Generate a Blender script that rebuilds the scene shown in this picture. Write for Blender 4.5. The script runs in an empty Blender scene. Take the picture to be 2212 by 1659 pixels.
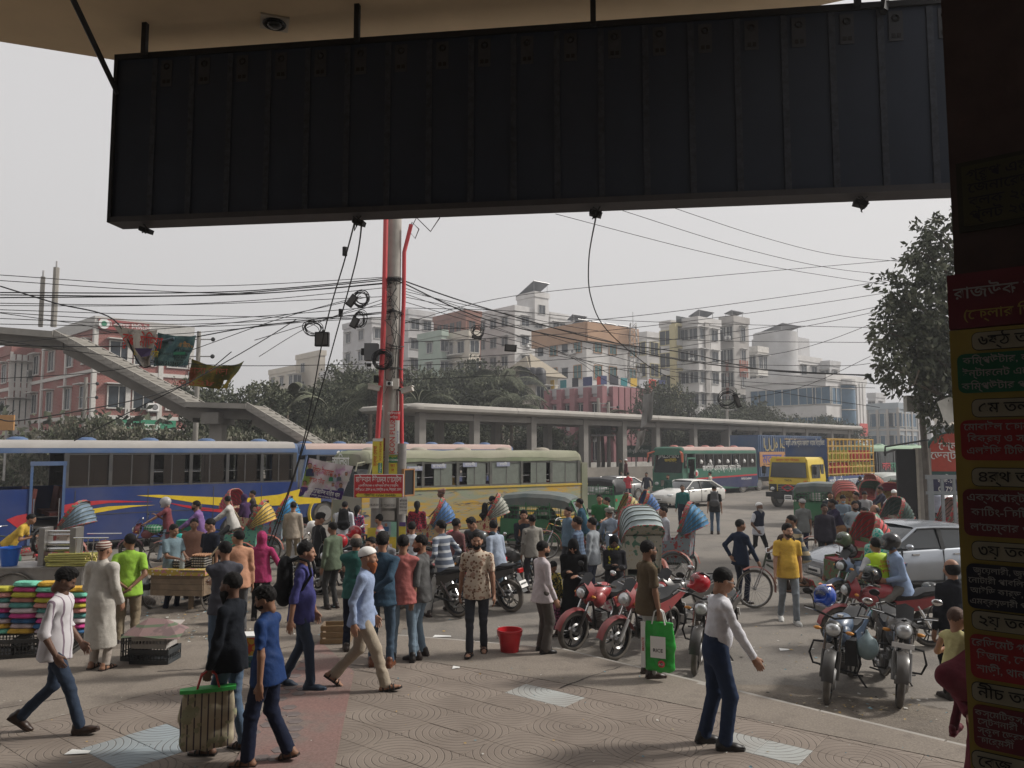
import bpy,bmesh,math,random
import numpy as np
from mathutils import Vector,Matrix,Euler,noise as mnoise
R=math.radians
sc=bpy.context.scene
COL=sc.collection
rnd=random.Random(7)
# camera, sky, sun, exposure
CAM_H=2.87
PITCH=R(4.9)
F=1661.0
cam=bpy.data.cameras.new('camera')
cam.sensor_width=36;cam.lens=36*F/2212
cam.clip_start=0.05;cam.clip_end=3000
camo=bpy.data.objects.new('camera',cam);COL.objects.link(camo)
camo.location=(0,0,CAM_H);camo.rotation_euler=(R(90)+PITCH,0,0)
sc.camera=camo
SUN_EL,SUN_ROT=R(40),R(78)
world=bpy.data.worlds.new('World');sc.world=world;world.use_nodes=True
wn=world.node_tree.nodes;wl=world.node_tree.links
sky=wn.new('ShaderNodeTexSky');sky.sky_type='NISHITA';sky.sun_disc=False
sky.sun_elevation=SUN_EL;sky.sun_rotation=SUN_ROT;sky.dust_density=8;sky.air_density=1.6;sky.ozone_density=1
hs=wn.new('ShaderNodeHueSaturation');hs.inputs['Saturation'].default_value=0.3
mx=wn.new('ShaderNodeMixRGB');mx.inputs['Fac'].default_value=0.84;mx.inputs['Color2'].default_value=(4.75,4.62,4.6,1)
wl.new(sky.outputs[0],hs.inputs['Color']);wl.new(hs.outputs[0],mx.inputs['Color1'])
bg=wn['Background'];bg.inputs['Strength'].default_value=0.115
wl.new(mx.outputs[0],bg.inputs['Color'])
sun=bpy.data.lights.new('sun','SUN');sun.energy=2.5;sun.angle=R(7);sun.color=(1,0.95,0.88)
suno=bpy.data.objects.new('sun',sun);COL.objects.link(suno)
sd=Vector((math.sin(SUN_ROT)*math.cos(SUN_EL),math.cos(SUN_ROT)*math.cos(SUN_EL),math.sin(SUN_EL)))
suno.rotation_euler=(-sd).to_track_quat('-Z','Y').to_euler();suno.location=(-30,40,40)
sc.view_settings.view_transform='Standard';sc.view_settings.look='None'
sc.view_settings.exposure=0.46;sc.view_settings.gamma=1.0;sc.view_settings.use_curve_mapping=False
sc.render.engine='CYCLES'
sc.cycles.max_bounces=6;sc.cycles.diffuse_bounces=3;sc.cycles.glossy_bounces=2
sc.cycles.transmission_bounces=4;sc.cycles.transparent_max_bounces=12;sc.cycles.volume_bounces=0
sc.cycles.use_denoising=True
# placing: a picture point (2212 wide) to a point of the world
CO,SI=math.cos(PITCH),math.sin(PITCH)
ROAD=-0.12
def ray(u,v):
 a=(u-1106)/F;b=(829.5-v)/F
 return Vector((a,CO-b*SI,SI+b*CO))
def G(u,v,z=0.0):
 d=ray(u,v);t=(z-CAM_H)/d.z
 return Vector((d.x*t,d.y*t,z))
def at(u,v,Y):
 d=ray(u,v);t=Y/d.y
 return Vector((d.x*t,Y,CAM_H+d.z*t))
_mats={}
def M(rgb,rough=0.7,metal=0.0,var=0.12,scale=6.0,bump=0.0,spec=0.4,emit=None,dust=0.0,alpha=None,trans=0.0,key=None,coat=0.0,bs=4.0):
 k=(tuple(rgb),rough,metal,var,scale,bump,spec,emit,dust,alpha,trans,coat,bs)if key is None else key
 if k in _mats:return _mats[k]
 m=bpy.data.materials.new('surface');m.use_nodes=True
 n=m.node_tree.nodes;l=m.node_tree.links;p=n['Principled BSDF']
 p.inputs['Roughness'].default_value=rough;p.inputs['Metallic'].default_value=metal
 p.inputs['Specular IOR Level'].default_value=spec
 p.inputs['Coat Weight'].default_value=coat
 if alpha is not None:p.inputs['Alpha'].default_value=alpha
 if trans:p.inputs['Transmission Weight'].default_value=trans;p.inputs['IOR'].default_value=1.1
 c=(*rgb,1)
 tc=n.new('ShaderNodeTexCoord')
 if var>0:
  nz=n.new('ShaderNodeTexNoise');nz.inputs['Scale'].default_value=scale;nz.inputs['Detail'].default_value=6
  nz.inputs['Roughness'].default_value=0.65
  l.new(tc.outputs['Object'],nz.inputs['Vector'])
  rp=n.new('ShaderNodeMapRange');rp.inputs['From Min'].default_value=0.3;rp.inputs['From Max'].default_value=0.7
  rp.inputs['To Min'].default_value=1-var;rp.inputs['To Max'].default_value=1+var
  l.new(nz.outputs['Fac'],rp.inputs['Value'])
  mu=n.new('ShaderNodeVectorMath');mu.operation='SCALE';mu.inputs[0].default_value=rgb
  l.new(rp.outputs[0],mu.inputs['Scale']);out=mu.outputs[0]
  if dust:
   n2=n.new('ShaderNodeTexNoise');n2.inputs['Scale'].default_value=scale*0.35;n2.inputs['Detail'].default_value=8
   l.new(tc.outputs['Object'],n2.inputs['Vector'])
   r2=n.new('ShaderNodeMapRange');r2.inputs['From Min'].default_value=0.35;r2.inputs['From Max'].default_value=0.75
   r2.inputs['To Min'].default_value=dust*0.25;r2.inputs['To Max'].default_value=min(1,dust*1.6)
   l.new(n2.outputs['Fac'],r2.inputs['Value'])
   mm=n.new('ShaderNodeMixRGB');mm.inputs['Color2'].default_value=(0.30,0.265,0.225,1)
   l.new(r2.outputs[0],mm.inputs['Fac']);l.new(out,mm.inputs['Color1']);out=mm.outputs[0]
  l.new(out,p.inputs['Base Color'])
  if bump:
   b=n.new('ShaderNodeBump');b.inputs['Strength'].default_value=bump;b.inputs['Distance'].default_value=0.02
   n3=n.new('ShaderNodeTexNoise');n3.inputs['Scale'].default_value=scale*bs;n3.inputs['Detail'].default_value=5
   l.new(tc.outputs['Object'],n3.inputs['Vector'])
   l.new(n3.outputs['Fac'],b.inputs['Height']);l.new(b.outputs[0],p.inputs['Normal'])
 else:
  p.inputs['Base Color'].default_value=c
 if emit:
  p.inputs['Emission Color'].default_value=c;p.inputs['Emission Strength'].default_value=emit
 _mats[k]=m
 return m
def pattern(kind,c1,c2,scale=20.0,c3=None,rough=0.85,width=0.5):
 """cloth and painted patterns in object coordinates"""
 k=('pat',kind,tuple(c1),tuple(c2),scale,c3 and tuple(c3),width)
 if k in _mats:return _mats[k]
 m=bpy.data.materials.new('patterned');m.use_nodes=True
 n=m.node_tree.nodes;l=m.node_tree.links;p=n['Principled BSDF']
 p.inputs['Roughness'].default_value=rough;p.inputs['Specular IOR Level'].default_value=0.25
 tc=n.new('ShaderNodeTexCoord');co=tc.outputs['Object']
 mix=n.new('ShaderNodeMixRGB');mix.inputs['Color1'].default_value=(*c1,1);mix.inputs['Color2'].default_value=(*c2,1)
 def wave(axis,s,w,off=0.0):
  sx=n.new('ShaderNodeSeparateXYZ');l.new(co,sx.inputs[0])
  a=n.new('ShaderNodeMath');a.operation='MULTIPLY_ADD';a.inputs[1].default_value=s;a.inputs[2].default_value=100+off
  l.new(sx.outputs[axis],a.inputs[0])
  f=n.new('ShaderNodeMath');f.operation='FRACT';l.new(a.outputs[0],f.inputs[0])
  g=n.new('ShaderNodeMath');g.operation='LESS_THAN';g.inputs[1].default_value=w;l.new(f.outputs[0],g.inputs[0])
  return g.outputs[0]
 if kind in ('vstripe','hstripe'):
  fac=wave(0 if kind=='vstripe' else 2,scale,width)
 elif kind=='check':
  a,b=wave(0,scale,width),wave(2,scale,width)
  mm=n.new('ShaderNodeMath');mm.operation='ADD';l.new(a,mm.inputs[0]);l.new(b,mm.inputs[1])
  m2=n.new('ShaderNodeMath');m2.operation='MULTIPLY';m2.inputs[1].default_value=0.5;l.new(mm.outputs[0],m2.inputs[0]);fac=m2.outputs[0]
 else:
  v=n.new('ShaderNodeTexVoronoi' if kind=='print' else 'ShaderNodeTexNoise');v.inputs['Scale'].default_value=scale
  l.new(co,v.inputs['Vector'])
  if kind!='print':v.inputs['Detail'].default_value=7;v.inputs['Roughness'].default_value=0.7
  g=n.new('ShaderNodeMapRange');g.inputs['From Min'].default_value=width-0.03;g.inputs['From Max'].default_value=width+0.03
  l.new(v.outputs['Distance' if kind=='print' else 'Fac'],g.inputs['Value']);fac=g.outputs[0]
 l.new(fac,mix.inputs['Fac']);out=mix.outputs[0]
 if c3:
  n2=n.new('ShaderNodeTexNoise');n2.inputs['Scale'].default_value=scale*0.6;l.new(co,n2.inputs['Vector'])
  g2=n.new('ShaderNodeMapRange');g2.inputs['From Min'].default_value=0.57;g2.inputs['From Max'].default_value=0.61
  l.new(n2.outputs['Fac'],g2.inputs['Value'])
  mc=n.new('ShaderNodeMixRGB');mc.inputs['Color2'].default_value=(*c3,1)
  l.new(g2.outputs[0],mc.inputs['Fac']);l.new(out,mc.inputs['Color1']);out=mc.outputs[0]
 l.new(out,p.inputs['Base Color'])
 _mats[k]=m
 return m
BLACK=M((0.012,0.012,0.013),0.5);RUBBER=M((0.03,0.028,0.026),0.85,dust=0.35,scale=9)
CHROME=M((0.6,0.6,0.6),0.25,1.0,var=0.05);STEEL=M((0.35,0.35,0.35),0.45,0.9,var=0.2,dust=0.2)
GLASS=M((0.02,0.025,0.028),0.08,0,var=0,spec=0.8)
CLEAR=M((0.30,0.33,0.33),0.08,0,var=0,spec=0.9,alpha=0.35)
CONC=M((0.33,0.31,0.28),0.9,var=0.22,scale=1.5,bump=0.3)
WHITE=M((0.75,0.74,0.72),0.6,var=0.08)
DWHITE=M((0.6,0.58,0.54),0.7,var=0.2,dust=0.25,scale=3)
# mesh collector
class MB:
 def __init__(s):s.v=[];s.f=[];s.m=[];s.mats=[];s.X=None
 def mi(s,mat):
  if mat not in s.mats:s.mats.append(mat)
  return s.mats.index(mat)
 def add(s,vs,fs,mat):
  b=len(s.v)
  s.v+=[tuple(v)for v in vs]if s.X is None else [tuple(s.X@Vector(v))for v in vs]
  s.f+=[tuple(i+b for i in f)for f in fs];s.m+=[s.mi(mat)]*len(fs)
 def box(s,c,d,mat,rz=0,rx=0,ry=0,taper=1.0):
  hx,hy,hz=d[0]/2,d[1]/2,d[2]/2
  E=Euler((rx,ry,rz)).to_matrix();c=Vector(c)
  vs=[]
  for z in (-1,1):
   t=taper if z>0 else 1
   for x,y in ((-1,-1),(1,-1),(1,1),(-1,1)):vs.append(c+E@Vector((x*hx*t,y*hy*t,z*hz)))
  s.add(vs,[(0,3,2,1),(4,5,6,7),(0,1,5,4),(1,2,6,5),(2,3,7,6),(3,0,4,7)],mat)
 def quad(s,a,b,c,d,mat):s.add([a,b,c,d],[(0,1,2,3)],mat)
 def poly(s,pts,mat):s.add(pts,[tuple(range(len(pts)))],mat)
 def prism(s,pts,h,mat,axis='z'):
  """closed outline extruded by vector h"""
  h=Vector(h)if not isinstance(h,(int,float))else Vector((0,0,h))
  n=len(pts);a=[Vector(p)for p in pts];b=[p+h for p in a]
  s.add(a+b,[tuple(range(n))[::-1],tuple(range(n,2*n))]+[(i,(i+1)%n,n+(i+1)%n,n+i)for i in range(n)],mat)
 def tube(s,pts,r,mat,seg=6,cap=True,flat=1.0):
  pts=[Vector(p)for p in pts];n=len(pts)
  if isinstance(r,(int,float)):r=[r]*n
  vs=[];up=None
  for i,p in enumerate(pts):
   d=(pts[min(i+1,n-1)]-pts[max(i-1,0)])
   d=d.normalized()if d.length>1e-9 else Vector((0,0,1))
   if up is None:up=Vector((0,0,1))if abs(d.z)<0.9 else Vector((1,0,0))
   a=d.cross(up);
   if a.length<1e-4:a=d.orthogonal()
   a.normalize();b=a.cross(d).normalized();up=b
   for k in range(seg):
    t=2*math.pi*k/seg
    vs.append(p+a*math.cos(t)*r[i]+b*math.sin(t)*r[i]*flat)
  fs=[(i*seg+k,i*seg+(k+1)%seg,(i+1)*seg+(k+1)%seg,(i+1)*seg+k)for i in range(n-1)for k in range(seg)]
  if cap:fs+=[tuple(range(seg))[::-1],tuple((n-1)*seg+k for k in range(seg))]
  s.add(vs,fs,mat)
 def cyl(s,a,b,r,mat,seg=12,r2=None):s.tube([a,b],[r,r if r2 is None else r2],mat,seg)
 def ring(s,c,axis,Rr,r,mat,seg=20,sub=5,arc=(0,360)):
  axis=Vector(axis).normalized();a=axis.orthogonal().normalized();b=axis.cross(a)
  full=arc[1]-arc[0]>=360
  k=[arc[0]+(arc[1]-arc[0])*i/seg for i in range(seg+1)]
  vs=[];c=Vector(c)
  for t in k[:seg if full else seg+1]:
   d=a*math.cos(R(t))+b*math.sin(R(t))
   for j in range(sub):
    q=2*math.pi*j/sub
    vs.append(c+d*(Rr+r*math.cos(q))+axis*r*math.sin(q))
  nn=len(vs)//sub
  fs=[(i*sub+j,i*sub+(j+1)%sub,((i+1)%nn)*sub+(j+1)%sub,((i+1)%nn)*sub+j)for i in range(seg if full else seg)for j in range(sub)]
  s.add(vs,fs,mat)
 def lathe(s,c,prof,mat,seg=14,axis=None,cap=True):
  """profile [(r,z)...] turned round the vertical (or axis matrix)"""
  c=Vector(c);Mx=axis if axis is not None else Matrix.Identity(3)
  vs=[c+Mx@Vector((r*math.cos(2*math.pi*k/seg),r*math.sin(2*math.pi*k/seg),z))for r,z in prof for k in range(seg)]
  n=len(prof)
  s.add(vs,[(i*seg+k,i*seg+(k+1)%seg,(i+1)*seg+(k+1)%seg,(i+1)*seg+k)for i in range(n-1)for k in range(seg)]+([tuple(range(seg))[::-1],tuple((n-1)*seg+k for k in range(seg))]if cap else []),mat)
 def ell(s,c,d,mat,seg=12,rings=8,E=None):
  E=E or Matrix.Identity(3);c=Vector(c);vs=[]
  for i in range(rings+1):
   t=math.pi*i/rings
   for k in range(seg):
    q=2*math.pi*k/seg
    vs.append(c+E@Vector((math.sin(t)*math.cos(q)*d[0],math.sin(t)*math.sin(q)*d[1],math.cos(t)*d[2])))
  s.add(vs,[(i*seg+k,(i+1)*seg+k,(i+1)*seg+(k+1)%seg,i*seg+(k+1)%seg)for i in range(rings)for k in range(seg)],mat)
 def loft(s,secs,mat,closed=True,cap=True):
  n=len(secs[0]);vs=[p for q in secs for p in q]
  fs=[(i*n+k,i*n+(k+1)%n,(i+1)*n+(k+1)%n,(i+1)*n+k)for i in range(len(secs)-1)for k in range(n if closed else n-1)]
  if cap and closed:fs+=[tuple(range(n))[::-1],tuple((len(secs)-1)*n+k for k in range(n))]
  s.add(vs,fs,mat)
 def mesh(s,name,smooth=None):
  me=bpy.data.meshes.new(name);me.from_pydata(s.v,[],s.f)
  for m in s.mats:me.materials.append(m)
  me.polygons.foreach_set('material_index',s.m)
  if smooth is not None:
   me.polygons.foreach_set('use_smooth',[True]*len(s.f))
   if smooth<180:me.set_sharp_from_angle(angle=R(smooth))
  me.update();return me
 def obj(s,name,parent=None,smooth=None,**kw):
  o=bpy.data.objects.new(name,s.mesh(name,smooth));COL.objects.link(o)
  if parent is not None:o.parent=parent
  return tag(o,**kw)
def tag(o,label=None,cat=None,group=None,kind=None):
 if label:o['label']=label
 if cat:o['category']=cat
 if group:o['group']=group
 if kind:o['kind']=kind
 return o
def empty(name,loc=(0,0,0),rz=0.0,label=None,cat=None,group=None,kind=None):
 o=bpy.data.objects.new(name,None);COL.objects.link(o);o.location=loc;o.rotation_euler=(0,0,rz)
 o.empty_display_size=0.1
 return tag(o,label,cat,group,kind)
def inst(name,mesh,parent,loc=(0,0,0),rot=(0,0,0),scale=(1,1,1)):
 o=bpy.data.objects.new(name,mesh);COL.objects.link(o);o.parent=parent
 o.location=loc;o.rotation_euler=rot;o.scale=scale
 return o
def copy_tree(o,parent=None,loc=None,rz=None,label=None):
 c=o.copy();COL.objects.link(c);c.parent=parent
 if loc is not None:c.location=loc
 if rz is not None:c.rotation_euler=(0,0,rz)
 if label:c['label']=label
 for ch in o.children:copy_tree(ch,c)
 return c
def swapmat(o,pairs):
 """recolour a copied tree: new meshes with some materials exchanged"""
 for ch in o.children:swapmat(ch,pairs)
 if o.type=='MESH' and any(m in pairs for m in o.data.materials):
  o.data=o.data.copy()
  for i,m in enumerate(o.data.materials):
   if m in pairs:o.data.materials[i]=pairs[m]
_txt=[]
_PRE='িেৈ'
def bn(s):
 """put the vowel signs that are written before their consonant in front of it"""
 out=[];i=0
 while i<len(s):
  ch=s[i]
  if '\u0995'<=ch<='\u09b9' or ch in '\u09dc\u09dd\u09df':
   cl=ch;i+=1
   while i<len(s)and (s[i]=='\u09bc' or (s[i]=='\u09cd' and i+1<len(s))):
    if s[i]=='\u09cd':cl+=s[i]+s[i+1];i+=2
    else:cl+=s[i];i+=1
   if i<len(s)and s[i]in _PRE:cl=s[i]+cl;i+=1
   elif i<len(s)and s[i]=='ো':cl='ে'+cl+'া';i+=1
   elif i<len(s)and s[i]=='ৌ':cl='ে'+cl+'\u09d7';i+=1
   out.append(cl)
  else:out.append(ch);i+=1
 return ''.join(out)
def text(s,parent,loc,rot,h,mat,width=None,align='CENTER',lines=0.85,name='lettering'):
 """text on a surface; rot is euler of a text lying in its XY plane; width squeezes it to fit"""
 c=bpy.data.curves.new('lettering','FONT');c.body='\n'.join(bn(q)for q in s.split('\n'));c.size=h*1.25
 c.align_x=align;c.align_y='CENTER';c.space_line=lines;c.resolution_u=2;c.offset=0.012*h
 c.materials.append(mat)
 o=bpy.data.objects.new(name,c);COL.objects.link(o);o.parent=parent;o.location=loc
 o.rotation_euler=rot
 _txt.append((o,width));return o
def finish_text():
 bpy.context.view_layer.update();dg=bpy.context.evaluated_depsgraph_get()
 for o,w in _txt:
  me=bpy.data.meshes.new_from_object(o.evaluated_get(dg));me.name='lettering'
  n=bpy.data.objects.new(o.name,me);COL.objects.link(n);n.parent=o.parent;n.location=o.location;n.rotation_euler=o.rotation_euler
  if len(me.vertices):
   if w:
    xs=[v.co.x for v in me.vertices];d=max(xs)-min(xs)
    if d>0:n.scale=(w/d,1,1)
  c=o.data;bpy.data.objects.remove(o);bpy.data.curves.remove(c)
D40=Vector((math.cos(R(40)),math.sin(R(40)),0))
# ground, road, pavement
def ground_mat(key,c_a,c_b,c_c,sc1,sc2,bump=0.4,rough=0.92):
 m=bpy.data.materials.new(key);m.use_nodes=True
 n=m.node_tree.nodes;l=m.node_tree.links;p=n['Principled BSDF'];p.inputs['Roughness'].default_value=rough
 p.inputs['Specular IOR Level'].default_value=0.2
 g=n.new('ShaderNodeNewGeometry')
 def nz(s,lo,hi,det=8):
  t=n.new('ShaderNodeTexNoise');t.inputs['Scale'].default_value=s;t.inputs['Detail'].default_value=det;t.inputs['Roughness'].default_value=0.62
  l.new(g.outputs['Position'],t.inputs['Vector'])
  r=n.new('ShaderNodeMapRange');r.inputs['From Min'].default_value=lo;r.inputs['From Max'].default_value=hi
  l.new(t.outputs['Fac'],r.inputs['Value']);return r.outputs[0]
 m1=n.new('ShaderNodeMixRGB');m1.inputs['Color1'].default_value=(*c_a,1);m1.inputs['Color2'].default_value=(*c_b,1)
 l.new(nz(sc1,0.38,0.66),m1.inputs['Fac'])
 m2=n.new('ShaderNodeMixRGB');m2.inputs['Color2'].default_value=(*c_c,1);l.new(m1.outputs[0],m2.inputs['Color1'])
 l.new(nz(sc2,0.52,0.72),m2.inputs['Fac'])
 m3=n.new('ShaderNodeMixRGB');m3.blend_type='MULTIPLY';m3.inputs['Fac'].default_value=0.35;l.new(m2.outputs[0],m3.inputs['Color1'])
 l.new(nz(45,0.3,0.7,4),m3.inputs['Color2'])
 l.new(m3.outputs[0],p.inputs['Base Color'])
 b=n.new('ShaderNodeBump');b.inputs['Strength'].default_value=bump;b.inputs['Distance'].default_value=0.01
 l.new(nz(30,0.2,0.8,8),b.inputs['Height']);l.new(b.outputs[0],p.inputs['Normal'])
 return m
A_ROAD=ground_mat('dusty asphalt',(0.215,0.198,0.178),(0.27,0.242,0.21),(0.15,0.139,0.127),0.25,1.1)
A_GROUND=ground_mat('dry earth',(0.17,0.15,0.125),(0.22,0.19,0.155),(0.11,0.095,0.08),0.15,0.8)
A_DIRT=ground_mat('street dirt',(0.26,0.225,0.185),(0.20,0.172,0.145),(0.06,0.052,0.048),0.9,1.3,0.9)
A_APRON=ground_mat('worn concrete',(0.28,0.243,0.205),(0.24,0.207,0.174),(0.185,0.158,0.136),0.5,2.2,0.3)
A_RED=ground_mat('worn red paint',(0.27,0.165,0.148),(0.25,0.185,0.165),(0.215,0.185,0.165),0.8,1.6,0.25)
b=MB();b.quad((-900,-60,-0.14),(900,-60,-0.14),(900,1600,-0.14),(-900,1600,-0.14),A_GROUND)
b.obj('ground',kind='structure')
b=MB();b.quad((-160,6,ROAD),(160,6,ROAD),(160,140,ROAD),(-160,140,ROAD),A_ROAD)
b.obj('road',kind='structure')
def grid_sheet(poly,z,step,amp,mat,name,edge=0.5):
 """a rough sheet of earth inside an outline, level with the road at its rim"""
 xs=[p[0]for p in poly];ys=[p[1]for p in poly];bm=MB();idx={}
 def inside(x,y):
  c=False;n=len(poly)
  for i in range(n):
   x1,y1=poly[i][:2];x2,y2=poly[(i+1)%n][:2]
   if (y1>y)!=(y2>y)and x<(x2-x1)*(y-y1)/(y2-y1)+x1:c=not c
  return c
 def dist(x,y):
  d=9
  for i in range(len(poly)):
   a=Vector(poly[i][:2]);e=Vector(poly[(i+1)%len(poly)][:2])-a;q=Vector((x,y))-a
   t=max(0,min(1,q.dot(e)/e.length_squared));d=min(d,(q-e*t).length)
  return d
 nx=int((max(xs)-min(xs))/step)+1;ny=int((max(ys)-min(ys))/step)+1
 vs=[];fs=[]
 for i in range(nx+1):
  for j in range(ny+1):
   x=min(xs)+i*step;y=min(ys)+j*step
   if not inside(x,y):continue
   k=min(1,dist(x,y)/edge)
   h=z+k*amp*(0.45+0.9*mnoise.noise(Vector((x*0.9,y*0.9,0)))+0.5*mnoise.noise(Vector((x*3.1,y*3.1,5))))
   idx[i,j]=len(vs);vs.append((x,y,max(h,z+0.002)))
 for (i,j)in list(idx):
  q=[(i,j),(i+1,j),(i+1,j+1),(i,j+1)]
  if all(t in idx for t in q):fs.append(tuple(idx[t]for t in q))
 bm.add(vs,fs,mat);return bm.obj(name,smooth=180,kind='structure')
KL=[G(-900,1475),G(-60,1432),G(330,1395),G(560,1372),G(850,1372),G(1210,1402),G(2040,1602),G(2600,1738)]
dz=G(0,1250,ROAD)
grid_sheet([G(-500,1260,ROAD),G(330,1205,ROAD),G(700,1245,ROAD),G(930,1330,ROAD),G(840,1385,ROAD),G(560,1390,ROAD),G(330,1412,ROAD),G(-60,1450,ROAD),G(-700,1480,ROAD)],ROAD+0.004,0.07,0.10,A_DIRT,'dirt_shoulder')
grid_sheet([G(1450,1475,ROAD),G(1700,1478,ROAD),G(2212,1555,ROAD),G(2300,1700,ROAD),G(2040,1612,ROAD),G(1700,1530,ROAD)],ROAD+0.004,0.09,0.035,A_DIRT,'gutter_dirt',0.25)
T_IN=[G(-700,1640),G(60,1565),G(640,1420),G(800,1412),G(1080,1452),G(1420,1512),G(2212,1675),G(2700,1760),Vector((6,0,0)),Vector((-9,0,0))]
pav=MB()
pav.prism([(p.x,p.y,-0.13)for p in KL]+[(9,-6,-0.13),(-14,-6,-0.13),(-14,KL[0].y,-0.13)],0.115,A_APRON)
pavement=pav.obj('pavement',kind='structure')
ap=MB()
outer=KL;inner=[T_IN[i]for i in range(8)]
nO=len(outer)
ap_pts=[(p.x,p.y,-0.016)for p in outer]+[(p.x,p.y,-0.016)for p in reversed(inner)]
ap.prism(ap_pts,0.02,A_APRON)
apron=ap.obj('concrete_apron',kind='structure')
ks=MB();ks.box((0,0,0),(1.0,0.13,0.135),CONC,taper=1.0)
ksm=ks.mesh('kerb_stone')
for i in range(4,len(KL)-1):
 a,c=KL[i],KL[i+1];L=(c-a).length;n=max(1,int(L/1.02));dv=(c-a)/L
 for k in range(n):
  p=a+dv*((k+0.5)*L/n)
  inst('kerb_stone',ksm,pavement,(p.x,p.y,-0.065+rnd.uniform(-.004,.004)),(0,rnd.uniform(-.006,.006),math.atan2(dv.y,dv.x)+rnd.uniform(-.01,.01)),(L/n*0.985,1,1))
def tile_mat(c,c2,name):
 m=bpy.data.materials.new(name);m.use_nodes=True
 n=m.node_tree.nodes;l=m.node_tree.links;p=n['Principled BSDF'];p.inputs['Roughness'].default_value=0.85;p.inputs['Specular IOR Level'].default_value=0.25
 tc=n.new('ShaderNodeTexCoord');g=n.new('ShaderNodeNewGeometry')
 ds=n.new('ShaderNodeVectorMath');ds.operation='DISTANCE';ds.inputs[1].default_value=(-0.215,-0.215,0)
 fl=n.new('ShaderNodeVectorMath');fl.operation='MULTIPLY';fl.inputs[1].default_value=(1,1,0);l.new(tc.outputs['Object'],fl.inputs[0]);l.new(fl.outputs[0],ds.inputs[0])
 k=n.new('ShaderNodeMath');k.operation='MULTIPLY_ADD';k.inputs[1].default_value=1/0.068;k.inputs[2].default_value=0.5;l.new(ds.outputs['Value'],k.inputs[0])
 f=n.new('ShaderNodeMath');f.operation='PINGPONG';f.inputs[1].default_value=0.5;l.new(k.outputs[0],f.inputs[0])
 r=n.new('ShaderNodeMapRange');r.inputs['From Min'].default_value=0.035;r.inputs['From Max'].default_value=0.10;l.new(f.outputs[0],r.inputs['Value'])
 oi=n.new('ShaderNodeObjectInfo')
 nz=n.new('ShaderNodeTexNoise');nz.inputs['Scale'].default_value=1.3;nz.inputs['Detail'].default_value=8;l.new(g.outputs['Position'],nz.inputs['Vector'])
 mx=n.new('ShaderNodeMixRGB');mx.inputs['Color1'].default_value=(*c,1);mx.inputs['Color2'].default_value=(*c2,1)
 a=n.new('ShaderNodeMath');a.operation='MULTIPLY_ADD';a.inputs[1].default_value=0.30;l.new(oi.outputs['Random'],a.inputs[0])
 rr=n.new('ShaderNodeMapRange');rr.inputs['From Min'].default_value=0.35;rr.inputs['From Max'].default_value=0.7;l.new(nz.outputs['Fac'],rr.inputs['Value']);l.new(rr.outputs[0],a.inputs[2])
 l.new(a.outputs[0],mx.inputs['Fac'])
 n3=n.new('ShaderNodeTexNoise');n3.inputs['Scale'].default_value=3.0;l.new(g.outputs['Position'],n3.inputs['Vector'])
 wr=n.new('ShaderNodeMapRange');wr.inputs['From Min'].default_value=0.42;wr.inputs['From Max'].default_value=0.58;wr.inputs['To Min'].default_value=0.75;wr.inputs['To Max'].default_value=0.04;l.new(n3.outputs['Fac'],wr.inputs['Value'])
 iv=n.new('ShaderNodeMath');iv.operation='SUBTRACT';iv.inputs[0].default_value=1;l.new(r.outputs[0],iv.inputs[1])
 gm=n.new('ShaderNodeMath');gm.operation='MULTIPLY';l.new(iv.outputs[0],gm.inputs[0]);l.new(wr.outputs[0],gm.inputs[1])
 md=n.new('ShaderNodeMixRGB');md.inputs['Color2'].default_value=(0.125,0.107,0.093,1);l.new(gm.outputs[0],md.inputs['Fac']);l.new(mx.outputs[0],md.inputs['Color1'])
 l.new(md.outputs[0],p.inputs['Base Color'])
 b=n.new('ShaderNodeBump');b.inputs['Strength'].default_value=0.8;b.inputs['Distance'].default_value=0.006;l.new(r.outputs[0],b.inputs['Height']);l.new(b.outputs[0],p.inputs['Normal'])
 return m
TM=tile_mat((0.182,0.150,0.126),(0.245,0.206,0.174),'grooved tile')
TW=tile_mat((0.38,0.40,0.39),(0.30,0.29,0.27),'pale tile');TB=tile_mat((0.29,0.34,0.37),(0.26,0.28,0.285),'blue tile')
def tile_mesh(mat):
 t=MB();e=0.2135;w=0.006
 vs=[(-e,-e,-.014),(e,-e,-.014),(e,e,-.014),(-e,e,-.014),(-e,-e,-.003),(e,-e,-.003),(e,e,-.003),(-e,e,-.003),(-e+w,-e+w,0),(e-w,-e+w,0),(e-w,e-w,0),(-e+w,e-w,0)]
 t.add(vs,[(0,1,5,4),(1,2,6,5),(2,3,7,6),(3,0,4,7),(4,5,9,8),(5,6,10,9),(6,7,11,10),(7,4,8,11),(8,9,10,11)],mat);return t.mesh('tile')
tms={m:tile_mesh(m)for m in (TM,TW,TB)}
def inpoly(p,poly):
 c=False;n=len(poly)
 for i in range(n):
  x1,y1=poly[i][0],poly[i][1];x2,y2=poly[(i+1)%n][0],poly[(i+1)%n][1]
  if (y1>p[1])!=(y2>p[1])and p[0]<(x2-x1)*(p[1]-y1)/(y2-y1)+x1:c=not c
 return c
RS=[G(690,1385),G(765,1452),G(722,1659),G(690,1800),G(430,1800),G(500,1659),G(590,1500)]
blueP=[G(205,1592),G(390,1552),G(470,1590),G(280,1650)]
whiteP=[G(1090,1490),G(1140,1480),G(1240,1505),G(1160,1520)]
whiteP2=[G(1560,1590),G(1620,1585),G(1760,1625),G(1690,1650)]
c0=G(1243,1569)
ang=R(-38);ax=Vector((math.cos(ang),math.sin(ang)));ay=Vector((-math.sin(ang),math.cos(ang)))
cnt=0
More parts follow.
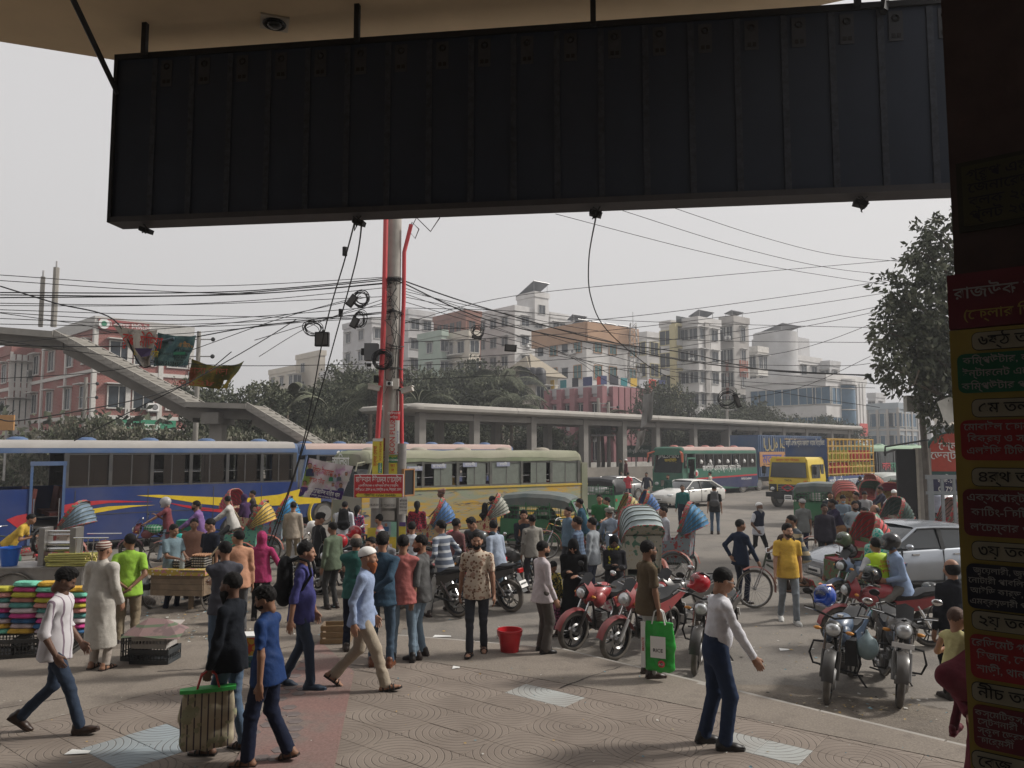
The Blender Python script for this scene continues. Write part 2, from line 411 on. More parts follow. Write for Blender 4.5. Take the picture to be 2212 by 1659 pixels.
for i in range(-26,27):
 for j in range(-22,23):
  p=Vector((c0.x,c0.y))+ax*(i+0.5)*0.43+ay*(j+0.5)*0.43
  if p.y<5.3 or abs(p.x)>p.y*0.70+0.4:continue
  if not any(inpoly((p.x+a_,p.y+b_),T_IN)for a_,b_ in ((0,0),(.3,0),(-.3,0),(0,-.3),(0,.3))):continue
  if all(inpoly((p.x+a_,p.y+b_),RS)for a_,b_ in ((.25,0),(-.25,0),(0,-.25),(0,.25))):continue
  m=TB if inpoly(p,blueP)else TW if inpoly(p,whiteP)or inpoly(p,whiteP2)else TM
  q=(0 if i%2==0 else 1,0 if j%2==0 else 1)
  rz={(0,0):0,(1,0):90,(1,1):180,(0,1):270}[q]
  inst('tile',tms[m],pavement,(p.x,p.y,rnd.uniform(-.0015,.001)),(rnd.uniform(-.004,.004),rnd.uniform(-.004,.004),ang+R(rz)));cnt+=1
print('tiles',cnt)
rs=MB();rs.prism([(p.x,p.y,-0.014)for p in RS],0.024,A_RED);rs.obj('red_painted_strip',kind='structure')
hx=MB();hx.prism([(0.085*math.cos(R(60*k)),0.085*math.sin(R(60*k)),0)for k in range(6)],0.004,M((0.15,0.125,0.12),0.9,var=0.3))
hxm=hx.mesh('hexagon_tile')
for (u,v)in [(600,1512),(608,1497),(622,1487),(640,1480),(632,1462),(590,1640),(600,1622),(615,1606),(626,1592),(633,1576),(632,1560),(628,1545),(620,1530),(600,1545),(585,1555),(574,1568),(648,1446),(655,1430),(560,1640),(640,1500),(650,1490),(540,1585)]:
 g=G(u+5,v);inst('hexagon_tile',hxm,pavement,(g.x,g.y,0.0095),(0,0,R(10)))
SOF=7.6
BEIGE=M((0.62,0.49,0.33),0.9,var=0.10,scale=0.8,bump=0.1)
DARKW=M((0.05,0.04,0.035),0.8,var=0.15)
p1,p2,p3,p4=G(0,90,SOF),G(255,131,SOF),G(1650,38,SOF),G(1890,-14,SOF)
p0=p1+(p1-p2)*4
s=MB();s.prism([p0,p1,p2,p3*0.5+p2*0.5+Vector((0,.02,0)),p3,p4,Vector((p4.x+.6,2,SOF)),Vector((p4.x+.6,-6,SOF)),Vector((p0.x,-6,SOF))],0.45,BEIGE)
s.obj('canopy_slab',kind='structure')
s=MB();s.box((-1,-2.4,3.7),(34,0.2,7.8),DARKW);s.box((7.3,.2,3.7),(.2,5,7.8),DARKW);s.box((-5.2,.0,3.7),(.2,4.6,7.8),DARKW);s.obj('shop_wall_and_blocker',label='dark shop front wall behind the pavement under the canopy, with an added light-blocking left wall',cat='wall')  # left side wall is unseen, added to keep light off the directory board
lc=G(593,47,SOF)
L_=empty('ceiling_spotlight',lc,R(20),'square ceiling spotlight with a dark bulb set in the beige canopy soffit','spotlight')
b=MB();b.box((0,0,-0.012),(0.30,0.30,0.02),M((0.45,0.40,0.33),0.5));b.obj('plate',L_)
b=MB();b.ring((0,0,-0.028),(0,0,1),0.115,0.014,BLACK);b.lathe((0,0,-0.02),[(0.11,-0.004),(0.10,0.0)],BLACK);b.obj('rim',L_)
b=MB();b.ell((0,0,-0.03),(0.085,0.085,0.045),M((0.06,0.06,0.06),0.2,0.4));b.obj('bulb',L_,smooth=60)
NAVY=M((0.028,0.040,0.066),0.75,var=0.12,scale=1.2,dust=0.03);IRON=M((0.02,0.02,0.022),0.7)
YL,YR=8.3,7.05
Apt=at(241,490,YL);Bpt=at(2037,421,YR);zt_l=at(256,131,YL).z;zt_r=at(2024,11,YR).z
hor=Vector((Bpt.x-Apt.x,Bpt.y-Apt.y,0));Ls=hor.length;hd=hor/Ls
Ls2=Ls+1.3;z0=Apt.z+.075;slope_b=(Bpt.z-Apt.z)/Ls;slope_t=(zt_r-zt_l)/Ls;Ht=zt_l-z0;zt_l+=.03;zt_r+=.03
print('sign',Apt,Bpt,zt_l,zt_r)
S_=empty('hanging_signboard',(Apt.x,Apt.y,0),math.atan2(hd.y,hd.x),'long dark navy signboard seen from behind, hanging on iron posts under the canopy','signboard')
def sz(x,f):return (z0+slope_b*x)*(1-f)+(zt_l+slope_t*x)*f
b=MB();N=22;wp=Ls2/N
for k in range(N):
 x0=k*wp;x1=x0+wp-0.001;y=0.0
 pts=[(x0,y,sz(x0,0)),(x1,y,sz(x1,0)),(x1,y,sz(x1,1)),(x0,y,sz(x0,1))]
 bb=MB();bb.prism(pts,(0,0.02,0),NAVY);bb.obj('sheet_panel',S_)
SEAM=M((0.048,0.056,0.074),0.7,var=0.4,scale=14);LBL=M((0.055,0.058,0.068),0.7,var=0.2)
for k in range(1,N):
 x=k*wp
 bb=MB();bb.prism([(x-.03,-.012,sz(x,.02)),(x+.03,-.012,sz(x,.02)),(x+.03,-.012,sz(x,.98)),(x-.03,-.012,sz(x,.98))],(0,.012,0),SEAM);bb.obj('seam_strip',S_)
 bb=MB();xx=x+.06;zt=sz(x,1)-.06
 bb.box((xx+.08,-.006,zt-.16),(.13,.006,.30),LBL)
 bb.ring((xx+.08,-.011,zt-.08),(0,1,0),.03,.012,IRON,seg=8,sub=4);bb.box((xx+.055,-.011,zt-.255),(.035,.004,.04),IRON);bb.box((xx+.105,-.011,zt-.255),(.035,.004,.04),IRON)
 bb.obj('paper_label',S_)
b=MB()
for f in (0,1):
 pts=[(-.04,-.03,sz(0,f)-.03),(Ls2,-.03,sz(Ls2,f)-.03),(Ls2,-.03,sz(Ls2,f)+.03),(-.04,-.03,sz(0,f)+.03)]
 b.prism(pts,(0,.28,0),IRON if f else M((0.07,0.068,0.075),.7))
b.prism([(-.04,-.03,z0-.028),(.0,-.03,z0-.028),(.0,-.03,zt_l+.028),(-.04,-.03,zt_l+.028)],(0,.28,0),IRON)
b.obj('frame',S_)
b=MB();b.prism([(0,.24,z0),(Ls2,.24,sz(Ls2,0)),(Ls2,.24,sz(Ls2,1)),(0,.24,zt_l)],(0,.012,0),M((.5,.5,.5),.6));b.obj('front_face',S_)
def sx(u,v=250):
 d=ray(u,v);w=Vector((Apt.x,Apt.y));dd=Vector((d.x,d.y))
 t=(w.x*hd.y-w.y*hd.x)/(dd.x*hd.y-dd.y*hd.x);return (dd*t-w).dot(Vector((hd.x,hd.y)))
for u in (322,776,1282,1850):
 x=sx(u,60);b=MB();b.box((x,-.065,(sz(x,1)-.03+SOF)/2),(.055,.055,SOF-sz(x,1)+.03),IRON);b.obj('hanger_post',S_);b=MB();b.box((x,.10,sz(x,0)-.1),(.12,.1,.05),IRON,ry=.3);b.obj('bottom_clamp',S_)
b=MB();x=sx(250,215);e=at(158,0,6.9)-Vector((Apt.x,Apt.y,0));e=Matrix.Rotation(-math.atan2(hd.y,hd.x),3,'Z')@e
b.cyl((0.03,-.05,sz(0,.77)),e+(e-Vector((0.03,-.05,sz(0,.77))))*.25,.03,IRON,5)
x=sx(1905,30);b.obj('brace',S_);b=MB();b.cyl((x,-.05,sz(x,.95)),(x+.2,.3,SOF+.2),.04,IRON,5);b.obj('brace',S_)
for u,w in ((322,0),(776,1),(1290,2),(1862,3)):
 x=sx(u,480);z=sz(x,0)-.1;b=MB()
 for k in range(3):b.tube([(x+rnd.uniform(-.05,.05),-.06,z+.02),(x+rnd.uniform(-.06,.06),-.07,z-.05),(x+rnd.uniform(-.05,.05),-.06,z-.05-rnd.uniform(.02,.09)),(x+rnd.uniform(-.05,.05),-.05,z-.02)],.006,IRON,4)
 b.obj('wire_end',S_)
P0=at(2062,972,3.0);P0=Vector((P0.x,P0.y,0));fa=R(-40);fd=Vector((math.cos(fa),math.sin(fa),0));fn=Vector((math.sin(fa),-math.cos(fa),0))
W_=empty('directory_board',P0,fa,'tall yellow directory board with floor lists in Bengali on the dark pillar at the right','sign')
Q_=MB();Q_.box((0.75,.36,SOF/2),(1.46,.60,SOF),M((0.075,0.045,0.04),.8,var=.2))
pil=Q_.obj('pillar',kind='structure');pil.location=P0;pil.rotation_euler=(0,0,fa)
def bd(u,v):
 """sight ray to the board face: (distance along the board, height)"""
 d=ray(u,v);den=d.x*fd.y-d.y*fd.x;t=(P0.x*fd.y-P0.y*fd.x)/den
 q=d*t;return (Vector((q.x-P0.x,q.y-P0.y,0)).dot(fd),CAM_H+q.z)
YEL=M((0.30,0.225,0.045),.7,var=.12,scale=3);PWH=M((0.30,0.275,0.20),.6);INK=M((.01,.01,.012),.6)  # board and lettering colours lowered to put the shade into the colour
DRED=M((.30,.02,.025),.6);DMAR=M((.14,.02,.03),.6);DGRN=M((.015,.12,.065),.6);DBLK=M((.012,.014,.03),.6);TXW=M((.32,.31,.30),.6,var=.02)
BT=1.2
def zv(v,u=2075):return bd(u,v)[1]
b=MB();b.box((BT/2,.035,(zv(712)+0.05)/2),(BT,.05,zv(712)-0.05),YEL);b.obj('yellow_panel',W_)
b=MB();b.box((BT/2,.035,(zv(712)+zv(590))/2+.002),(BT,.05,zv(590)-zv(712)-.006),DMAR);b.obj('heading_panel',W_)
TR=(R(90),0,0)
def rrect(bm,x0,x1,z0,z1,r,mat,y,th=.004):
 pts=[]
 for cx,cz,a0 in ((x1-r,z1-r,0),(x0+r,z1-r,90),(x0+r,z0+r,180),(x1-r,z0+r,270)):
  for k in range(5):pts.append((cx+r*math.cos(R(a0+22.5*k)),y,cz+r*math.sin(R(a0+22.5*k))))
 bm.prism(pts[::-1],(0,-th,0),mat)
def btext(s,u,v,h,mat,w=None):
 x,z=bd(u,v);text(s,W_,(x,-.002 if h<.08 else -.003,z),TR,h,mat,align='LEFT')
btext('রাজউক কর্মচারী কল্যাণ',2060,637,.052,M((.34,.32,.32),.6,var=0));btext('(ফ্লোর ভিত্তিক',2080,682,.043,M((.34,.25,.06),.6,var=0))
def pill(vc,s):
 x,z=bd(2098,vc);b=MB();rrect(b,x,x+.62,z-.036,z+.036,.022,INK,.011);rrect(b,x+.003,x+.617,z-.033,z+.033,.020,PWH,.008,.005);b.obj('floor_plate',W_)
 text(s,W_,(x+.022,-.0005,z),TR,.046,INK,align='LEFT')
def panel(v0,v1,u0,mat,lines,h):
 x,z1=bd(u0,v0);z0=bd(u0,v1)[1];b=MB();rrect(b,x,x+.95,z0,z1,.025,mat,.010,.006);b.obj('list_panel',W_)
 for s,u,v in lines:
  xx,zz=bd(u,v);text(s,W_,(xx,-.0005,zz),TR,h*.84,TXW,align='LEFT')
pill(738,'৬ষ্ঠ তলা');panel(766,850,2066,DGRN,[('কম্পিউটার, ল্যাপটপ',2080,781),('ইন্টারনেট এক্সেসরিজ',2080,808),('কম্পিউটার প্রশিক্ষণ',2078,836)],.036)
pill(882,'৫ম তলা');panel(908,994,2073,DRED,[('মোবাইল ফোন,',2082,923),('বিক্রয় ও সার্ভিসিং',2090,948),('এলইডি টিভি, ফ্রিজ',2088,974)],.036)
pill(1030,'৪র্থ তলা');panel(1056,1156,2078,DMAR,[('এক্সপোর্ট গার্মেন্টস',2088,1074),('কাটিং-ফিটিং',2098,1106),("ল'চেম্বার ও",2096,1138)],.038)
pill(1188,'৩য় তলা');panel(1216,1312,2086,DBLK,[('জুয়েলারী, জুতা, ঘড়ি',2102,1231),('নোটারী পাবলিক, ট্রাভেলস',2092,1252),('আইডি কার্ড, ক্রেস্ট',2096,1274),('এমব্রয়ডারী পার্টস',2095,1297)],.029)
pill(1338,'২য় তলা');panel(1368,1462,2093,DRED,[('রেডিমেট গার্মেন্টস',2099,1386),('হিজাব, হোমিও',2110,1414),('শাড়ী, থান কাপড়',2110,1443)],.037)
pill(1492,'নীচ তলা');panel(1520,1612,2100,DMAR,[('কসমেটিক্স, জুতা',2106,1538),('স্টেশনারী',2112,1557),('স্কুল ড্রেস',2112,1576),('ফার্মেসী',2112,1596)],.030)
pill(1640,'বেজ')
x0,z1=bd(2066,348);x0,z0_=bd(2068,498)
b=MB();b.box((x0+.5,.05,(z0_+z1)/2),(1.0,.03,z1-z0_),M((.03,.027,.014),.7));b.box((x0+.5,.04,(z0_+z1)/2),(.96,.03,z1-z0_-.04),M((.055,.048,.022),.7));nb=b.obj('notice_board',kind=None,label='dim olive notice board with dark writing high on the pillar',cat='notice board');nb.location=P0;nb.rotation_euler=(0,0,fa)  # panel colours darkened in place of the shade high on the pillar
for k,s_ in enumerate(('গ্রুপ এমপ্লয়ার্স','জেনারেল সেক্রেটারী','ব্লক ২০৩','প্লট ২৬ উত্তরা')):
 text(s_,nb,(x0+.04,.022,z1-.06-k*(z1-z0_-.06)/4),TR,.045,INK,align='LEFT')
def V3(*a):return np.array(a,float)
def nrm(a):a=np.asarray(a,float);return a/(np.linalg.norm(a)+1e-9)
class Field:
 def __init__(s,vox):s.p=[];s.vox=vox
 def cap(s,a,b,ra,rb=None,k=0.03,front=None,flat=1.0,cut0=False,cut1=False,sub=False):
  s.p.append((V3(*a),V3(*b),ra,ra if rb is None else rb,k,None if front is None else nrm(front),flat,cut0,cut1,sub));return s
 def ball(s,c,r,k=0.03,E=None,sub=False):
  s.p.append((V3(*c),None,r if hasattr(r,'__len__')else (r,r,r),None,k,E,1,False,False,sub));return s
 def build(s,fold=0.0,seed=0,planes=(),fold_dir=(1,1,1),freq=26.0):
  lo=V3(9,9,9);hi=-lo;boxes=[]
  for a,b,ra,rb,k,fr,fl,c0,c1,sub in s.p:
   if b is None:m=max(ra);l,h=a-m,a+m
   else:m=max(ra,rb);l,h=np.minimum(a,b)-m,np.maximum(a,b)+m
   boxes.append((l,h))
   if not sub:lo=np.minimum(lo,l);hi=np.maximum(hi,h)
  v=s.vox;lo=lo-2.5*v-fold;hi=hi+2.5*v+fold
  n=np.maximum(np.ceil((hi-lo)/v).astype(int)+1,4)
  D=np.full(n,0.2,np.float32);ax=[lo[i]+v*np.arange(n[i])for i in range(3)]
  for (a,b,ra,rb,k,fr,fl,c0,c1,sub),(l,h)in zip(s.p,boxes):
   i0=np.clip(((l-k-2*v-.02-lo)/v).astype(int),0,n-1);i1=np.clip(((h+k+2*v+.02-lo)/v).astype(int)+2,1,n)
   X,Y,Z=np.meshgrid(*[ax[i][i0[i]:i1[i]].astype(np.float32)for i in range(3)],indexing='ij')
   if b is None:
    q=np.stack([X-a[0],Y-a[1],Z-a[2]],-1)
    if fr is not None:q=q@np.asarray(fr,np.float32)
    r=np.asarray(ra,np.float32);qq=q/r;kk=np.sqrt((qq**2).sum(-1));g=np.sqrt(((q/r**2)**2).sum(-1))+1e-6
    d=kk*(kk-1)/g
    d=np.where(kk<1e-3,-min(ra),d)
   else:
    q=np.stack([X-a[0],Y-a[1],Z-a[2]],-1).astype(np.float32);ba=(b-a).astype(np.float32);L2=float(ba@ba)+1e-9
    t=(q@ba)/L2;h_=np.clip(t,0,1);w=q-h_[...,None]*ba
    if fr is not None:f=fr.astype(np.float32);c=w@f;w=w+(c*(1/fl-1))[...,None]*f
    d=np.sqrt((w**2).sum(-1))-(ra+(rb-ra)*h_)
    if fr is not None:d=d*(0.5+0.5*fl)
    L=math.sqrt(L2)
    if c1:d=np.maximum(d,(t-1)*L)
    if c0:d=np.maximum(d,-t*L)
   sl=tuple(slice(i0[i],i1[i])for i in range(3));o=D[sl]
   if sub:hh=np.clip(0.5-0.5*(o+d)/k,0,1);D[sl]=o+(-d-o)*hh+k*hh*(1-hh)
   else:hh=np.clip(0.5+0.5*(o-d)/k,0,1);D[sl]=o+(d-o)*hh-k*hh*(1-hh)
  if fold or planes:
   X,Y,Z=np.meshgrid(*[x.astype(np.float32)for x in ax],indexing='ij')
   if fold:
    rg=np.random.RandomState(seed+11);W=np.zeros_like(D)
    for j in range(6):
     dd=rg.normal(size=3)*V3(*fold_dir);dd=dd/(np.linalg.norm(dd)+1e-6)*freq*rg.uniform(.5,1.7)
     W+=(.6-1.3*np.abs(np.sin((X*dd[0]+Y*dd[1]+Z*dd[2])*.8+rg.uniform(0,6)+1.3*np.sin(Z*9+X*7+j))))/5
    D-=fold*1.6*W*(0.6+0.4*np.sin(Z*11+seed))
   for (nx,ny,nz,dd)in planes:D=np.maximum(D,X*nx+Y*ny+Z*nz-dd)
  return nets(D,lo,v)
def nets(D,lo,v):
 S=D<0;nx,ny,nz=D.shape
 c=np.zeros((nx-1,ny-1,nz-1),np.int8)
 for i in (0,1):
  for j in (0,1):
   for k in (0,1):c+=S[i:nx-1+i,j:ny-1+j,k:nz-1+k]
 act=(c>0)&(c<8);ids=np.full(act.shape,-1,np.int64);I=np.argwhere(act);ids[act]=np.arange(len(I))
 acc=np.zeros((len(I),3));cnt=np.zeros(len(I));ii,jj,kk=I.T
 for axis in range(3):
  o1,o2=[x for x in range(3)if x!=axis]
  for p in (0,1):
   for q in (0,1):
    off=[0,0,0];off[o1]=p;off[o2]=q;of2=list(off);of2[axis]=1
    d0=D[ii+off[0],jj+off[1],kk+off[2]];d1=D[ii+of2[0],jj+of2[1],kk+of2[2]]
    m=(d0<0)!=(d1<0);t=np.where(m,d0/np.where(m,d0-d1,1),0)
    pt=np.tile(np.array(off,float),(len(I),1));pt[:,axis]=t
    acc+=pt*m[:,None];cnt+=m
 vs=lo+v*(I+acc/np.maximum(cnt,1)[:,None])
 fs=[]
 for axis in range(3):
  a1,a2=(axis+1)%3,(axis+2)%3
  s0=[slice(None)]*3;s1=[slice(None)]*3;s0[axis]=slice(0,-1);s1[axis]=slice(1,None)
  A,B=S[tuple(s0)],S[tuple(s1)]
  for flip in (False,True):
   e=np.argwhere((A&~B)if not flip else (~A&B))
   e=e[(e[:,a1]>0)&(e[:,a2]>0)&(e[:,a1]<D.shape[a1]-1)&(e[:,a2]<D.shape[a2]-1)]
   if not len(e):continue
   q=[]
   for da,db in ((-1,-1),(0,-1),(0,0),(-1,0)):
    w=e.copy();w[:,a1]+=da;w[:,a2]+=db;q.append(ids[w[:,0],w[:,1],w[:,2]])
   q=np.stack(q,1);q=q[:,::-1]if flip else q
   fs.append(q[(q>=0).all(1)])
 return vs,np.concatenate(fs)if fs else np.zeros((0,4),int)
def npmesh(name,parts,mats,smooth=True):
 """parts: list of (verts, quads, material index)"""
 vs=np.concatenate([p[0]for p in parts]);off=0;fs=[];mi=[]
 for p in parts:fs.append(p[1]+off);mi.append(np.full(len(p[1]),p[2]));off+=len(p[0])
 fs=np.concatenate(fs);mi=np.concatenate(mi)
 me=bpy.data.meshes.new(name);me.vertices.add(len(vs));me.vertices.foreach_set('co',vs.ravel().astype(np.float32))
 me.loops.add(fs.size);me.loops.foreach_set('vertex_index',fs.ravel().astype(np.int32))
 me.polygons.add(len(fs));me.polygons.foreach_set('loop_start',np.arange(0,fs.size,4,dtype=np.int32));me.polygons.foreach_set('loop_total',np.full(len(fs),4,np.int32))
 me.polygons.foreach_set('material_index',mi.astype(np.int32));me.polygons.foreach_set('use_smooth',np.ones(len(fs),bool))
 for m in mats:me.materials.append(m)
 me.update(calc_edges=True);return me
def rot(yaw=0,pitch=0,roll=0):return np.array(Euler((R(pitch),R(roll),R(yaw)),'XYZ').to_matrix())
def head_field(vox,female=False):
 f=Field(vox)
 f.ball((0,-.008,.022),(.077,.098,.092)).ball((0,.022,-.035),(.060,.070,.075),.035)
 f.ball((0,.058,-.088),(.030,.026,.022),.03)
 f.cap((-.026,.082,.010),(.026,.082,.010),.012,k=.02)
 f.cap((0,.090,.000),(0,.108,-.034),.0085,.0125,k=.012).ball((0,.104,-.038),(.017,.010,.009),.008)
 for s in (-1,1):
  f.ball((s*.030,.094,-.006),(.017,.011,.011),.012,sub=True)
  f.ball((s*.044,.064,-.036),(.022,.022,.022),.03)
  f.ball((s*.077,-.004,-.012),(.010,.020,.031),.006)
 f.cap((-.018,.092,-.064),(.018,.092,-.064),.0065,k=.008).cap((-.016,.089,-.074),(.016,.089,-.074),.007,k=.006)
 f.cap((0,-.025,-.07),(0,-.03,-.115),.050,.050,k=.03)
 return f.build()
def hairf(style,vox,seed=1):
 f=Field(vox)
 if style in ('short','thin','bushy','fem'):
  g={'short':.008,'thin':.004,'bushy':.012,'fem':.016}[style]
  f.ball((0,-.014,.034),(.077+g,.096+g,.089+g))
  if style=='bushy':f.ball((0,.035,.10),(.06,.05,.032),.04)
  if style=='fem':f.cap((0,-.07,-.02),(0,-.09,-.16),.06,.045,k=.05).ball((0,-.04,.0),(.086,.075,.10),.02)
  back=[(0,.5,-1,.5)]
  f.ball((0,.118,-.022),(.082,.085,.084),.012,sub=True)
  for s in (-1,1):f.ball((s*.092,.012,-.040),(.030,.040,.056),.01,sub=True)
  return f.build(fold=.006 if style!='bushy' else.009,seed=seed,planes=[(0,.35,-.94,.085)]if style!='fem' else [],freq=150)
 if style=='bald':
  f.ball((0,-.020,-.004),(.093,.106,.10));return f.build(fold=.004,seed=seed,planes=[(0,.25,.97,.040),(0,.9,-.4,-.005),(0,0,-1,.07)],freq=120)
 if style=='beard':
  f.ball((0,.030,-.060),(.0665,.072,.054)).ball((0,.060,-.098),(.042,.038,.030),.03)
  f.ball((0,.108,-.058),(.022,.030,.012),.01,sub=True)
  return f.build(fold=.004,seed=seed,planes=[(0,.4,.9,-.008),(0,-1,0,.010)],freq=150)
 if style=='longbeard':
  f.ball((0,.030,-.062),(.069,.074,.056)).cap((0,.060,-.10),(0,.060,-.17),.050,.028,k=.03)
  f.ball((0,.108,-.058),(.022,.030,.012),.01,sub=True)
  return f.build(fold=.005,seed=seed,planes=[(0,.4,.9,-.008),(0,-1,0,.010)],freq=150)
 if style=='moustache':
  f.cap((-.026,.094,-.060),(0,.104,-.052),.007,k=.004).cap((.026,.094,-.060),(0,.104,-.052),.007,k=.004);return f.build()
 if style=='kufi':
  f.ball((0,-.012,.045),(.094,.113,.088));return f.build(planes=[(0,.25,-.97,-.035)])
 if style=='turban':
  for k in range(5):f.cap((-.05,.06-k*.035,.075+k*.006),(.05,.06-k*.035,.070+k*.008),.045,k=.01)
  f.ball((0,-.01,.04),(.093,.11,.055),.01);return f.build(fold=.005,seed=3,planes=[(0,.2,-.98,-.035)],freq=60)
 if style=='cap':
  f.ball((0,-.01,.05),(.086,.104,.075)).cap((-.03,.09,.045),(.03,.09,.045),.012,k=.01).cap((-.035,.13,.038),(.035,.13,.038),.010,k=.03);return f.build(planes=[(0,0,-1,-.032)])
 if style=='hijab':
  f.ball((0,-.015,.010),(.098,.118,.125)).cap((0,-.02,-.10),(0,-.02,-.20),.085,.13,k=.05,front=(0,1,0),flat=.75)
  f.ball((0,.115,-.015),(.056,.05,.070),.008,sub=True)
  return f.build(fold=.005,seed=seed,freq=30,fold_dir=(1,1,.4))
 if style=='niqab':
  f.ball((0,-.012,.010),(.098,.120,.125)).cap((0,.00,-.08),(0,-.0,-.22),.098,.15,k=.05,front=(0,1,0),flat=.75)
  f.ball((0,.125,-.004),(.050,.028,.014),.004,sub=True)
  return f.build(fold=.005,seed=seed,freq=30,fold_dir=(1,1,.4))
 if style=='mask':
  f.ball((0,.036,-.050),(.065,.082,.048));return f.build(planes=[(0,-1,0,-.02),(0,0,1,-.012)])
 if style=='helmet':
  f.ball((0,-.004,.02),(.128,.150,.140)).cap((0,.07,-.10),(0,.085,-.09),.075,k=.05)
  f.ball((0,.16,.0),(.085,.09,.052),.02,sub=True);return f.build(planes=[(0,.15,-.98,.115)])
 if style=='halfhelmet':
  f.ball((0,-.004,.02),(.124,.142,.135)).cap((-.05,.11,.07),(.05,.11,.07),.02,k=.03).cap((-.05,.16,.06),(.05,.16,.06),.008,k=.03);return f.build(planes=[(0,.25,-.97,-.005)])
 if style=='visor':
  f.ball((0,.004,.012),(.122,.154,.105));f.ball((0,-.01,.012),(.116,.146,.12),.004,sub=True);return f.build(planes=[(0,-1,0,-.035),(0,0,1,.075),(0,0,-1,.062)])
def hand_field(vox,curl=22,grip=False):
 f=Field(vox);c=75 if grip else curl
 f.cap((0,.0,.02),(0,.0,-.03),.026,.031,k=.02,front=(1,0,0),flat=.62).cap((0,.022,-.065),(0,-.022,-.062),.017,.016,k=.02)
 f.cap((0,0,-.02),(0,0,-.07),.034,.036,k=.015,front=(1,0,0),flat=.42)
 for i,(y,L,r)in enumerate(((.030,.072,.0088),(.010,.080,.0092),(-.010,.074,.0088),(-.029,.058,.0078))):
  p=V3(0,y,-.078);a=R(c*.4+i*3)
  for j,q in enumerate((.45,.32,.23)):
   d=V3(-math.sin(a),(y*.25),-math.cos(a));e=p+d*L*q*1.05
   f.cap(p,e,r*(1-.08*j),r*(1-.08*(j+1)),k=.004);p=e;a+=R(c*(1.0 if grip else.8))
 f.cap((-.004,.026,-.02),(-.012,.052,-.052),.013,.011,k=.012);f.cap((-.012,.052,-.052),(-.024,.058,-.082),.010,.0085,k=.004)
 return f.build()
def shoe_field(vox):
 f=Field(vox)
 f.cap((0,-.055,.04),(0,.09,.032),.040,.036,k=.03,front=(0,0,1),flat=.95).cap((0,.09,.032),(.0,.155,.028),.044,.032,k=.03,front=(0,0,1),flat=.66)
 f.cap((0,-.03,.05),(0,-.03,.095),.042,.044,k=.03);return f.build(planes=[(0,0,-1,-.012)])
_T={}
def tmpl(kind,vox,**k):
 key=(kind,vox,tuple(sorted(k.items())))
 if key not in _T:
  _T[key]=head_field(vox)if kind=='head' else hand_field(vox,**k)if kind=='hand' else shoe_field(vox)if kind=='shoe' else hairf(kind,vox,**k)
 return _T[key]
_TM={}
def tmesh(kind,vox,mat,**k):
 key=(kind,vox,mat.name,tuple(sorted(k.items())))
 if key not in _TM:v,f=tmpl(kind,vox,**k);_TM[key]=npmesh(kind,[(v,f,0)],[mat])
 return _TM[key]
def sole_mesh(mat):
 if ('sole',mat.name)in _TM:return _TM['sole',mat.name]
 o=[(-.034,-.09),(.034,-.09),(.040,-.03),(.036,.03),(.048,.10),(.040,.165),(.0,.19),(-.034,.17),(-.044,.10),(-.036,.03),(-.038,-.03)]
 b=MB();b.prism([(x,y,0)for x,y in o],.022,mat);_TM['sole',mat.name]=b.mesh('sole');return _TM['sole',mat.name]
def strap_mesh(mat):
 if ('strap',mat.name)in _TM:return _TM['strap',mat.name]
 b=MB()
 for y,h in ((.10,.058),(.055,.082),(-.03,.105)):
  b.tube([(.046,y,.01),(.040,y,h*.7),(0,y-.01,h),(-.040,y,h*.7),(-.046,y,.01)],.009,mat,5)
 _TM['strap',mat.name]=b.mesh('strap');return _TM['strap',mat.name]
SKIN={n:M(c,.55,var=.06,scale=14,spec=.35,key='skin'+n)for n,c in dict(a=(.40,.225,.15),b=(.31,.165,.105),c=(.22,.115,.07),d=(.135,.072,.048)).items()}
HAIR=M((.008,.007,.007),.75,var=.3,scale=60,spec=.2,key='hair');GREYH=M((.35,.34,.33),.8,var=.3,scale=60,key='greyhair');SALT=M((.05,.045,.04),.8,var=.6,scale=60,key='salthair');RUST=M((.30,.09,.03),.8,var=.2,scale=60,key='henna')
EYEW=M((.55,.53,.50),.3,var=0);EYEB=M((.01,.008,.007),.25,var=0);LIP={k:M(c,.5,var=0)for k,c in dict(a=(.26,.10,.08),b=(.19,.075,.06),c=(.12,.05,.04),d=(.07,.03,.025)).items()}
def ik(a,t,l1,l2,pole):
 a,t=V3(*a),V3(*t);d=t-a;L=np.linalg.norm(d)
 if L>(l1+l2)*.998:t=a+d/L*(l1+l2)*.998;d=t-a;L=np.linalg.norm(d)
 n=d/(L+1e-9);p=V3(*pole);p=nrm(p-n*(p@n));x=(l1*l1-l2*l2+L*L)/(2*L+1e-9)
 return a+n*x+p*math.sqrt(max(l1*l1-x*x,0)),t
STAND=dict()
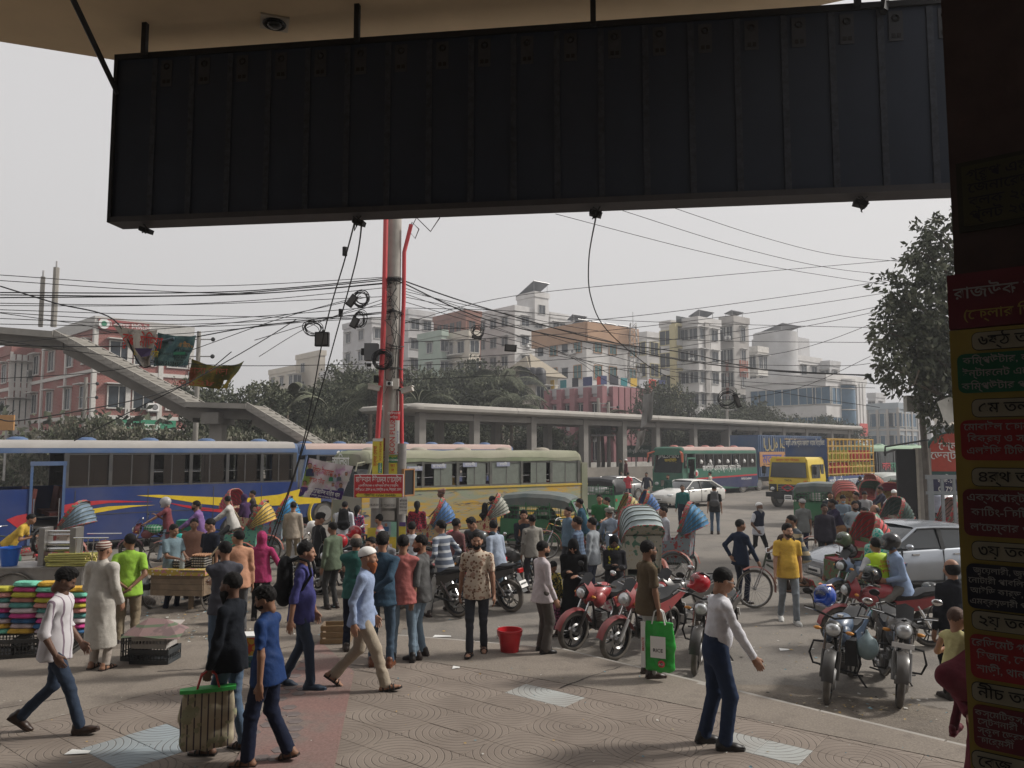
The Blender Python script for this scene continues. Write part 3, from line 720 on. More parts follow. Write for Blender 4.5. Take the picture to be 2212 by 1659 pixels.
POSES=dict(stand=dict(feet=[(.11,0,0),(-.11,.03,0)],hands=[(.24,.03,.80),(-.24,.05,.80)]),back_hands=dict(feet=[(.11,0,0),(-.11,.03,0)],hands=[(.06,-.20,.93),(-.06,-.20,.96)],epole=(0,-.3,-1)),folded=dict(feet=[(.12,0,0),(-.12,.05,0)],hands=[(-.10,.20,1.13),(.10,.22,1.18)]),phone=dict(feet=[(.11,0,0),(-.11,.03,0)],hands=[(.05,.28,1.15),(-.10,.22,1.08)],head=(0,-22)),hold=dict(feet=[(.11,0,0),(-.11,.03,0)],hands=[(.10,.32,1.05),(-.10,.32,1.05)],head=(0,-12)),walk=dict(feet=[(.09,.30,0,12),(-.09,-.34,.07,-35)],hands=[(.25,-.16,.86),(-.25,.22,.88)],hip=(0,0,.875),lean=4),walk2=dict(feet=[(.09,-.34,.07,-35),(-.09,.30,0,12)],hands=[(.25,.20,.88),(-.25,-.16,.86)],hip=(0,0,.875),lean=4),step=dict(feet=[(.09,.14,0,0),(-.09,-.20,.03,-18)],hands=[(.25,-.08,.82),(-.25,.12,.83)],lean=2),step2=dict(feet=[(.09,-.20,.03,-18),(-.09,.14,0,0)],hands=[(.25,.12,.83),(-.25,-.08,.82)],lean=2),hips=dict(feet=[(.13,0,0),(-.13,.04,0)],hands=[(.18,.08,1.0),(-.24,.10,.86)]),lean=dict(feet=[(.11,0,0),(-.11,.05,0)],hands=[(.16,.42,1.02),(-.16,.40,1.02)],lean=22,hip=(0,-.08,.90)),moto=dict(hip=(0,-.05,.80),feet=[(.17,.17,.26,5),(-.17,.17,.26,5)],hands=[(.32,.50,1.04),(-.32,.50,1.04)],lean=10,kpole=(0,1,.3)),motofoot=dict(hip=(0,-.05,.82),feet=[(.28,.16,0,5),(-.28,.12,0,5)],hands=[(.30,.48,1.04),(-.30,.48,1.04)],lean=6),motorest=dict(hip=(0,-.05,.80),feet=[(.26,.20,0,5),(-.18,.17,.26,5)],hands=[(.10,.22,.92),(-.10,.24,.94)],lean=8),cycle=dict(hip=(0,-.12,.95),feet=[(.10,.02,.14,5),(-.10,.26,.40,5)],hands=[(.22,.48,1.05),(-.22,.48,1.05)],lean=22),sit=dict(hip=(0,0,.50),feet=[(.14,.42,0,0),(-.14,.42,0,0)],hands=[(.14,.36,.62),(-.14,.36,.60)],lean=12),squat=dict(hip=(0,0,.30),feet=[(.14,.22,0,0),(-.14,.22,0,0)],hands=[(.12,.36,.45),(-.12,.36,.45)],lean=30),)
_pn=[0]
def person(pos,rz,H=1.68,pose='stand',skin='b',hair='short',hairmat=None,face=None,facemat=None,top=None,sleeve='long',tuck=False,bot=None,loose=0.0,garment=None,shoes=None,sandal=False,belly=0.0,width=1.06,label='',group=None,vox=None,collar=True,name='person',veil=None,helmet=None,visor=None,headrot=None,mask=None,extra=None,scarf=None,cat=None,**over):
 _pn[0]+=1;seed=_pn[0]
 p=dict(hip=(0,0,.915),lean=0,head=(0,0),epole=(0,-1,-.35),kpole=(0,1,0),side=0,twist=0);p.update(POSES[pose]);p.update(over)
 dist=math.hypot(pos[0],pos[1]);vox=vox or (.013 if dist<9 else.016 if dist<13 else.021 if dist<20 else.028)
 fine=.0065 if dist<9 else.008 if dist<13 else.011 if dist<20 else.016
 s=H/1.70;root=empty(name,pos,R(rz),label,cat or name,group)
 hip=V3(*p['hip']);hh=hip[2]
 Tr=rot(p['twist'],-p['lean'],p['side'])
 T=lambda x,y,z:hip+Tr@V3(x*width,y,z)
 neck=T(0,0,.525);shR,shL=T(.166,-.008,.440),T(-.166,-.008,.440);chest=T(0,.005,.34);waist=T(0,.0,.14);pel=T(0,-.005,.02)
 fr=Tr@V3(0,1,0)
 s_h=over.get('headscale',1.0);hy,hp=p['head'];hr=headrot if headrot is not None else 0
 Hr=rot(hy,hp*1.0,hr);
 if p['lean']>25:Hr=rot(hy,hp-p['lean']*.4,hr)
 hc=neck+nrm(Tr@V3(0,0,1)*.6+V3(0,0,.4))*.143+Hr@V3(0,.018,0)
 hips=[hip+V3(.092*width,0,0),hip+V3(-.092*width,0,0)]
 feet=[];knees=[];ank=[]
 for i,ft in enumerate(p['feet']):
  a=V3(ft[0],ft[1],ft[2]+.085);k,a=ik(hips[i],a,.43,.415,p['kpole']if i==0 or 'kpole2' not in p else p['kpole2']);knees.append(k);ank.append(a)
 elb=[];wr=[]
 for i,h in enumerate(p['hands']):
  sh=(shR,shL)[i];e,w=ik(sh,V3(*h),.285,.255,V3(p['epole'][0]+(.5 if i==0 else -.5),p['epole'][1],p['epole'][2]));elb.append(e);wr.append(w)
 f=Field(max(vox,.012))
 ct=0 if sleeve=='none' else.02;f.cap(pel,waist,.10-ct,.10-ct,k=.05,front=fr,flat=.7).cap(waist,chest,.10-ct,.115-ct,k=.05,front=fr,flat=.7).cap(shR,shL,.04-ct/2,k=.05).cap(chest,neck,.07,.052,k=.06).cap(neck,hc+Hr@V3(0,-.022,-.06)*s_h,.052,.048,k=.03)
 for i in (0,1):
  f.cap((shR,shL)[i],elb[i],.036 if sleeve in ('long','rolled')else.040,.031 if sleeve=='long' else.036,k=.03).cap(elb[i],wr[i],.038,.026,k=.02)
  lgs=garment in ('lungi','skirt');f.cap(hips[i],knees[i],.06,.044 if lgs else.036,k=.04).cap(knees[i],ank[i],.046 if lgs else.036,.032,k=.02)
 bv,bf=f.build();parts=[(bv*s,bf,0)]
 hv,hf=tmpl('head',fine);parts.append(((hv*s_h@Hr.T+hc)*s,hf,0))
 def blob(c,r,mi,n=6):
  u=np.linspace(0,2*np.pi,n,endpoint=False);w=np.linspace(0,np.pi,5);vv=np.array([[math.sin(b_)*math.cos(a_),math.sin(b_)*math.sin(a_),math.cos(b_)]for b_ in w for a_ in u])*V3(*r)+V3(*c)
  ff=np.array([[i_*n+k_,(i_+1)*n+k_,(i_+1)*n+(k_+1)%n,i_*n+(k_+1)%n]for i_ in range(4)for k_ in range(n)])
  parts.append(((vv*s_h@Hr.T+hc)*s,ff,mi))
 if dist<22 and not veil=='niqab':
  for q in (-1,1):
   blob((q*.030,.080,-.006),(.0135,.009,.006),1);blob((q*.030,.0865,-.006),(.0062,.0045,.0058),2)
   blob((q*.032,.0875,.014),(.019,.006,.0042),3)
  blob((0,.0925,-.0705),(.020,.007,.0065),4)
 grips=p.get('grip',(False,False))
 for i in (0,1):
  hv,hf=tmpl('hand',fine if dist<20 else.014,grip=grips[i]or pose in ('moto','motofoot','cycle'))
  d=nrm(wr[i]-elb[i])if 'handdir' not in p else nrm(p['handdir'][i]);z=-d;inw=V3(-1,0,0)if i==0 else V3(1,0,0)
  if pose in ('moto','motofoot','cycle','hold','phone','lean'):inw=V3(0,0,-1)
  x=-(inw-z*(inw@z));x=nrm(x);y=np.cross(z,x)
  if i==1:
   hv=hv*V3(-1,1,1);hf=hf[:,::-1];x=nrm(inw-z*(inw@z));y=np.cross(z,x)
  Rm=np.stack([x,y,z],1);parts.append(((hv@Rm.T+wr[i])*s,hf,0))
 o=bpy.data.objects.new('body',npmesh('body',parts,[SKIN[skin],EYEW,EYEB,HAIR,LIP[skin]]));COL.objects.link(o);o.parent=root
 def hd_obj(kind,mat,nm,sc_=1.0,**k):
  o=bpy.data.objects.new(nm,tmesh(kind,max(fine,.008),mat,**k));COL.objects.link(o);o.parent=root
  Mx=Matrix(Hr.tolist()).to_4x4();o.matrix_local=Matrix.Translation(Vector(hc*s))@Mx@Matrix.Scale(s*sc_*s_h,4);return o
 if hair and not veil:hd_obj(hair,hairmat or (HAIR if hair not in ('kufi','turban','cap')else WHITE),'hair' if hair not in ('kufi','turban','cap')else hair)
 if hair in ('kufi','turban','cap'):hd_obj('thin',facemat if (facemat and facemat is not RUST)else HAIR,'hair')
 if face:hd_obj(face,facemat or HAIR,'beard' if 'beard' in face else 'moustache')
 if veil:hd_obj(veil,over.get('veilmat',BLACKCLOTH),'veil')
 if mask:hd_obj('mask',mask,'face_mask')
 if helmet:
  hd_obj('helmet',helmet,'helmet')
  if visor:hd_obj('visor',visor,'visor')
 if over.get('glasses'):
  g=MB();gm=over['glasses']
  for q in (-1,1):g.ell((q*.031,.103,-.004),(.022,.004,.015),gm,8,4);g.cyl((q*.052,.100,0),(q*.082,.0,.004),.003,gm,4)
  g.cyl((-.01,.106,0),(.01,.106,0),.003,gm,4);o=g.obj('glasses',root);o.matrix_local=Matrix.Translation(Vector(hc*s))@Matrix(Hr.tolist()).to_4x4()@Matrix.Scale(s,4)
 def add(f,nm,mat,fold,planes=(),fd=(1,1,1),fq=26,sd=0):
  v,q=f.build(fold=fold,seed=seed*7+sd,planes=planes,fold_dir=fd,freq=fq);o=bpy.data.objects.new(nm,npmesh(nm,[(v*s,q,0)],[mat]));COL.objects.link(o);o.parent=root;return o
 seated=hh<.86
 lw=loose
 if bot is not None and garment not in ('lungi','skirt','burqa'):
  f=Field(vox);f.cap(T(0,-.01,-.01),T(0,-.005,.14 if tuck else.12),.146+lw*.2,.152 if tuck else.138,k=.05,front=fr,flat=.78,cut1=tuck)
  for i in (0,1):
   kn=knees[i];f.cap(hips[i]+V3(0,-.006,.0),kn,.088+lw*.5,.066+lw,k=.05).cap(kn,ank[i]+nrm(kn-ank[i])*.0,.062+lw,.050+lw,k=.025,cut1=False)
   a=ank[i]+V3(0,.0,-.02);f.cap(ank[i]+nrm(kn-ank[i])*.14,a+nrm(kn-ank[i])*over.get('cuff',0.0),.052+lw,.053+lw*1.2,k=.02,cut1=True)
  add(f,'trousers',bot,.011,fd=(.7,.7,1.3),fq=36,sd=1)
 if garment in ('lungi','skirt'):
  f=Field(vox);zl=.16 if garment=='skirt' else.28
  if seated or pose=='cycle':
   f.cap(T(0,-.01,-.01),T(0,0,.10),.15,.14,k=.05,front=fr,flat=.8)
   for i in (0,1):f.cap(hips[i],knees[i],.12,.10,k=.10).cap(knees[i],knees[i]*.35+ank[i]*.65,.10,.095,k=.06,cut1=True)
   f.cap((knees[0]+hips[0])/2,(knees[1]+hips[1])/2,.08,k=.08)
  else:
   f.cap(T(0,0,.12),T(0,0,0),.14,.155,k=.04,front=fr,flat=.8)
   f.cap(hip,(ank[0]+ank[1])/2*V3(1,1,0)+V3(0,0,zl),.155,.17 if garment=='lungi' else.22,k=.06,front=fr,flat=.9)
   for i in (0,1):f.cap(knees[i],knees[i]*.4+ank[i]*.6,.09,.10,k=.08)
  add(f,garment,bot,.008,planes=[]if seated else [(0,0,-1,-zl)],fd=(1,1,.12),fq=55,sd=1)
 if garment in ('burqa','tunic'):
  f=Field(vox);zl=.03 if garment=='burqa' else.30;mid=(ank[0]+ank[1])/2*V3(1,1,0)
  f.cap(chest,hip,.145,.17,k=.06,front=fr,flat=.8).cap(hip,mid+V3(0,0,zl),.18,.27 if garment=='burqa' else.22,k=.08,front=fr,flat=.85)
  f.cap(shR,shL,.066,k=.06).cap(T(0,0,.46),T(0,-.0,.53),.085,.06,k=.04)
  for i in (0,1):
   f.cap((shR,shL)[i],elb[i],.068,.062,k=.05).cap(elb[i],wr[i]*.97+elb[i]*.03,.060,.052,k=.03,cut1=True)
   if garment=='burqa':f.cap(knees[i],ank[i]+V3(0,0,.03),.10,.10,k=.08)
  add(f,'gown' if garment=='burqa' else 'long_tunic',top,.010,planes=[(0,0,-1,-zl)],fd=(1,1,.15),fq=38)
 elif top is not None:
  f=Field(vox);hem=-.14 if not tuck else.055
  bl=belly;zz=T(0,0,hem)
  if not tuck:f.cap(T(0,-.004,.04),T(0,-.006,hem),.182,.206+lw*.8,k=.05,front=fr,flat=.80,cut1=True)
  f.cap(T(0,0,.07 if tuck else.03),T(0,0,.18),.140 if tuck else.174,.146,k=.05,front=fr,flat=.75).cap(T(0,0,.18),T(0,.004,.37),.145,.158,k=.06,front=fr,flat=.72)
  if bl:f.ball(T(0,.05+bl*.3,.13),(.13+bl*.3,.08+bl,.14),.06)
  f.cap(shR,shL,.056,k=.06,front=Tr@V3(0,0,1),flat=.9).cap(T(-.09,-.010,.462),T(.09,-.010,.462),.045,k=.05).cap(T(-.035,-.010,.492),T(.035,-.010,.492),.040,k=.04)
  if collar:f.cap(T(0,-.012,.49),T(0,-.006,.548),.064,.063,k=.008,cut1=True)
  for i in (0,1):
   sh=(shR,shL)[i];e=elb[i]
   if sleeve=='short':m=sh*.22+e*.78;f.cap(sh,m,.059,.064,k=.022,cut1=True)
   elif sleeve=='rolled':f.cap(sh,e,.059,.054,k=.022).cap(e,e*.75+wr[i]*.25,.052,.053,k=.02,cut1=True)
   elif sleeve=='long':f.cap(sh,e,.059,.053,k=.022).cap(e,wr[i]*1.0,.050,.041,k=.025,cut1=True)
  n=-(Tr@V3(0,0,1));pl=(n[0],n[1],n[2],float(n@zz))
  if p['lean']<30:f.planes=[pl];planes=[pl]if not _hands_low(wr,n,pl)else []
  else:planes=[]
  if not tuck and planes==[]:pass
  add(f,'shirt',top,.015 if dist<12 else.011,planes=[],fd=(1,1,.8),fq=30)
 if over.get('vest'):
  f=Field(vox);f.cap(T(0,0,.0),T(0,0,.18),.166,.158,k=.05,front=fr,flat=.78).cap(T(0,0,.18),T(0,.004,.38),.158,.170,k=.06,front=fr,flat=.76).cap(T(.13,0,.47),T(-.13,0,.47),.072,k=.07)
  add(f,'vest',over['vest'],.004)
 if scarf:
  f=Field(vox);f.cap(T(-.07,.0,.52),T(.07,.0,.52),.062,k=.03).cap(T(.07,.05,.52),T(.10,.13,.20),.03,.035,k=.03,front=fr,flat=.4);add(f,'scarf',scarf,.006,fq=40)
 smat=shoes or M((.03,.02,.017),.45,var=.1)
 for i,ft in enumerate(p['feet']):
  a=ank[i];pt=ft[3]if len(ft)>3 else 0;yw=ft[4]if len(ft)>4 else (-6 if i==0 else 6)
  Mx=Matrix.Translation(Vector(a*s))@Euler((R(pt),0,R(yw))).to_matrix().to_4x4()@Matrix.Translation((0,0,-.085*s))@Matrix.Scale(s,4)
  k=SKIN[skin]if sandal else smat
  o=bpy.data.objects.new('foot' if sandal else 'shoe',tmesh('shoe',max(fine,.009),k));COL.objects.link(o);o.parent=root;o.matrix_local=Mx@(Matrix.Diagonal((.88,.95,.8,1))if sandal else Matrix.Identity(4))
  so=bpy.data.objects.new('sole',sole_mesh(smat));COL.objects.link(so);so.parent=root;so.matrix_local=Mx
  if sandal and dist<14:st=bpy.data.objects.new('strap',strap_mesh(smat));COL.objects.link(st);st.parent=root;st.matrix_local=Mx
 root['_w']=[float(x)for x in np.concatenate([wr[0]*s,wr[1]*s,hc*s,T(0,-.16,.34)*s])]
 return root
def _hands_low(wr,n,pl):return any(float(n@w)>pl[3]-.04 for w in wr)and False
BLACKCLOTH=M((.006,.006,.007),.9,var=.2,scale=9,spec=.15,key='blackcloth')
def wpt(root,i,off=(0,0,0)):
 """world position of wrist 0/1, head 2, back 3 of a person"""
 w=root['_w'][i*3:i*3+3];return root.location+Euler(root.rotation_euler).to_matrix()@(Vector(w)+Vector(off))
YZ=lambda y,z:(0,y,z)
def paint(c,rough=.35,dust=.25,var=.1,scale=2.5):return M(c,rough+.1,0,var=var,scale=scale,dust=dust,spec=.3)
def wheel_mesh(r,w,hub,seg=22,rimmat=None,name='wheel'):
 t=MB();Ax=Matrix(((1,0,0),(0,0,1),(0,-1,0)))
 t.lathe((0,0,0),[(r*.62,-w/2),(r*.90,-w/2),(r,-w*.32),(r,w*.32),(r*.90,w/2),(r*.62,w/2)],RUBBER,seg,Ax,False)
 tm=t.mesh('tyre',40);h=MB()
 h.lathe((0,0,0),[(r*.64,-w*.52),(r*.56,-w*.50),(r*.50,-w*.30),(r*.22,-w*.36),(r*.2,-w*.55),(0.001,-w*.55)],rimmat or hub,seg,Ax)
 h.lathe((0,0,0),[(0.001,w*.55),(r*.2,w*.55),(r*.22,w*.36),(r*.50,w*.30),(r*.56,w*.50),(r*.64,w*.52)],rimmat or hub,seg,Ax)
 for k in range(6):
  a=R(60*k)
  for sgn in (-1,1):h.ell((r*.36*math.cos(a),sgn*w*.33,r*.36*math.sin(a)),(r*.07,.012,r*.07),BLACK,6,3)
 return tm,h.mesh('rim',40)
_wm={}
def put_wheel(root,x,y,r,w,mat):
 k=(r,w,mat.name)
 if k not in _wm:_wm[k]=wheel_mesh(r,w,mat)
 wl_=empty('wheel',(x,y,r));wl_.parent=root
 inst('tyre',_wm[k][0],wl_);inst('rim',_wm[k][1],wl_);return wl_
def side_xz(root,y,u,v):
 """sight ray through a picture point to a vehicle's side plane at local y: local (x, z)"""
 a=root.rotation_euler.z;d=ray(u,v);fx,fy=math.cos(a),math.sin(a);o=root.location
 px,py=o.x-math.sin(a)*y,o.y+math.cos(a)*y
 t=(px*fy-py*fx)/(d.x*fy-d.y*fx);q=d*t
 return ((q.x-px)*fx+(q.y-py)*fy,CAM_H+q.z-o.z)
def arc_outline(L,z0,z1,wheels,r,x0=None,x1=None):
 """side panel outline (x,z) with half-round wheel openings in its lower edge"""
 x0=-L/2 if x0 is None else x0;x1=L/2 if x1 is None else x1
 pts=[(x0,z1),(x0,z0)]
 for wx in sorted(wheels):
  if wx-r<x0 or wx+r>x1:continue
  pts+=[(wx-r*math.cos(R(t)),z0+max(0,r*math.sin(R(t))-0.0))for t in range(0,181,20)]
 return pts+[(x1,z0),(x1,z1)]
def bus(root,L,W,H,lower,upper,roofm,pillar,n=7,belt=1.62,wtop=2.55,skirt=.38,wheels=(-.28,.30),door=None,frontm=None,wr=.47,doorm=None,openw=.35,header=None,pane=None,domes=4,domem=None,rag=False,sidepanel=None,seats=True):
 hw=W/2;xf=L/2;wx=[w*L for w in wheels];pane=pane or M((.028,.022,.018),.25,var=.25,scale=2,spec=.35,alpha=.72)
 P={}
 b=MB()
 for s in (1,-1):
  dx0=dx1=None
  segs=[(-L/2,L/2)]
  if s==1 and door:segs=[(-L/2,door[0]),(door[1],L/2)]
  for x0,x1 in segs:
   if x1-x0<.05:continue
   o=arc_outline(L,skirt,belt,wx,wr+.12,x0,x1);b.prism([(x,s*hw,z)for x,z in o],(0,-s*.05,0),lower)
 b.box((-L/2+.03,0,(skirt+belt)/2),(.06,W-.10,belt-skirt),lower)
 b.box((xf-.03,0,(skirt+belt-.25)/2),(.06,W-.10,belt-.25-skirt),frontm or lower)
 body=b.obj('body',root);P['body']=body
 u=MB()
 sec=lambda x,k,dz=0:[(x,y*k,z+dz)for y,z in [(-hw,wtop),(-hw,H-.24),(-hw+.05,H-.11),(-hw+.18,H-.03),(-hw*.4,H),(hw*.4,H),(hw-.18,H-.03),(hw-.05,H-.11),(hw,H-.24),(hw,wtop)]]
 def jit(q):return [(x+0,y+(rnd.uniform(-.012,.012)if rag else 0),z+(rnd.uniform(-.02,.02)if rag else 0))for x,y,z in q]
 n_s=14
 secs=[sec(-L/2,.97,-.05)]+[jit(sec(-L/2+.12+(L-.35)*i/n_s,1))for i in range(n_s+1)]+[sec(xf-.10,.985,-.03),sec(xf,.93,-.10)]
 u.loft(secs,upper);up=u.obj('roof',root,smooth=35)
 t=MB();t.loft([[(x,y*1.004,z+.006)for x,y,z in q[1:9]]for q in secs[1:-2]],roofm,closed=False,cap=False);t.obj('roof_top',up,smooth=60)
 for k in range(domes):
  d=MB();d.lathe((0,0,0),[(.30,0),(.27,.07),(.15,.12),(.001,.13)],domem or upper,12);d.obj('roof_vent',up,smooth=60).location=(-L/2+L*(k+.5)/domes,-.1,H-.02)
 span0,span1=-L/2+.12,xf-.75
 if door and door[0]>0:span1=door[0]-.02
 wd=(span1-span0)/n
 pm=MB();pm.box((0,0,0),(.10,.06,wtop-belt),pillar);pmesh=pm.mesh('window_pillar')
 q=MB();q.box((0,0,0),(wd*.52,.012,wtop-belt-.10),pane);qm=q.mesh('window_pane')
 q2=MB();
 for z in (-1,1):q2.box((0,0,z*(wtop-belt-.06)/2),(wd-.10,.03,.05),pillar)
 q2.box((0,.0,0),(.035,.03,wtop-belt-.1),pillar);fm=q2.mesh('window_frame')
 rl=MB();rl.cyl((-wd/2+.05,0,0),(wd/2-.05,0,0),.014,CHROME,5);rlm=rl.mesh('guard_rail')
 zc=(belt+wtop)/2
 for s in (1,-1):
  for k in range(n+1):inst('window_pillar',pmesh,root,(span0+wd*k,s*(hw-.03),zc),(0,0,0),(1.3 if k in (0,n)else 1,1,1))
  for k in range(n):
   xc=span0+wd*(k+.5);w_=inst('window_frame',fm,root,(xc,s*(hw-.025),zc))
   o1=rnd.uniform(-.03,.03)if rnd.random()>openw else rnd.uniform(.2,.42)*wd
   inst('window_pane',qm,w_,(-wd*.22+max(o1,0)*.5,-s*.012,0));inst('window_pane',qm,w_,(wd*.22-(o1 if o1>.1 else 0),s*.004,0))
   inst('guard_rail',rlm,w_,(0,-s*.04,-.08))
 f=MB();f.box((xf-.42,0,wtop+.02),(.80,W-.1,.10),pillar)
 for s in (1,-1):f.cyl((xf-.04,s*(hw-.05),belt-.3),(xf-.30,s*(hw-.06),wtop+.02),.05,upper,6);f.box((xf-.45,s*(hw-.02),belt-.1),(.62,.04,.28),lower)
 f.obj('windscreen_frame',root)
 g=MB();g.prism([(xf-.03,-hw+.08,belt-.25),(xf-.03,hw-.08,belt-.25),(xf-.28,hw-.10,wtop),(xf-.28,-hw+.10,wtop)],(-.01,0,0),GLASS if not header else M((.05,.06,.065),.1,var=0,spec=.8,alpha=.75));g.obj('windscreen',root)
 g=MB();g.box((xf+.05,0,skirt+.05),(.12,W*.98,.26),frontm or lower);g.obj('bumper',root)
 hl=MB();hl.ell((0,0,0),(.05,.17,.11),M((.55,.56,.56),.1,.3,var=0));hm=hl.mesh('headlight',60)
 for s in (1,-1):inst('headlight',hm,root,(xf+.0,s*(hw-.32),skirt+.42))
 g=MB()
 for k in range(5):g.box((xf+.012,0,skirt+.30+k*.075),(.02,W*.42,.035),CHROME)
 g.box((xf+.006,0,skirt+.45),(.012,W*.46,.42),BLACK);g.obj('grille',root)
 for s in (1,-1):
  m_=MB();m_.tube([(xf-.1,s*(hw-.05),wtop+.02),(xf+.22,s*(hw+.10),wtop-.02),(xf+.28,s*(hw+.12),wtop-.25)],.025,upper,5);m_.box((xf+.28,s*(hw+.12),wtop-.42),(.06,.16,.34),BLACK);m_.obj('wing_mirror',root)
 r_=MB();r_.box((-L/2+.03,0,(belt+wtop)/2),(.05,W-.35,wtop-belt-.1),GLASS)
 for s in (1,-1):r_.box((-L/2+.03,s*(hw-.12),(belt+wtop)/2),(.06,.24,wtop-belt),upper)
 r_.obj('rear_window',root)
 rr=MB()
 for s in (1,-1):rr.box((-L/2-.01,s*(hw-.2),.95),(.03,.2,.36),M((.35,.02,.02),.3))
 rr.obj('tail_light',root)
 i_=MB();i_.box((0,0,.78),(L-.2,W-.14,.06),M((.05,.045,.04),.8));i_.box((0,0,skirt+.1),(L-.3,W-.5,.3),BLACK);i_.obj('bus_floor',root)
 if seats:
  if 'bs' not in _TM:st=MB();smt=M((.11,.03,.025),.8,var=.3);st.box((0,0,1.12),(.42,.85,.12),smt);st.box((-.22,0,1.50),(.10,.82,.75),smt,ry=-.12);_TM['bs']=st.mesh('seat')
  for k in range(int((L-2)/.85)):
   for s in (1,-1):inst('seat',_TM['bs'],root,(-L/2+.5+k*.85,s*(hw-.55),0))
 for x in wx:
  for s in (1,-1):put_wheel(root,x,s*(hw-.19),wr,.27,STEEL)
  a=MB();a.cyl((x,hw-.06,wr+.02),(x,-hw+.06,wr+.02),wr+.10,BLACK,18);a.obj('wheel_well',root)
 if door:
  d=MB();x0,x1=door;dm=doorm or upper
  for x in (x0+.03,x1-.03):d.box((x,hw+.004,(skirt+wtop-.3)/2),(.07,.06,wtop-.3-skirt+.0),dm)
  d.box(((x0+x1)/2,hw+.01,wtop-.30),(x1-x0+.04,.07,.12),dm);d.box(((x0+x1)/2,hw-.2,skirt+.02),(x1-x0,.45,.05),STEEL);d.box(((x0+x1)/2,hw-.45,skirt+.30),(x1-x0,.3,.05),STEEL)
  for x in (x0+.12,x1-.12):d.cyl((x,hw-.02,skirt+.4),(x,hw-.02,skirt+1.3),.02,CHROME,6)
  d.obj('door_frame',root)
 return root
def swoosh(root,y,pts,mat,side=1,name='painted_stripe',th=.004):
 b=MB();b.prism([(x,y,z)for x,z in pts],(0,side*th,0),mat);return b.obj(name,root)
def sedan(root,col,L=4.45,W=1.70,H=1.46,tint=GLASS,wr=.31):
 hw=W/2;b=MB()
 st=[(-L/2,.70,.46,.72,.78),(-L/2+.12,.88,.28,.92,.98),(-L*.36,.97,.22,1.0,1.06),(-L*.22,1,.20,.98,1.02),(0,1,.20,.95,.98),(L*.13,1,.20,.93,.97),(L*.25,.99,.20,.90,.98),(L*.38,.96,.22,.82,.88),(L*.455,.88,.24,.70,.76),(L/2,.66,.34,.58,.62)]
 secs=[]
 for x,k,zb,zs,zt in st:
  w=hw*k;h=[(w*.86,zb),(w*.97,zb+.10),(w,(zb+zs)/2+.05),(w*.985,zs-.06),(w*.90,zs),(w*.5,zt)]
  secs.append([(x,-y,z)for y,z in h]+[(x,y,z)for y,z in reversed(h)])
 b.loft(secs,col);body=b.obj('body',root,smooth=50)
 g=MB();gs=[]
 cs=[(-L*.405,.70,.02),(-L*.25,.72,.40),(-L*.12,.74,.475),(0.02,.75,.485),(L*.08,.735,.44),(L*.235,.80,.01)]
 zb=.93
 for x,k,h in cs:gs.append([(x,-hw*.93,zb+min(.02,h)),(x,-hw*(.93-.17*h/.48),zb+h*.80),(x,-hw*(.72 if h>.1 else.7),zb+h),(x,hw*(.72 if h>.1 else.7),zb+h),(x,hw*(.93-.17*h/.48),zb+h*.80),(x,hw*.93,zb+min(.02,h))])
 g.loft(gs,tint);g.obj('windows',root,smooth=30)
 r=MB();r.loft([[(x,-hw*.785,z-.02),(x,-hw*.68,z+.018),(x,0,z+.035),(x,hw*.68,z+.018),(x,hw*.785,z-.02)]for x,z in ((-L*.255,zb+.39),(-L*.19,zb+.44),(-L*.11,zb+.475),(.02,zb+.485),(L*.07,zb+.45),(L*.09,zb+.42))],col,closed=False,cap=False)
 for s in (1,-1):
  e=.012
  r.tube([(-L*.26,s*(hw*.77),zb+.385),(-L*.33,s*hw*.86,zb+.20),(-L*.40,s*hw*.93,zb+.03)],[.035,.045,.06],col,6)
  r.tube([(L*.085,s*hw*.785,zb+.42),(L*.16,s*hw*.86,zb+.20),(L*.235,s*hw*.93,zb+.0)],.028,col,6)
  r.tube([(-L*.26,s*hw*.775,zb+.385),(-.5,s*(hw*.79),zb+.425),(0,s*hw*.79,zb+.435),(L*.085,s*hw*.785,zb+.42)],.025,col,6)
  r.box((-.12,s*hw*.865,zb+.20),(.09,.03,.43),BLACK,rx=s*.33)
 r.obj('roof',root,smooth=50)
 hl=MB()
 for s in (1,-1):
  m=MB();m.ell((L*.445,s*hw*.68,.66),(.20,.17,.075),M((.6,.62,.62),.08,.3,var=0));m.obj('headlight',root,smooth=80)
  m=MB();m.ell((-L*.485,s*hw*.68,.78),(.10,.16,.085),M((.4,.02,.02),.2,var=0));m.obj('tail_light',root,smooth=80)
  m=MB();m.ell((L*.165,s*(hw+.09),1.0),(.07,.10,.06),col);m.obj('wing_mirror',root,smooth=80)
  for x in (-.42,.55):
   m=MB();m.box((x,s*(hw+.002),.83),(.16,.025,.03),CHROME);m.obj('door_handle',root)
  m=MB()
  for x in (-.98,-.10,.86):m.box((x,s*(hw*.985-.006),.60),(.008,.05,.62),BLACK)
  m.box((0,s*(hw*.96),.27),(L*.62,.05,.03),BLACK);m.obj('door_gap',body)
  for wx in (-L*.29,L*.30):
   m=MB();m.cyl((wx,s*(hw-.30),wr+.02),(wx,s*(hw*.985+.004),wr+.02),wr+.055,BLACK,20);m.obj('wheel_arch',body);put_wheel(root,wx,s*(hw-.085),wr,.20,STEEL)
 m=MB();m.box((L*.487,0,.60),(.05,.62,.10),BLACK);
 for k in range(3):m.box((L*.492,0,.57+k*.03),(.05,.60,.010),CHROME)
 m.box((L*.49,0,.36),(.06,1.0,.10),BLACK);m.obj('grille',root)
 m=MB();m.box((L*.505,0,.44),(.02,.42,.11),WHITE);m.box((L*.515,0,.44),(.004,.34,.05),BLACK);m.obj('number_plate',root)
 return root
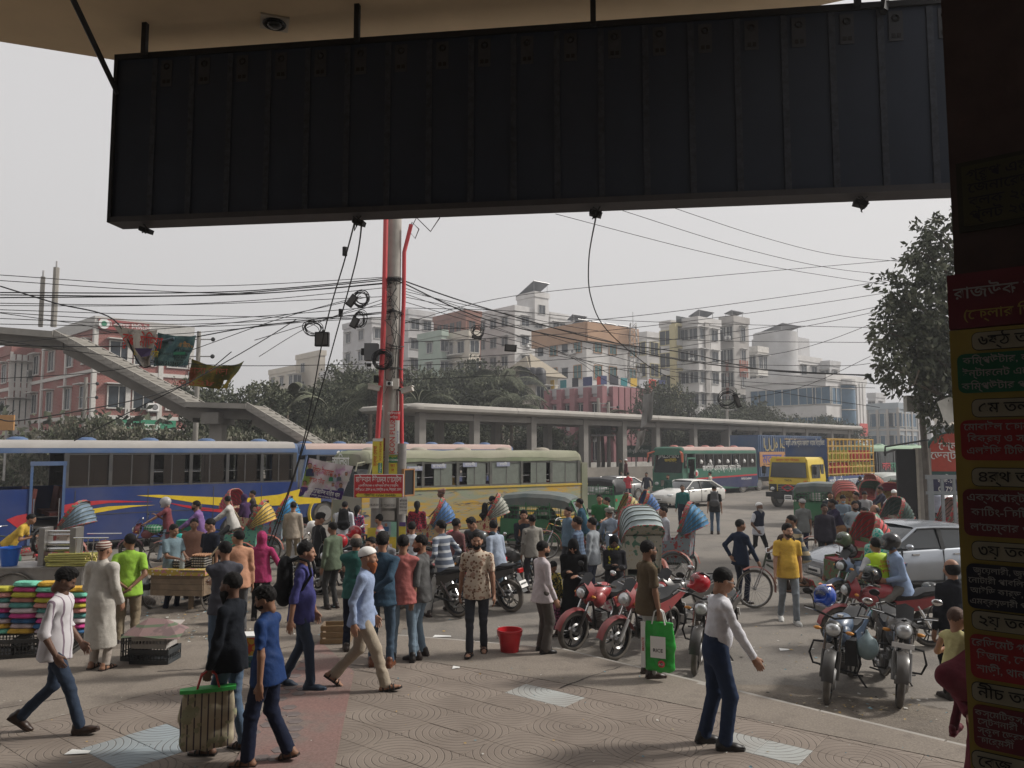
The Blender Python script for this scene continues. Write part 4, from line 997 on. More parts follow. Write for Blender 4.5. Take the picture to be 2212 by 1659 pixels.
def cng(root,green,roofc,back=False):
 hw=.66;b=MB()
 side=[(-1.15,.28),(-1.15,.92),(.35,.92),(.45,.55),(.85,.50),(1.10,.95),(1.28,.95),(1.30,.45),(1.15,.28),(.5,.25),(-.45,.22),(-.5,.40),(-.62,.48),(-.85,.48),(-.97,.40),(-1.0,.28)]
 for s in (1,-1):b.prism([(x,s*hw,z)for x,z in side],(0,-s*.03,0),green)
 b.box((-1.15,0,.60),(.04,1.28,.64),green);b.box((0,0,.28),(2.3,1.26,.06),green)
 b.loft([[(x,-w,z),(x,-w,z2),(x,w,z2),(x,w,z)]for x,w,z,z2 in ((1.10,.62,.45,1.0),(1.30,.52,.42,.98),(1.44,.30,.48,.80))],green)
 b.obj('body',root,smooth=30)
 r=MB();sec=lambda x,z,k=1:[(x,y*k,z+dz)for y,dz in [(-.66,-.30),(-.68,-.05),(-.60,.06),(-.35,.10),(.35,.10),(.60,.06),(.68,-.05),(.66,-.30)]]
 r.loft([sec(-1.20,1.35,.94),sec(-1.05,1.55),sec(-.4,1.62),(sec(.4,1.60)),sec(.85,1.53),sec(1.02,1.44,.94)],roofc,closed=True);r.obj('roof',root,smooth=40)
 c=MB()
 for s in (1,-1):
  for x in (-1.12,-.35,.40,1.02):c.cyl((x,s*hw,.9),(x*.98,s*hw,1.42),.022,green,5)
  for z in (1.05,1.18,1.31):c.cyl((-1.12,s*hw,z),(.40,s*hw,z),.011,green,4)
  for k in range(13):c.cyl((-1.05+k*.115,s*hw,.92),(-1.05+k*.115,s*hw,1.40),.008,green,4)
  c.cyl((.40,s*hw,.92),(1.06,s*hw,1.0),.015,green,4)
 c.obj('cage',root)
 g=MB();g.prism([(1.26,-.56,.98),(1.26,.56,.98),(1.04,.58,1.44),(1.04,-.58,1.44)],(-.01,0,0),M((.10,.12,.12),.1,var=0,alpha=.6,spec=.8));g.obj('windscreen',root)
 g=MB()
 for a,e in (((1.27,-.58,.97),(1.27,.58,.97)),((1.27,-.58,.97),(1.04,-.60,1.46)),((1.27,.58,.97),(1.04,.60,1.46)),((1.04,-.6,1.46),(1.04,.6,1.46))):g.cyl(a,e,.03,green,5)
 g.obj('windscreen_frame',root)
 g=MB();g.box((-.75,0,.62),(.5,1.2,.16),M((.04,.04,.05),.7));g.box((-1.0,0,.92),(.12,1.2,.55),M((.04,.04,.05),.7));g.obj('seat',root);g=MB();g.box((.62,0,.62),(.3,.5,.12),BLACK);g.obj('seat',root)
 m=MB();m.ell((1.46,0,.66),(.06,.11,.11),M((.6,.6,.58),.1,.2,var=0));m.obj('headlight',root,smooth=80)
 for s in (1,-1):
  put_wheel(root,-.75,s*.56,.22,.12,STEEL)
  m=MB();m.tube([(1.1,s*.62,.98),(1.22,s*.78,1.06)],.012,BLACK,4);m.box((1.22,s*.82,1.08),(.03,.12,.18),BLACK);m.obj('wing_mirror',root)
  m=MB();m.box((-1.18,s*.5,.70),(.03,.12,.12),M((.4,.02,.02),.3));m.obj('tail_light',root)
 put_wheel(root,1.20,0,.22,.11,STEEL)
 m=MB();m.ring((1.20,0,.22),(0,1,0),.29,.03,green,seg=10,arc=(20,160));m.obj('mudguard',root)
 return root
def spoke_wheel(r,rimmat,n=20):
 t=MB();t.ring((0,0,0),(0,1,0),r-.018,.019,RUBBER,seg=28,sub=6);tm=t.mesh('tyre',60)
 s=MB();s.ring((0,0,0),(0,1,0),r-.042,.010,rimmat,seg=28,sub=4);s.cyl((0,-.05,0),(0,.05,0),.022,STEEL,7)
 for k in range(n):
  a=2*math.pi*k/n;q=a+(.25 if k%2 else -.25);y=.035 if k%2 else -.035
  s.cyl((.02*math.cos(q),y,.02*math.sin(q)),((r-.045)*math.cos(a),0,(r-.045)*math.sin(a)),.0026,STEEL,3)
 return tm,s.mesh('spokes')
RK={}
def rickshaw(loc,rz,hood=(0.10,0.25,0.42),trim=(.5,.35,.05),box=(.02,.16,.08),fold=(108,152),label='',fender=(.25,.05,.03),group='cycle rickshaws in the street',R_h=.92,inner=None,lining=None,c3=(.25,.04,.04)):
 root=empty('cycle_rickshaw',loc,rz,label,'cycle rickshaw',group)
 hoodm=pattern('vstripe',hood,tuple(min(1,c*1.25+.02)for c in hood),9,rough=.6,width=.25)if inner is None else inner
 trimm=pattern('print',trim,(.35,.05,.05),26,c3=(.04,.22,.14),rough=.5,width=.32)
 boxm=pattern('print',box,tuple(trim),14,c3=c3,rough=.45,width=.25);fm=M(fender,.5,var=.2,dust=.2);fr=M((.03,.05,.035),.5,var=.3,dust=.2)
 if 'w' not in RK:RK['w']=spoke_wheel(.36,STEEL)
 tm,sm=RK['w']
 for x,y in ((-.50,.46),(-.50,-.46),(1.45,0)):
  w=empty('wheel',(x,y,.36));w.parent=root;inst('tyre',tm,w);inst('spokes',sm,w)
 b=MB()
 b.tube([(-.5,.46,.36),(-.5,-.46,.36)],.02,fr,5);b.tube([(-.55,0,.42),(.35,0,.42),(.62,0,.50)],.024,fr,6)
 b.tube([(.62,0,.42),(.55,0,.92)],.02,fr,6);b.tube([(.57,0,.82),(1.22,0,.90)],.02,fr,6);b.tube([(.62,0,.45),(1.20,0,.82)],.02,fr,6)
 for s in (.045,-.045):b.tube([(1.45,s,.36),(1.27,s,.78)],.013,CHROME,5)
 b.tube([(1.27,0,.76),(1.19,0,1.04)],.02,fr,6);b.tube([(1.0,-.28,1.10),(1.12,-.22,1.09),(1.2,0,1.03),(1.12,.22,1.09),(1.0,.28,1.10)],.013,CHROME,6)
 b.ring((.62,.05,.36),(0,1,0),.09,.007,STEEL,seg=12,sub=4);b.tube([(.62,.05,.36),(.74,.06,.28),(.74,.16,.28)],.012,STEEL,4);b.tube([(.62,-.05,.36),(.5,-.06,.44),(.5,-.16,.44)],.012,STEEL,4)
 b.tube([(.62,.05,.27),(-.5,.05,.33)],.006,BLACK,3);b.tube([(.62,.05,.45),(-.5,.05,.39)],.006,BLACK,3)
 b.obj('frame',root)
 m=MB();m.ell((.52,0,.96),(.15,.085,.045),BLACK);m.cyl((.54,0,.86),(.53,0,.93),.016,CHROME,5);m.obj('saddle',root,smooth=80)
 for x,y in ((-.50,.46),(-.50,-.46),(1.45,0)):
  m=MB()
  a0,a1=(5,175)if y else (60,190)
  secs=[]
  for k in range(9):
   a=R(a0+(a1-a0)*k/8);c_,s_=math.cos(a),math.sin(a);rr=.41
   secs.append([(x+rr*c_,y-.055,.36+rr*s_),(x+(rr+.02)*c_,y,.36+(rr+.02)*s_),(x+rr*c_,y+.055,.36+rr*s_),(x+(rr-.006)*c_,y,.36+(rr-.006)*s_)])
  m.loft(secs,fm);m.obj('mudguard',root)
 m=MB();m.prism([(-.78,-.33,.62),(-.78,.33,.62),(-.86,.38,1.28),(-.86,-.38,1.28)],(.03,0,0),boxm)
 for s in (1,-1):m.prism([(x,s*.36,z)for x,z in ((-.80,.50),(-.86,1.25),(-.62,1.20),(-.45,.98),(-.10,.94),(-.06,.50))],(0,-s*.025,0),boxm)
 m.box((-.08,0,.68),(.025,.68,.38),boxm);m.box((-.43,0,.50),(.74,.68,.02),fr);m.obj('seat_box',root)
 m=MB();m.box((-.38,0,.86),(.56,.66,.10),M((.28,.04,.05),.6));m.obj('seat',root)
 m=MB();m.box((-.72,0,1.05),(.08,.64,.34),M((.28,.04,.05),.6),ry=-.12);m.obj('backrest',root)
 m=MB();m.box((.20,0,.44),(.50,.56,.025),boxm);m.box((.42,0,.50),(.03,.56,.12),trimm,ry=.4);m.obj('footboard',root)
 px,pz=-.52,1.02;n=7;secs=[]
 def hoop(a,rr,hw=.42):
  a=R(a);pts=[]
  for t in range(13):
   q=math.pi*t/12;cy=-math.cos(q);cz=math.sin(q)**.55
   y=hw*(abs(cy)**.6)*(1 if cy>0 else -1);h=rr*(cz*.80+.20)
   pts.append((px+math.cos(a)*h,y,pz+math.sin(a)*h))
  return pts
 hp=[]
 for k in range(n):
  f=k/(n-1);a=fold[0]+(fold[1]-fold[0])*f;hp.append(hoop(a,R_h*(1-.10*f)))
 hd=MB()
 for k in range(n-1):
  mid=hoop(fold[0]+(fold[1]-fold[0])*(k+.5)/(n-1),R_h*(1-.10*(k+.5)/(n-1))-.025)
  hd.loft([hp[k],mid,hp[k+1]],hoodm,closed=False,cap=False)
 ho=hd.obj('hood',root,smooth=180)
 rb=MB()
 for k in range(n):rb.tube(hp[k],.011 if k else.02,trimm if k in (0,n-1)else fr,5)
 rb.obj('hood_hoops',root)
 if lining is not None or True:
  e=hp[-1];cen=(px-.02,0,pz+.05);bk=MB();q=[(x+.01,y*.98,z)for x,y,z in e];bk.add(q+[cen],[(i,i+1,len(q))for i in range(len(q)-1)],boxm);bk.obj('hood_back',root)
 tb=MB();f0=hp[0];tb.loft([[(x*1.0+.012,y*1.01,z+.004)for x,y,z in f0],[(x+.02-.10*(1),y*1.012,z-.01)for x,y,z in f0]],trimm,closed=False,cap=False);tb.obj('hood_trim',root)
 return root
_MC={}
def motorcycle(loc,rz,col=(.35,.015,.02),label='',lean=-6,steer=8,fairing=True,plate=False,guard=True,group='motorcycles parked along the kerb',accent=(.02,.02,.022),rider=False):
 root=empty('motorcycle',loc,rz,label,'motorcycle',group);root.rotation_euler=(R(lean),0,rz)
 pm=M(tuple(x*.8 for x in col),.36,.0,var=.12,scale=5,dust=.22,spec=.45,coat=.15);am=M(accent,.35,var=.1,dust=.12);r=.30
 if 't' not in _MC:
  Ax=Matrix(((1,0,0),(0,0,1),(0,-1,0)))
  for nm,w in (('t',.085),('t2',.11)):
   t=MB();t.lathe((0,0,0),[(.235,-w*.42),(.26,-w*.5),(.295,-w*.30),(.305,0),(.295,w*.30),(.26,w*.5),(.235,w*.42)],RUBBER,24,Ax,False);_MC[nm]=t.mesh('tyre',50)
  m=MB();m.ring((0,0,0),(0,1,0),.232,.022,BLACK,seg=24,sub=5);m.cyl((0,-.07,0),(0,.07,0),.045,STEEL,10)
  for k in range(5):
   a=2*math.pi*k/5
   for e in (-.12,.12):m.cyl((.04*math.cos(a),0,.04*math.sin(a)),(.21*math.cos(a+e),0,.21*math.sin(a+e)),.011,BLACK,4)
  m.ring((0,.055,0),(0,1,0),.11,.022,STEEL,seg=20,sub=4);_MC['rim']=m.mesh('rim',40)
  g=MB()
  for k in range(6):g.box((.12,0,.40+k*.022),(.22-k*.01,.20,.010),STEEL)
  g.box((.12,0,.46),(.16,.13,.16),BLACK);g.box((.02,0,.33),(.40,.26,.16),M((.06,.06,.062),.45,.4,dust=.2));g.cyl((.0,-.15,.33),(.0,.15,.33),.085,STEEL,12)
  g.tube([(.18,-.06,.44),(.30,-.09,.34),(.20,-.13,.22),(-.25,-.15,.24)],.02,STEEL,6);g.tube([(-.25,-.15,.24),(-.75,-.17,.36)],[.035,.045],CHROME,8)
  g.tube([(.05,.16,.22),(-.02,.26,.22)],.012,BLACK,5);g.tube([(.05,-.16,.22),(-.02,-.26,.22)],.012,BLACK,5);g.tube([(-.15,.12,.24),(-.22,.28,.02)],.012,BLACK,5)
  _MC['eng']=g.mesh('engine',40)
  f=MB();f.tube([(.42,0,.80),(.30,0,.55),(.20,0,.25),(-.12,0,.25),(-.20,0,.45)],.02,BLACK,5);f.tube([(.42,0,.84),(-.05,0,.66),(-.70,0,.74)],.022,BLACK,5)
  for s in (.10,-.10):f.tube([(-.15,s,.36),(-.62,s,.30)],.02,BLACK,5);f.tube([(-.58,s,.32),(-.38,s*1.2,.66)],.028,CHROME,6)
  _MC['frame']=f.mesh('frame')
 w=empty('wheel',(-.62,0,.305));w.parent=root;inst('tyre',_MC['t2'],w);inst('rim',_MC['rim'],w)
 inst('engine',_MC['eng'],root);inst('frame',_MC['frame'],root)
 t=MB();E=Euler((0,R(12),0)).to_matrix();t.ell((.17,0,.82),(.27,.145,.125),pm,14,8,E);t.ell((.30,.09,.74),(.16,.07,.12),pm,10,6,E);t.ell((.30,-.09,.74),(.16,.07,.12),pm,10,6,E);t.cyl((.2,0,.93),(.2,0,.955),.04,CHROME,8);t.obj('fuel_tank',root,smooth=60)
 s_=MB();secs=[[(x,-w_,z-.04),(x,-w_*.95,z+.03),(x,0,z+.055),(x,w_*.95,z+.03),(x,w_,z-.04)]for x,w_,z in ((-.02,.09,.78),(-.15,.13,.76),(-.35,.14,.78),(-.48,.13,.84),(-.68,.11,.86),(-.78,.07,.86))]
 s_.loft(secs,BLACK);s_.obj('seat',root,smooth=50)
 c=MB()
 for s in (1,-1):c.prism([(x,s*.12,z)for x,z in ((-.05,.72),(-.18,.56),(-.42,.60),(-.85,.80),(-.86,.86),(-.5,.78))],(0,s*.02,0),pm)
 c.obj('tail_cowl',root)
 x=MB();x.box((-.90,0,.80),(.05,.12,.07),M((.4,.01,.01),.2));x.obj('tail_light',root)
 x=MB();x.tube([(-.45,.13,.82),(-.78,.12,.90),(-.90,0,.92),(-.78,-.12,.90),(-.45,-.13,.82)],.013,BLACK,5);x.obj('grab_rail',root)
 x=MB();x.prism([(-.80,-.07,.74),(-.80,.07,.74),(-.98,.07,.42),(-.98,-.07,.42)],(-.01,0,.0),BLACK);x.obj('mudguard',root)
 x=MB();x.box((-.955,0,.56),(.012,.19,.13),WHITE,ry=.5);x.box((-.966,0,.575),(.004,.15,.028),BLACK,ry=.5);x.box((-.963,0,.535),(.004,.13,.028),BLACK,ry=.5);x.obj('number_plate',root)
 st=empty('front_fork',(.46,0,.86),R(steer));st.parent=root
 w=MB()
 o=Vector((.46,0,.86));L=lambda p:tuple(Vector(p)-o)
 def sub(nm,bm,sm=None):q=bm.obj(nm,st,smooth=sm);return q
 wt=inst('tyre',_MC['t'],st,L((.74,0,.305)));wt=inst('rim',_MC['rim'],st,L((.74,0,.305)))
 for s in (.085,-.085):w.tube([L((.74,s,.305)),L((.60,s,.60))],.026,am,7);w.tube([L((.60,s,.60)),L((.48,s,.88))],.017,CHROME,6)
 w.tube([L((.30,.36,1.00)),L((.40,.20,.99)),L((.47,0,.95)),L((.40,-.20,.99)),L((.30,-.36,1.00))],.014,BLACK,6)
 for s in (1,-1):w.tube([L((.30,s*.37,1.0)),L((.335,s*.26,1.0))],.021,RUBBER,6);w.tube([L((.36,s*.24,1.0)),L((.35,s*.28,1.14)),L((.36,s*.31,1.18))],.007,BLACK,4);w.tube([L((.40,s*.2,.99)),L((.40,s*.36,1.01))],.006,CHROME,4)
 sub('handlebar',w)
 for s in (1,-1):mi=MB();mi.ell(L((.36,s*.34,1.21)),(.018,.065,.042),CHROME if s>0 else BLACK,10,6);sub('mirror',mi,60)
 h=MB();h.ell(L((.60,0,.86)),(.10,.105,.10),am,12,8);h.ell(L((.645,0,.86)),(.065,.09,.08),M((.55,.57,.58),.06,.4,var=0),12,6);sub('headlight',h,60)
 if fairing:
  h=MB();h.loft([[L(p)for p in ((.66,-.12,.78),(.62,-.14,.90),(.60,0,1.0),(.62,.14,.90),(.66,.12,.78))],[L(p)for p in ((.52,-.15,.76),(.48,-.16,.92),(.47,0,1.04),(.48,.16,.92),(.52,.15,.76))]],pm,closed=False,cap=False);sub('fairing',h,60)
  h=MB();h.loft([[L(p)for p in ((.605,-.09,.98),(.60,0,1.01),(.605,.09,.98))],[L(p)for p in ((.50,-.10,1.12),(.48,0,1.16),(.50,.10,1.12))]],M((.02,.02,.022),.35,var=0,spec=.4),closed=False,cap=False);sub('windshield',h,60)
 for s in (1,-1):h=MB();h.ell(L((.56,s*.18,.83)),(.03,.05,.022),M((.6,.25,.04),.3,var=0),8,5);h.cyl(L((.55,s*.08,.83)),L((.56,s*.15,.83)),.008,BLACK,4);sub('indicator',h,60)
 g=MB();secs=[]
 for k in range(9):
  a=R(10+150*k/8);rr=.335;cx,cz=.74,.305
  secs.append([L((cx+rr*math.cos(a),-.065,cz+rr*math.sin(a)-.015)),L((cx+(rr+.018)*math.cos(a),0,cz+(rr+.018)*math.sin(a))),L((cx+rr*math.cos(a),.065,cz+rr*math.sin(a)-.015)),L((cx+(rr-.008)*math.cos(a),0,cz+(rr-.008)*math.sin(a)))])
 g.loft(secs,pm if fairing else am);sub('front_mudguard',g,60)
 if plate:g=MB();g.box(L((.70,0,.70)),(.012,.24,.055),WHITE);sub('number_plate',g)
 if guard:
  g=MB()
  for s in (1,-1):g.tube([(.30,s*.05,.62),(.33,s*.26,.60),(.34,s*.30,.45),(.30,s*.26,.32),(.24,s*.05,.30)],.014,BLACK,6)
  g.obj('crash_guard',root)
 return root
def helmet_on(loc,rz,mat,label,tilt=15,visor=True,group='crash helmets',sc_=1.0,stripe=None):
 root=empty('crash_helmet',loc,rz,label,'helmet',group);root.rotation_euler=(R(tilt),0,rz)
 o=inst('shell',tmesh('helmet',.012,mat),root);
 if stripe:
  b=MB()
  for s in (-1,1):b.tube([(s*.05,.10,.13),(s*.07,.02,.155),(s*.06,-.08,.14),(s*.045,-.13,.05)],[.004,.016,.016,.004],stripe,5)
  b.obj('stripe',root)
 if visor:inst('visor',tmesh('visor',.012,CLEAR),root,(0,0,.02),(R(18),0,0))
 return root
FD=[Vector((math.cos(R(40)),math.sin(R(40)),0)),Vector((-math.sin(R(40)),math.cos(R(40)),0))]
def reach(C,d,u):
 k=(u-1106)/F
 return (k*C.y*CO_-C.x)/(d.x-k*d.y*CO_)
CO_=1.0
def pane_mesh(w,h,mat,fr,shade,arch=False,thick=.10):
 key=('win',round(w,2),round(h,2),mat.name,fr.name,shade,arch)
 if key in _TM:return _TM[key]
 f=MB();e=.09 if not arch else.22
 for s in (-1,1):f.box((s*(w/2+e/2-.02),-thick/2,0),(e,thick,h+e),fr);
 f.box((0,-thick/2+.003,h/2+e/2-.01),(w,thick-.01,e),fr);f.box((0,-thick/2+.003,-h/2-e/2+.01),(w+.2,thick+.04,e),fr)
 f.box((0,-.05,0),(.05,.05,h),fr)
 if shade:f.box((0,-.28,h/2+.18),(w+.5,.55,.08),fr)
 if arch:f.ring((0,-.03,h/2-.05),(0,1,0),w/2+.08,.12,fr,seg=8,sub=4,arc=(180,360)if False else (0,360))
 p=MB();p.box((0,-.02,0),(w,.03,h),mat)
 _TM[key]=(f.mesh('window'),p.mesh('pane'));return _TM[key]
WGL=M((.035,.042,.05),.25,var=.4,scale=1.2,spec=.3);WBL=M((.06,.12,.18),.2,var=.3,scale=1.0,spec=.45);WFR=M((.45,.44,.42),.7,var=.1);WGN=M((.03,.10,.10),.15,var=.3,spec=.7)
def building(name,uc,Yc,ul,ur,vtop,wall,label,floors=6,fh=3.1,lcols=(),rcols=(),ww=1.4,wh=1.5,glass=None,frame=None,shade=True,arch=False,wall_r=None,zb=0.0,top_floor=None,parapet=True,bands=None,cat='building',ang=0.0,ac=0,winz=None):
 C=at(uc,900,Yc);C.z=0;zt=at(uc,vtop,Yc).z;z0=zb
 d0,d1=[Matrix.Rotation(R(ang),3,'Z')@d for d in FD]
 Lr=max(.5,reach(C,d0,ur));Ll=max(.5,reach(C,d1,ul))
 root=empty(name,C,math.atan2(d0.y,d0.x),label,cat);glass=glass or WGL;frame=frame or WFR
 b=MB();b.box((Lr/2,Ll/2,(z0+zt)/2),(Lr,Ll,zt-z0),wall);b.obj('wall',root)
 if parapet:
  b=MB();e=.25
  for c_,d_ in (((Lr/2,-.02,zt+.25),(Lr+.3,e,.9)),((-.02,Ll/2,zt+.25),(e,Ll+.3,.9)),((Lr,Ll/2,zt+.25),(e,Ll,.85)),((Lr/2,Ll,zt+.25),(Lr,e,.85))):b.box(c_,d_,wall_r or wall)
  b.obj('parapet',root)
 if bands:
  b=MB()
  for k in range(1,floors+1):
   z=zt-k*fh+.0
   if z<z0+.5:break
   b.box((Lr/2,-.05,z),(Lr+.2,.12,.28),bands);b.box((-.05,Ll/2,z),(.12,Ll+.2,.28),bands)
  for f in (0.0,.34,.67,1.0):b.box((f*Lr,-.06,(z0+zt)/2),(.35,.16,zt-z0),bands);b.box((-.06,f*Ll,(z0+zt)/2),(.16,.35,zt-z0-.02),bands)
  b.obj('trim_band',root)
 if shade:
  fit=lambda cs,L:cs if len(cs)>=int(L/3.7)else [(i+.5)/int(L/3.7)for i in range(int(L/3.7))]
  rcols,lcols=fit(rcols,Lr),fit(lcols,Ll)
 wm,pm=pane_mesh(ww,wh,glass,frame,shade,arch)
 for k in range(floors):
  z=zt-(k+.55)*fh
  if z<z0+.8:break
  for f in rcols:w=inst('window',wm,root,(f*Lr,0,z));inst('pane',pm,w)
  for f in lcols:w=inst('window',wm,root,(0,f*Ll,z),(0,0,R(-90)));inst('pane',pm,w)
 rr=random.Random(int(uc))
 for k in range(ac):
  a=AC_unit();z=zt-(rr.randint(0,floors-1)+.75)*fh
  if rr.random()<.5 and rcols:inst('air_conditioner',a,root,(min(.95,rr.choice(rcols)+.09)*Lr,-.25,z))
  elif lcols:inst('air_conditioner',a,root,(-.25,min(.95,rr.choice(lcols)+.07)*Ll,z),(0,0,R(-90)))
 return root,Lr,Ll,zt
def AC_unit():
 if 'ac' not in _TM:
  b=MB();b.box((0,0,0),(.85,.32,.60),WHITE);b.ring((.12,-.165,0),(0,1,0),.2,.02,BLACK,seg=12,sub=4);b.cyl((.12,-.162,0),(.12,-.17,0),.18,M((.2,.2,.2),.6),12);b.box((0,.05,-.36),(.9,.5,.05),STEEL);_TM['ac']=b.mesh('air_conditioner')
 return _TM['ac']
def solar(root,x,y,z,w,d,tilt=18):
 s=MB();s.box((0,0,1.4),(w,d,.08),M((.05,.055,.07),.3,var=.1),rx=R(-tilt))
 for a in (-1,1):
  for c in (-1,1):s.cyl((a*w*.42,c*d*.4,0),(a*w*.42,c*d*.4,1.4-c*d*.4*math.tan(R(tilt))),.05,STEEL,4)
 o=s.obj('solar_panel',root);o.location=(x,y,z)
LGREY=M((.50,.50,.51),.85,var=.16,scale=.45,dust=.28);LW=M((.62,.61,.60),.85,var=.16,scale=.45,dust=.28);CREAM=M((.55,.50,.42),.85,var=.12,scale=.4,dust=.1);PGRN=M((.33,.40,.34),.85,var=.12,scale=.4)
BRICK=M((.22,.10,.07),.9,var=.25,scale=.9,bump=.2);ORG=M((.38,.23,.14),.8,var=.12,scale=.5);YLW=M((.48,.42,.24),.8,var=.12,scale=.5);GCON=M((.34,.32,.30),.9,var=.15,scale=.4);RBRN=M((.26,.09,.06),.85,var=.15)
BLGR=M((.30,.34,.37),.8,var=.12,scale=.4)
B=building
B('low_house',637,130,579,640,797,CREAM,'low pale concrete house with a flat roof terrace at the far left of the skyline',3,3.2,(.3,.7),(.5,),ac=1)
B('stair_tower',689,128,637,700,765,CREAM,'plain cream stair tower of a low house beyond the trees',4,3.2,(.7,),(),shade=False)
B('low_house',745,120,690,790,803,LW,'low white house with a blue tin roof between trees and pale tower',2,3.2,(.3,.7),(.5,))
B('apartment_block',800,118,738,838,694,LGREY,'pale grey apartment tower left of the utility pole',7,3.3,(.35,.80),(.4,),1.5,1.5,ac=2)
B('apartment_block',880,126,836,936,676,LGREY,'grey apartment tower directly right of the utility pole',8,3.3,(.5,),(.25,.72),1.6,1.6,ac=3)
r_,lr,ll,zt=B('unfinished_building',1005,118,935,1038,678,BRICK,'unfinished brown brick top storeys above a cream and green block',2,3.2,(.2,.4,.6,.8),(.4,),1.3,1.6,glass=BLACK,frame=BRICK,shade=False,ac=0)
B('apartment_block',953,112,902,965,722,PGRN,'narrow pale green apartment block in front of the brick storeys',4,3.1,(.5,),(.5,),1.4,1.5)
r_,lr,ll,zt=B('apartment_block',1012,110,958,1036,722,CREAM,'cream apartment block with caged balconies below the brick storeys',4,3.1,(.3,.75),(.5,),1.6,1.7,frame=DWHITE,ac=4)
for k in range(4):
 z=zt-(k+.75)*3.1;b=MB();b.box((-.55,ll*.45,z-.45),(1.1,2.6,.15),DWHITE)
 for j in range(9):b.cyl((-1.05,ll*.45-1.3+j*.32,z-.4),(-1.05,ll*.45-1.3+j*.32,z+.9),.03,STEEL,4)
 b.obj('balcony',r_)
B('apartment_block',1112,122,1030,1185,668,LW,'tall white apartment block in the middle of the skyline',8,3.2,(.25,.55,.85),(.3,.7),1.6,1.5,frame=WFR,ac=5)
r_,lr,ll,zt=B('rooftop_tower',1156,124,1117,1186,638,LW,'white lift tower crowned by a sloping solar canopy, highest on the skyline',2,4,(),(.5,),shade=False,zb=at(1156,700,124).z)
solar(r_,lr/2,ll/2,zt,lr*1.15,ll*1.1,24)
B('apartment_block',1190,128,1170,1228,683,LW,'white stepped block behind the orange topped building',6,3.2,(.5,),(.3,.7),ac=2)
r_,lr,ll,zt=B('rooftop_house',1240,118,1225,1272,703,LW,'small white rooftop house under a rack of solar panels',1,3.0,(),(.5,),shade=False,zb=at(1240,740,118).z)
solar(r_,lr/2,ll/2,zt,lr,ll,30)
r_,lr,ll,zt=B('apartment_block',1268,96,1156,1374,713,LW,'white apartment block with an orange roof band and arched orange window frames',5,3.35,(.16,.62),(.22,.52,.93),1.35,1.7,glass=WGN,frame=ORG,shade=False,arch=False,ac=3)
b=MB();b.box((lr/2,-.22,zt-.2),(lr+.5,.5,2.4),ORG);b.box((-.22,ll/2,zt-.2),(.5,ll+.4,2.4),ORG);b.obj('roof_band',r_)
for k in range(4):
 for f in (.40,.88):w=MB();w.box((-.04,f*ll,zt-(k+.55)*3.35),(.08,1.0,1.3),WGL);w.box((-.05,f*ll,zt-(k+.55)*3.35+.75),(.3,1.3,.1),WFR);w.obj('window',r_)
for i in range(4):b=MB();b.box((0,0,0),(2.1,1.2,.06),M((.05,.055,.07),.3,var=.1),rx=R(-25));b.obj('solar_panel',r_).location=(2+i*2.6,ll*.3,zt+1.6)
r_,lr,ll,zt=B('apartment_block',1400,112,1374,1442,726,LW,'white and yellow wing between the orange topped block and the yellow framed tower',6,3.2,(.5,),(.35,.8),1.8,1.9,frame=YLW,shade=False,ac=1)
r_,lr,ll,zt=B('apartment_block',1452,106,1430,1500,702,LW,'white apartment tower with yellow framed balconies',7,3.15,(.5,),(),2,2,frame=YLW,shade=False,ac=2)
b=MB()
for f in (0,.42,1):b.box((f*lr,-.5,zt/2),(.6,1.0,zt),YLW)
for k in range(8):b.box((lr*.5,-.5,zt-k*3.15),(lr,1.0,.4),YLW);b.box((lr*.5,-1.0,zt-k*3.15+.7),(lr,.06,.9),GLASS if k==0 else WFR)
b.obj('balcony_frame',r_)
r_,lr,ll,zt=B('apartment_block',1512,104,1476,1560,694,LW,'tall white apartment tower with air conditioners and a solar canopy',9,3.0,(.3,.8),(.2,.72),1.5,1.5,ac=7)
solar(r_,lr*.5,ll*.45,zt,lr*.7,ll*.7,22)
b=MB();b.box((lr*.34,-.12,zt/2),(.9,.25,zt),GCON);b.cyl((lr*.5,-.15,0),(lr*.5,-.15,zt),.06,WFR,5);b.obj('pilaster',r_)
r_,lr,ll,zt=B('apartment_block',1589,108,1560,1622,692,GCON,'bare concrete apartment tower with brown panels between its windows',8,3.3,(.3,.75),(.6,),1.1,2.0,ac=2)
b=MB()
for k in range(1,6):b.box((-.04,ll*.53,zt-(k+1.05)*3.3),(.08,ll*.20,2.4),RBRN);b.box((lr*.6,-.03,zt-(k+1.05)*3.3),(lr*.55,.06,2.4),RBRN)if k%2 else None
b.obj('brown_panel',r_);solar(r_,lr*.5,ll*.5,zt,lr*.8,ll*.6,15)
B('apartment_block',1640,116,1618,1662,757,DWHITE,'pale block with brown panels right of the concrete tower',6,3.2,(.5,),(.3,.7),1.2,1.9,ac=2)
r_,lr,ll,zt=B('apartment_block',1722,128,1656,1778,775,LW,'white stepped apartment block with a rounded stair tower',6,3.2,(.2,.55,.85),(.3,.7),1.8,1.6,ac=2)
b=MB();b.cyl((-1,3,0),(-1,3,zt+4.5),3.6,LGREY,18);b.obj('round_tower',r_,smooth=40);b=MB();b.box((4,5,zt+2),(7,7,4.4),LGREY);b.obj('roof_room',r_);solar(r_,3,5,zt+4.2,6,6,14)
B('apartment_block',1796,132,1776,1818,787,LGREY,'pale grey block behind the office with blue windows',4,3.2,(.5,),(.5,))
r_,lr,ll,zt=B('office_building',1786,92,1612,1872,818,LW,'white office building with blue windows and a curved blue glass front',4,3.6,(.05,.22,.42,.62,.83),(.12,.24),2.2,2.0,glass=WBL,shade=False,ac=4)
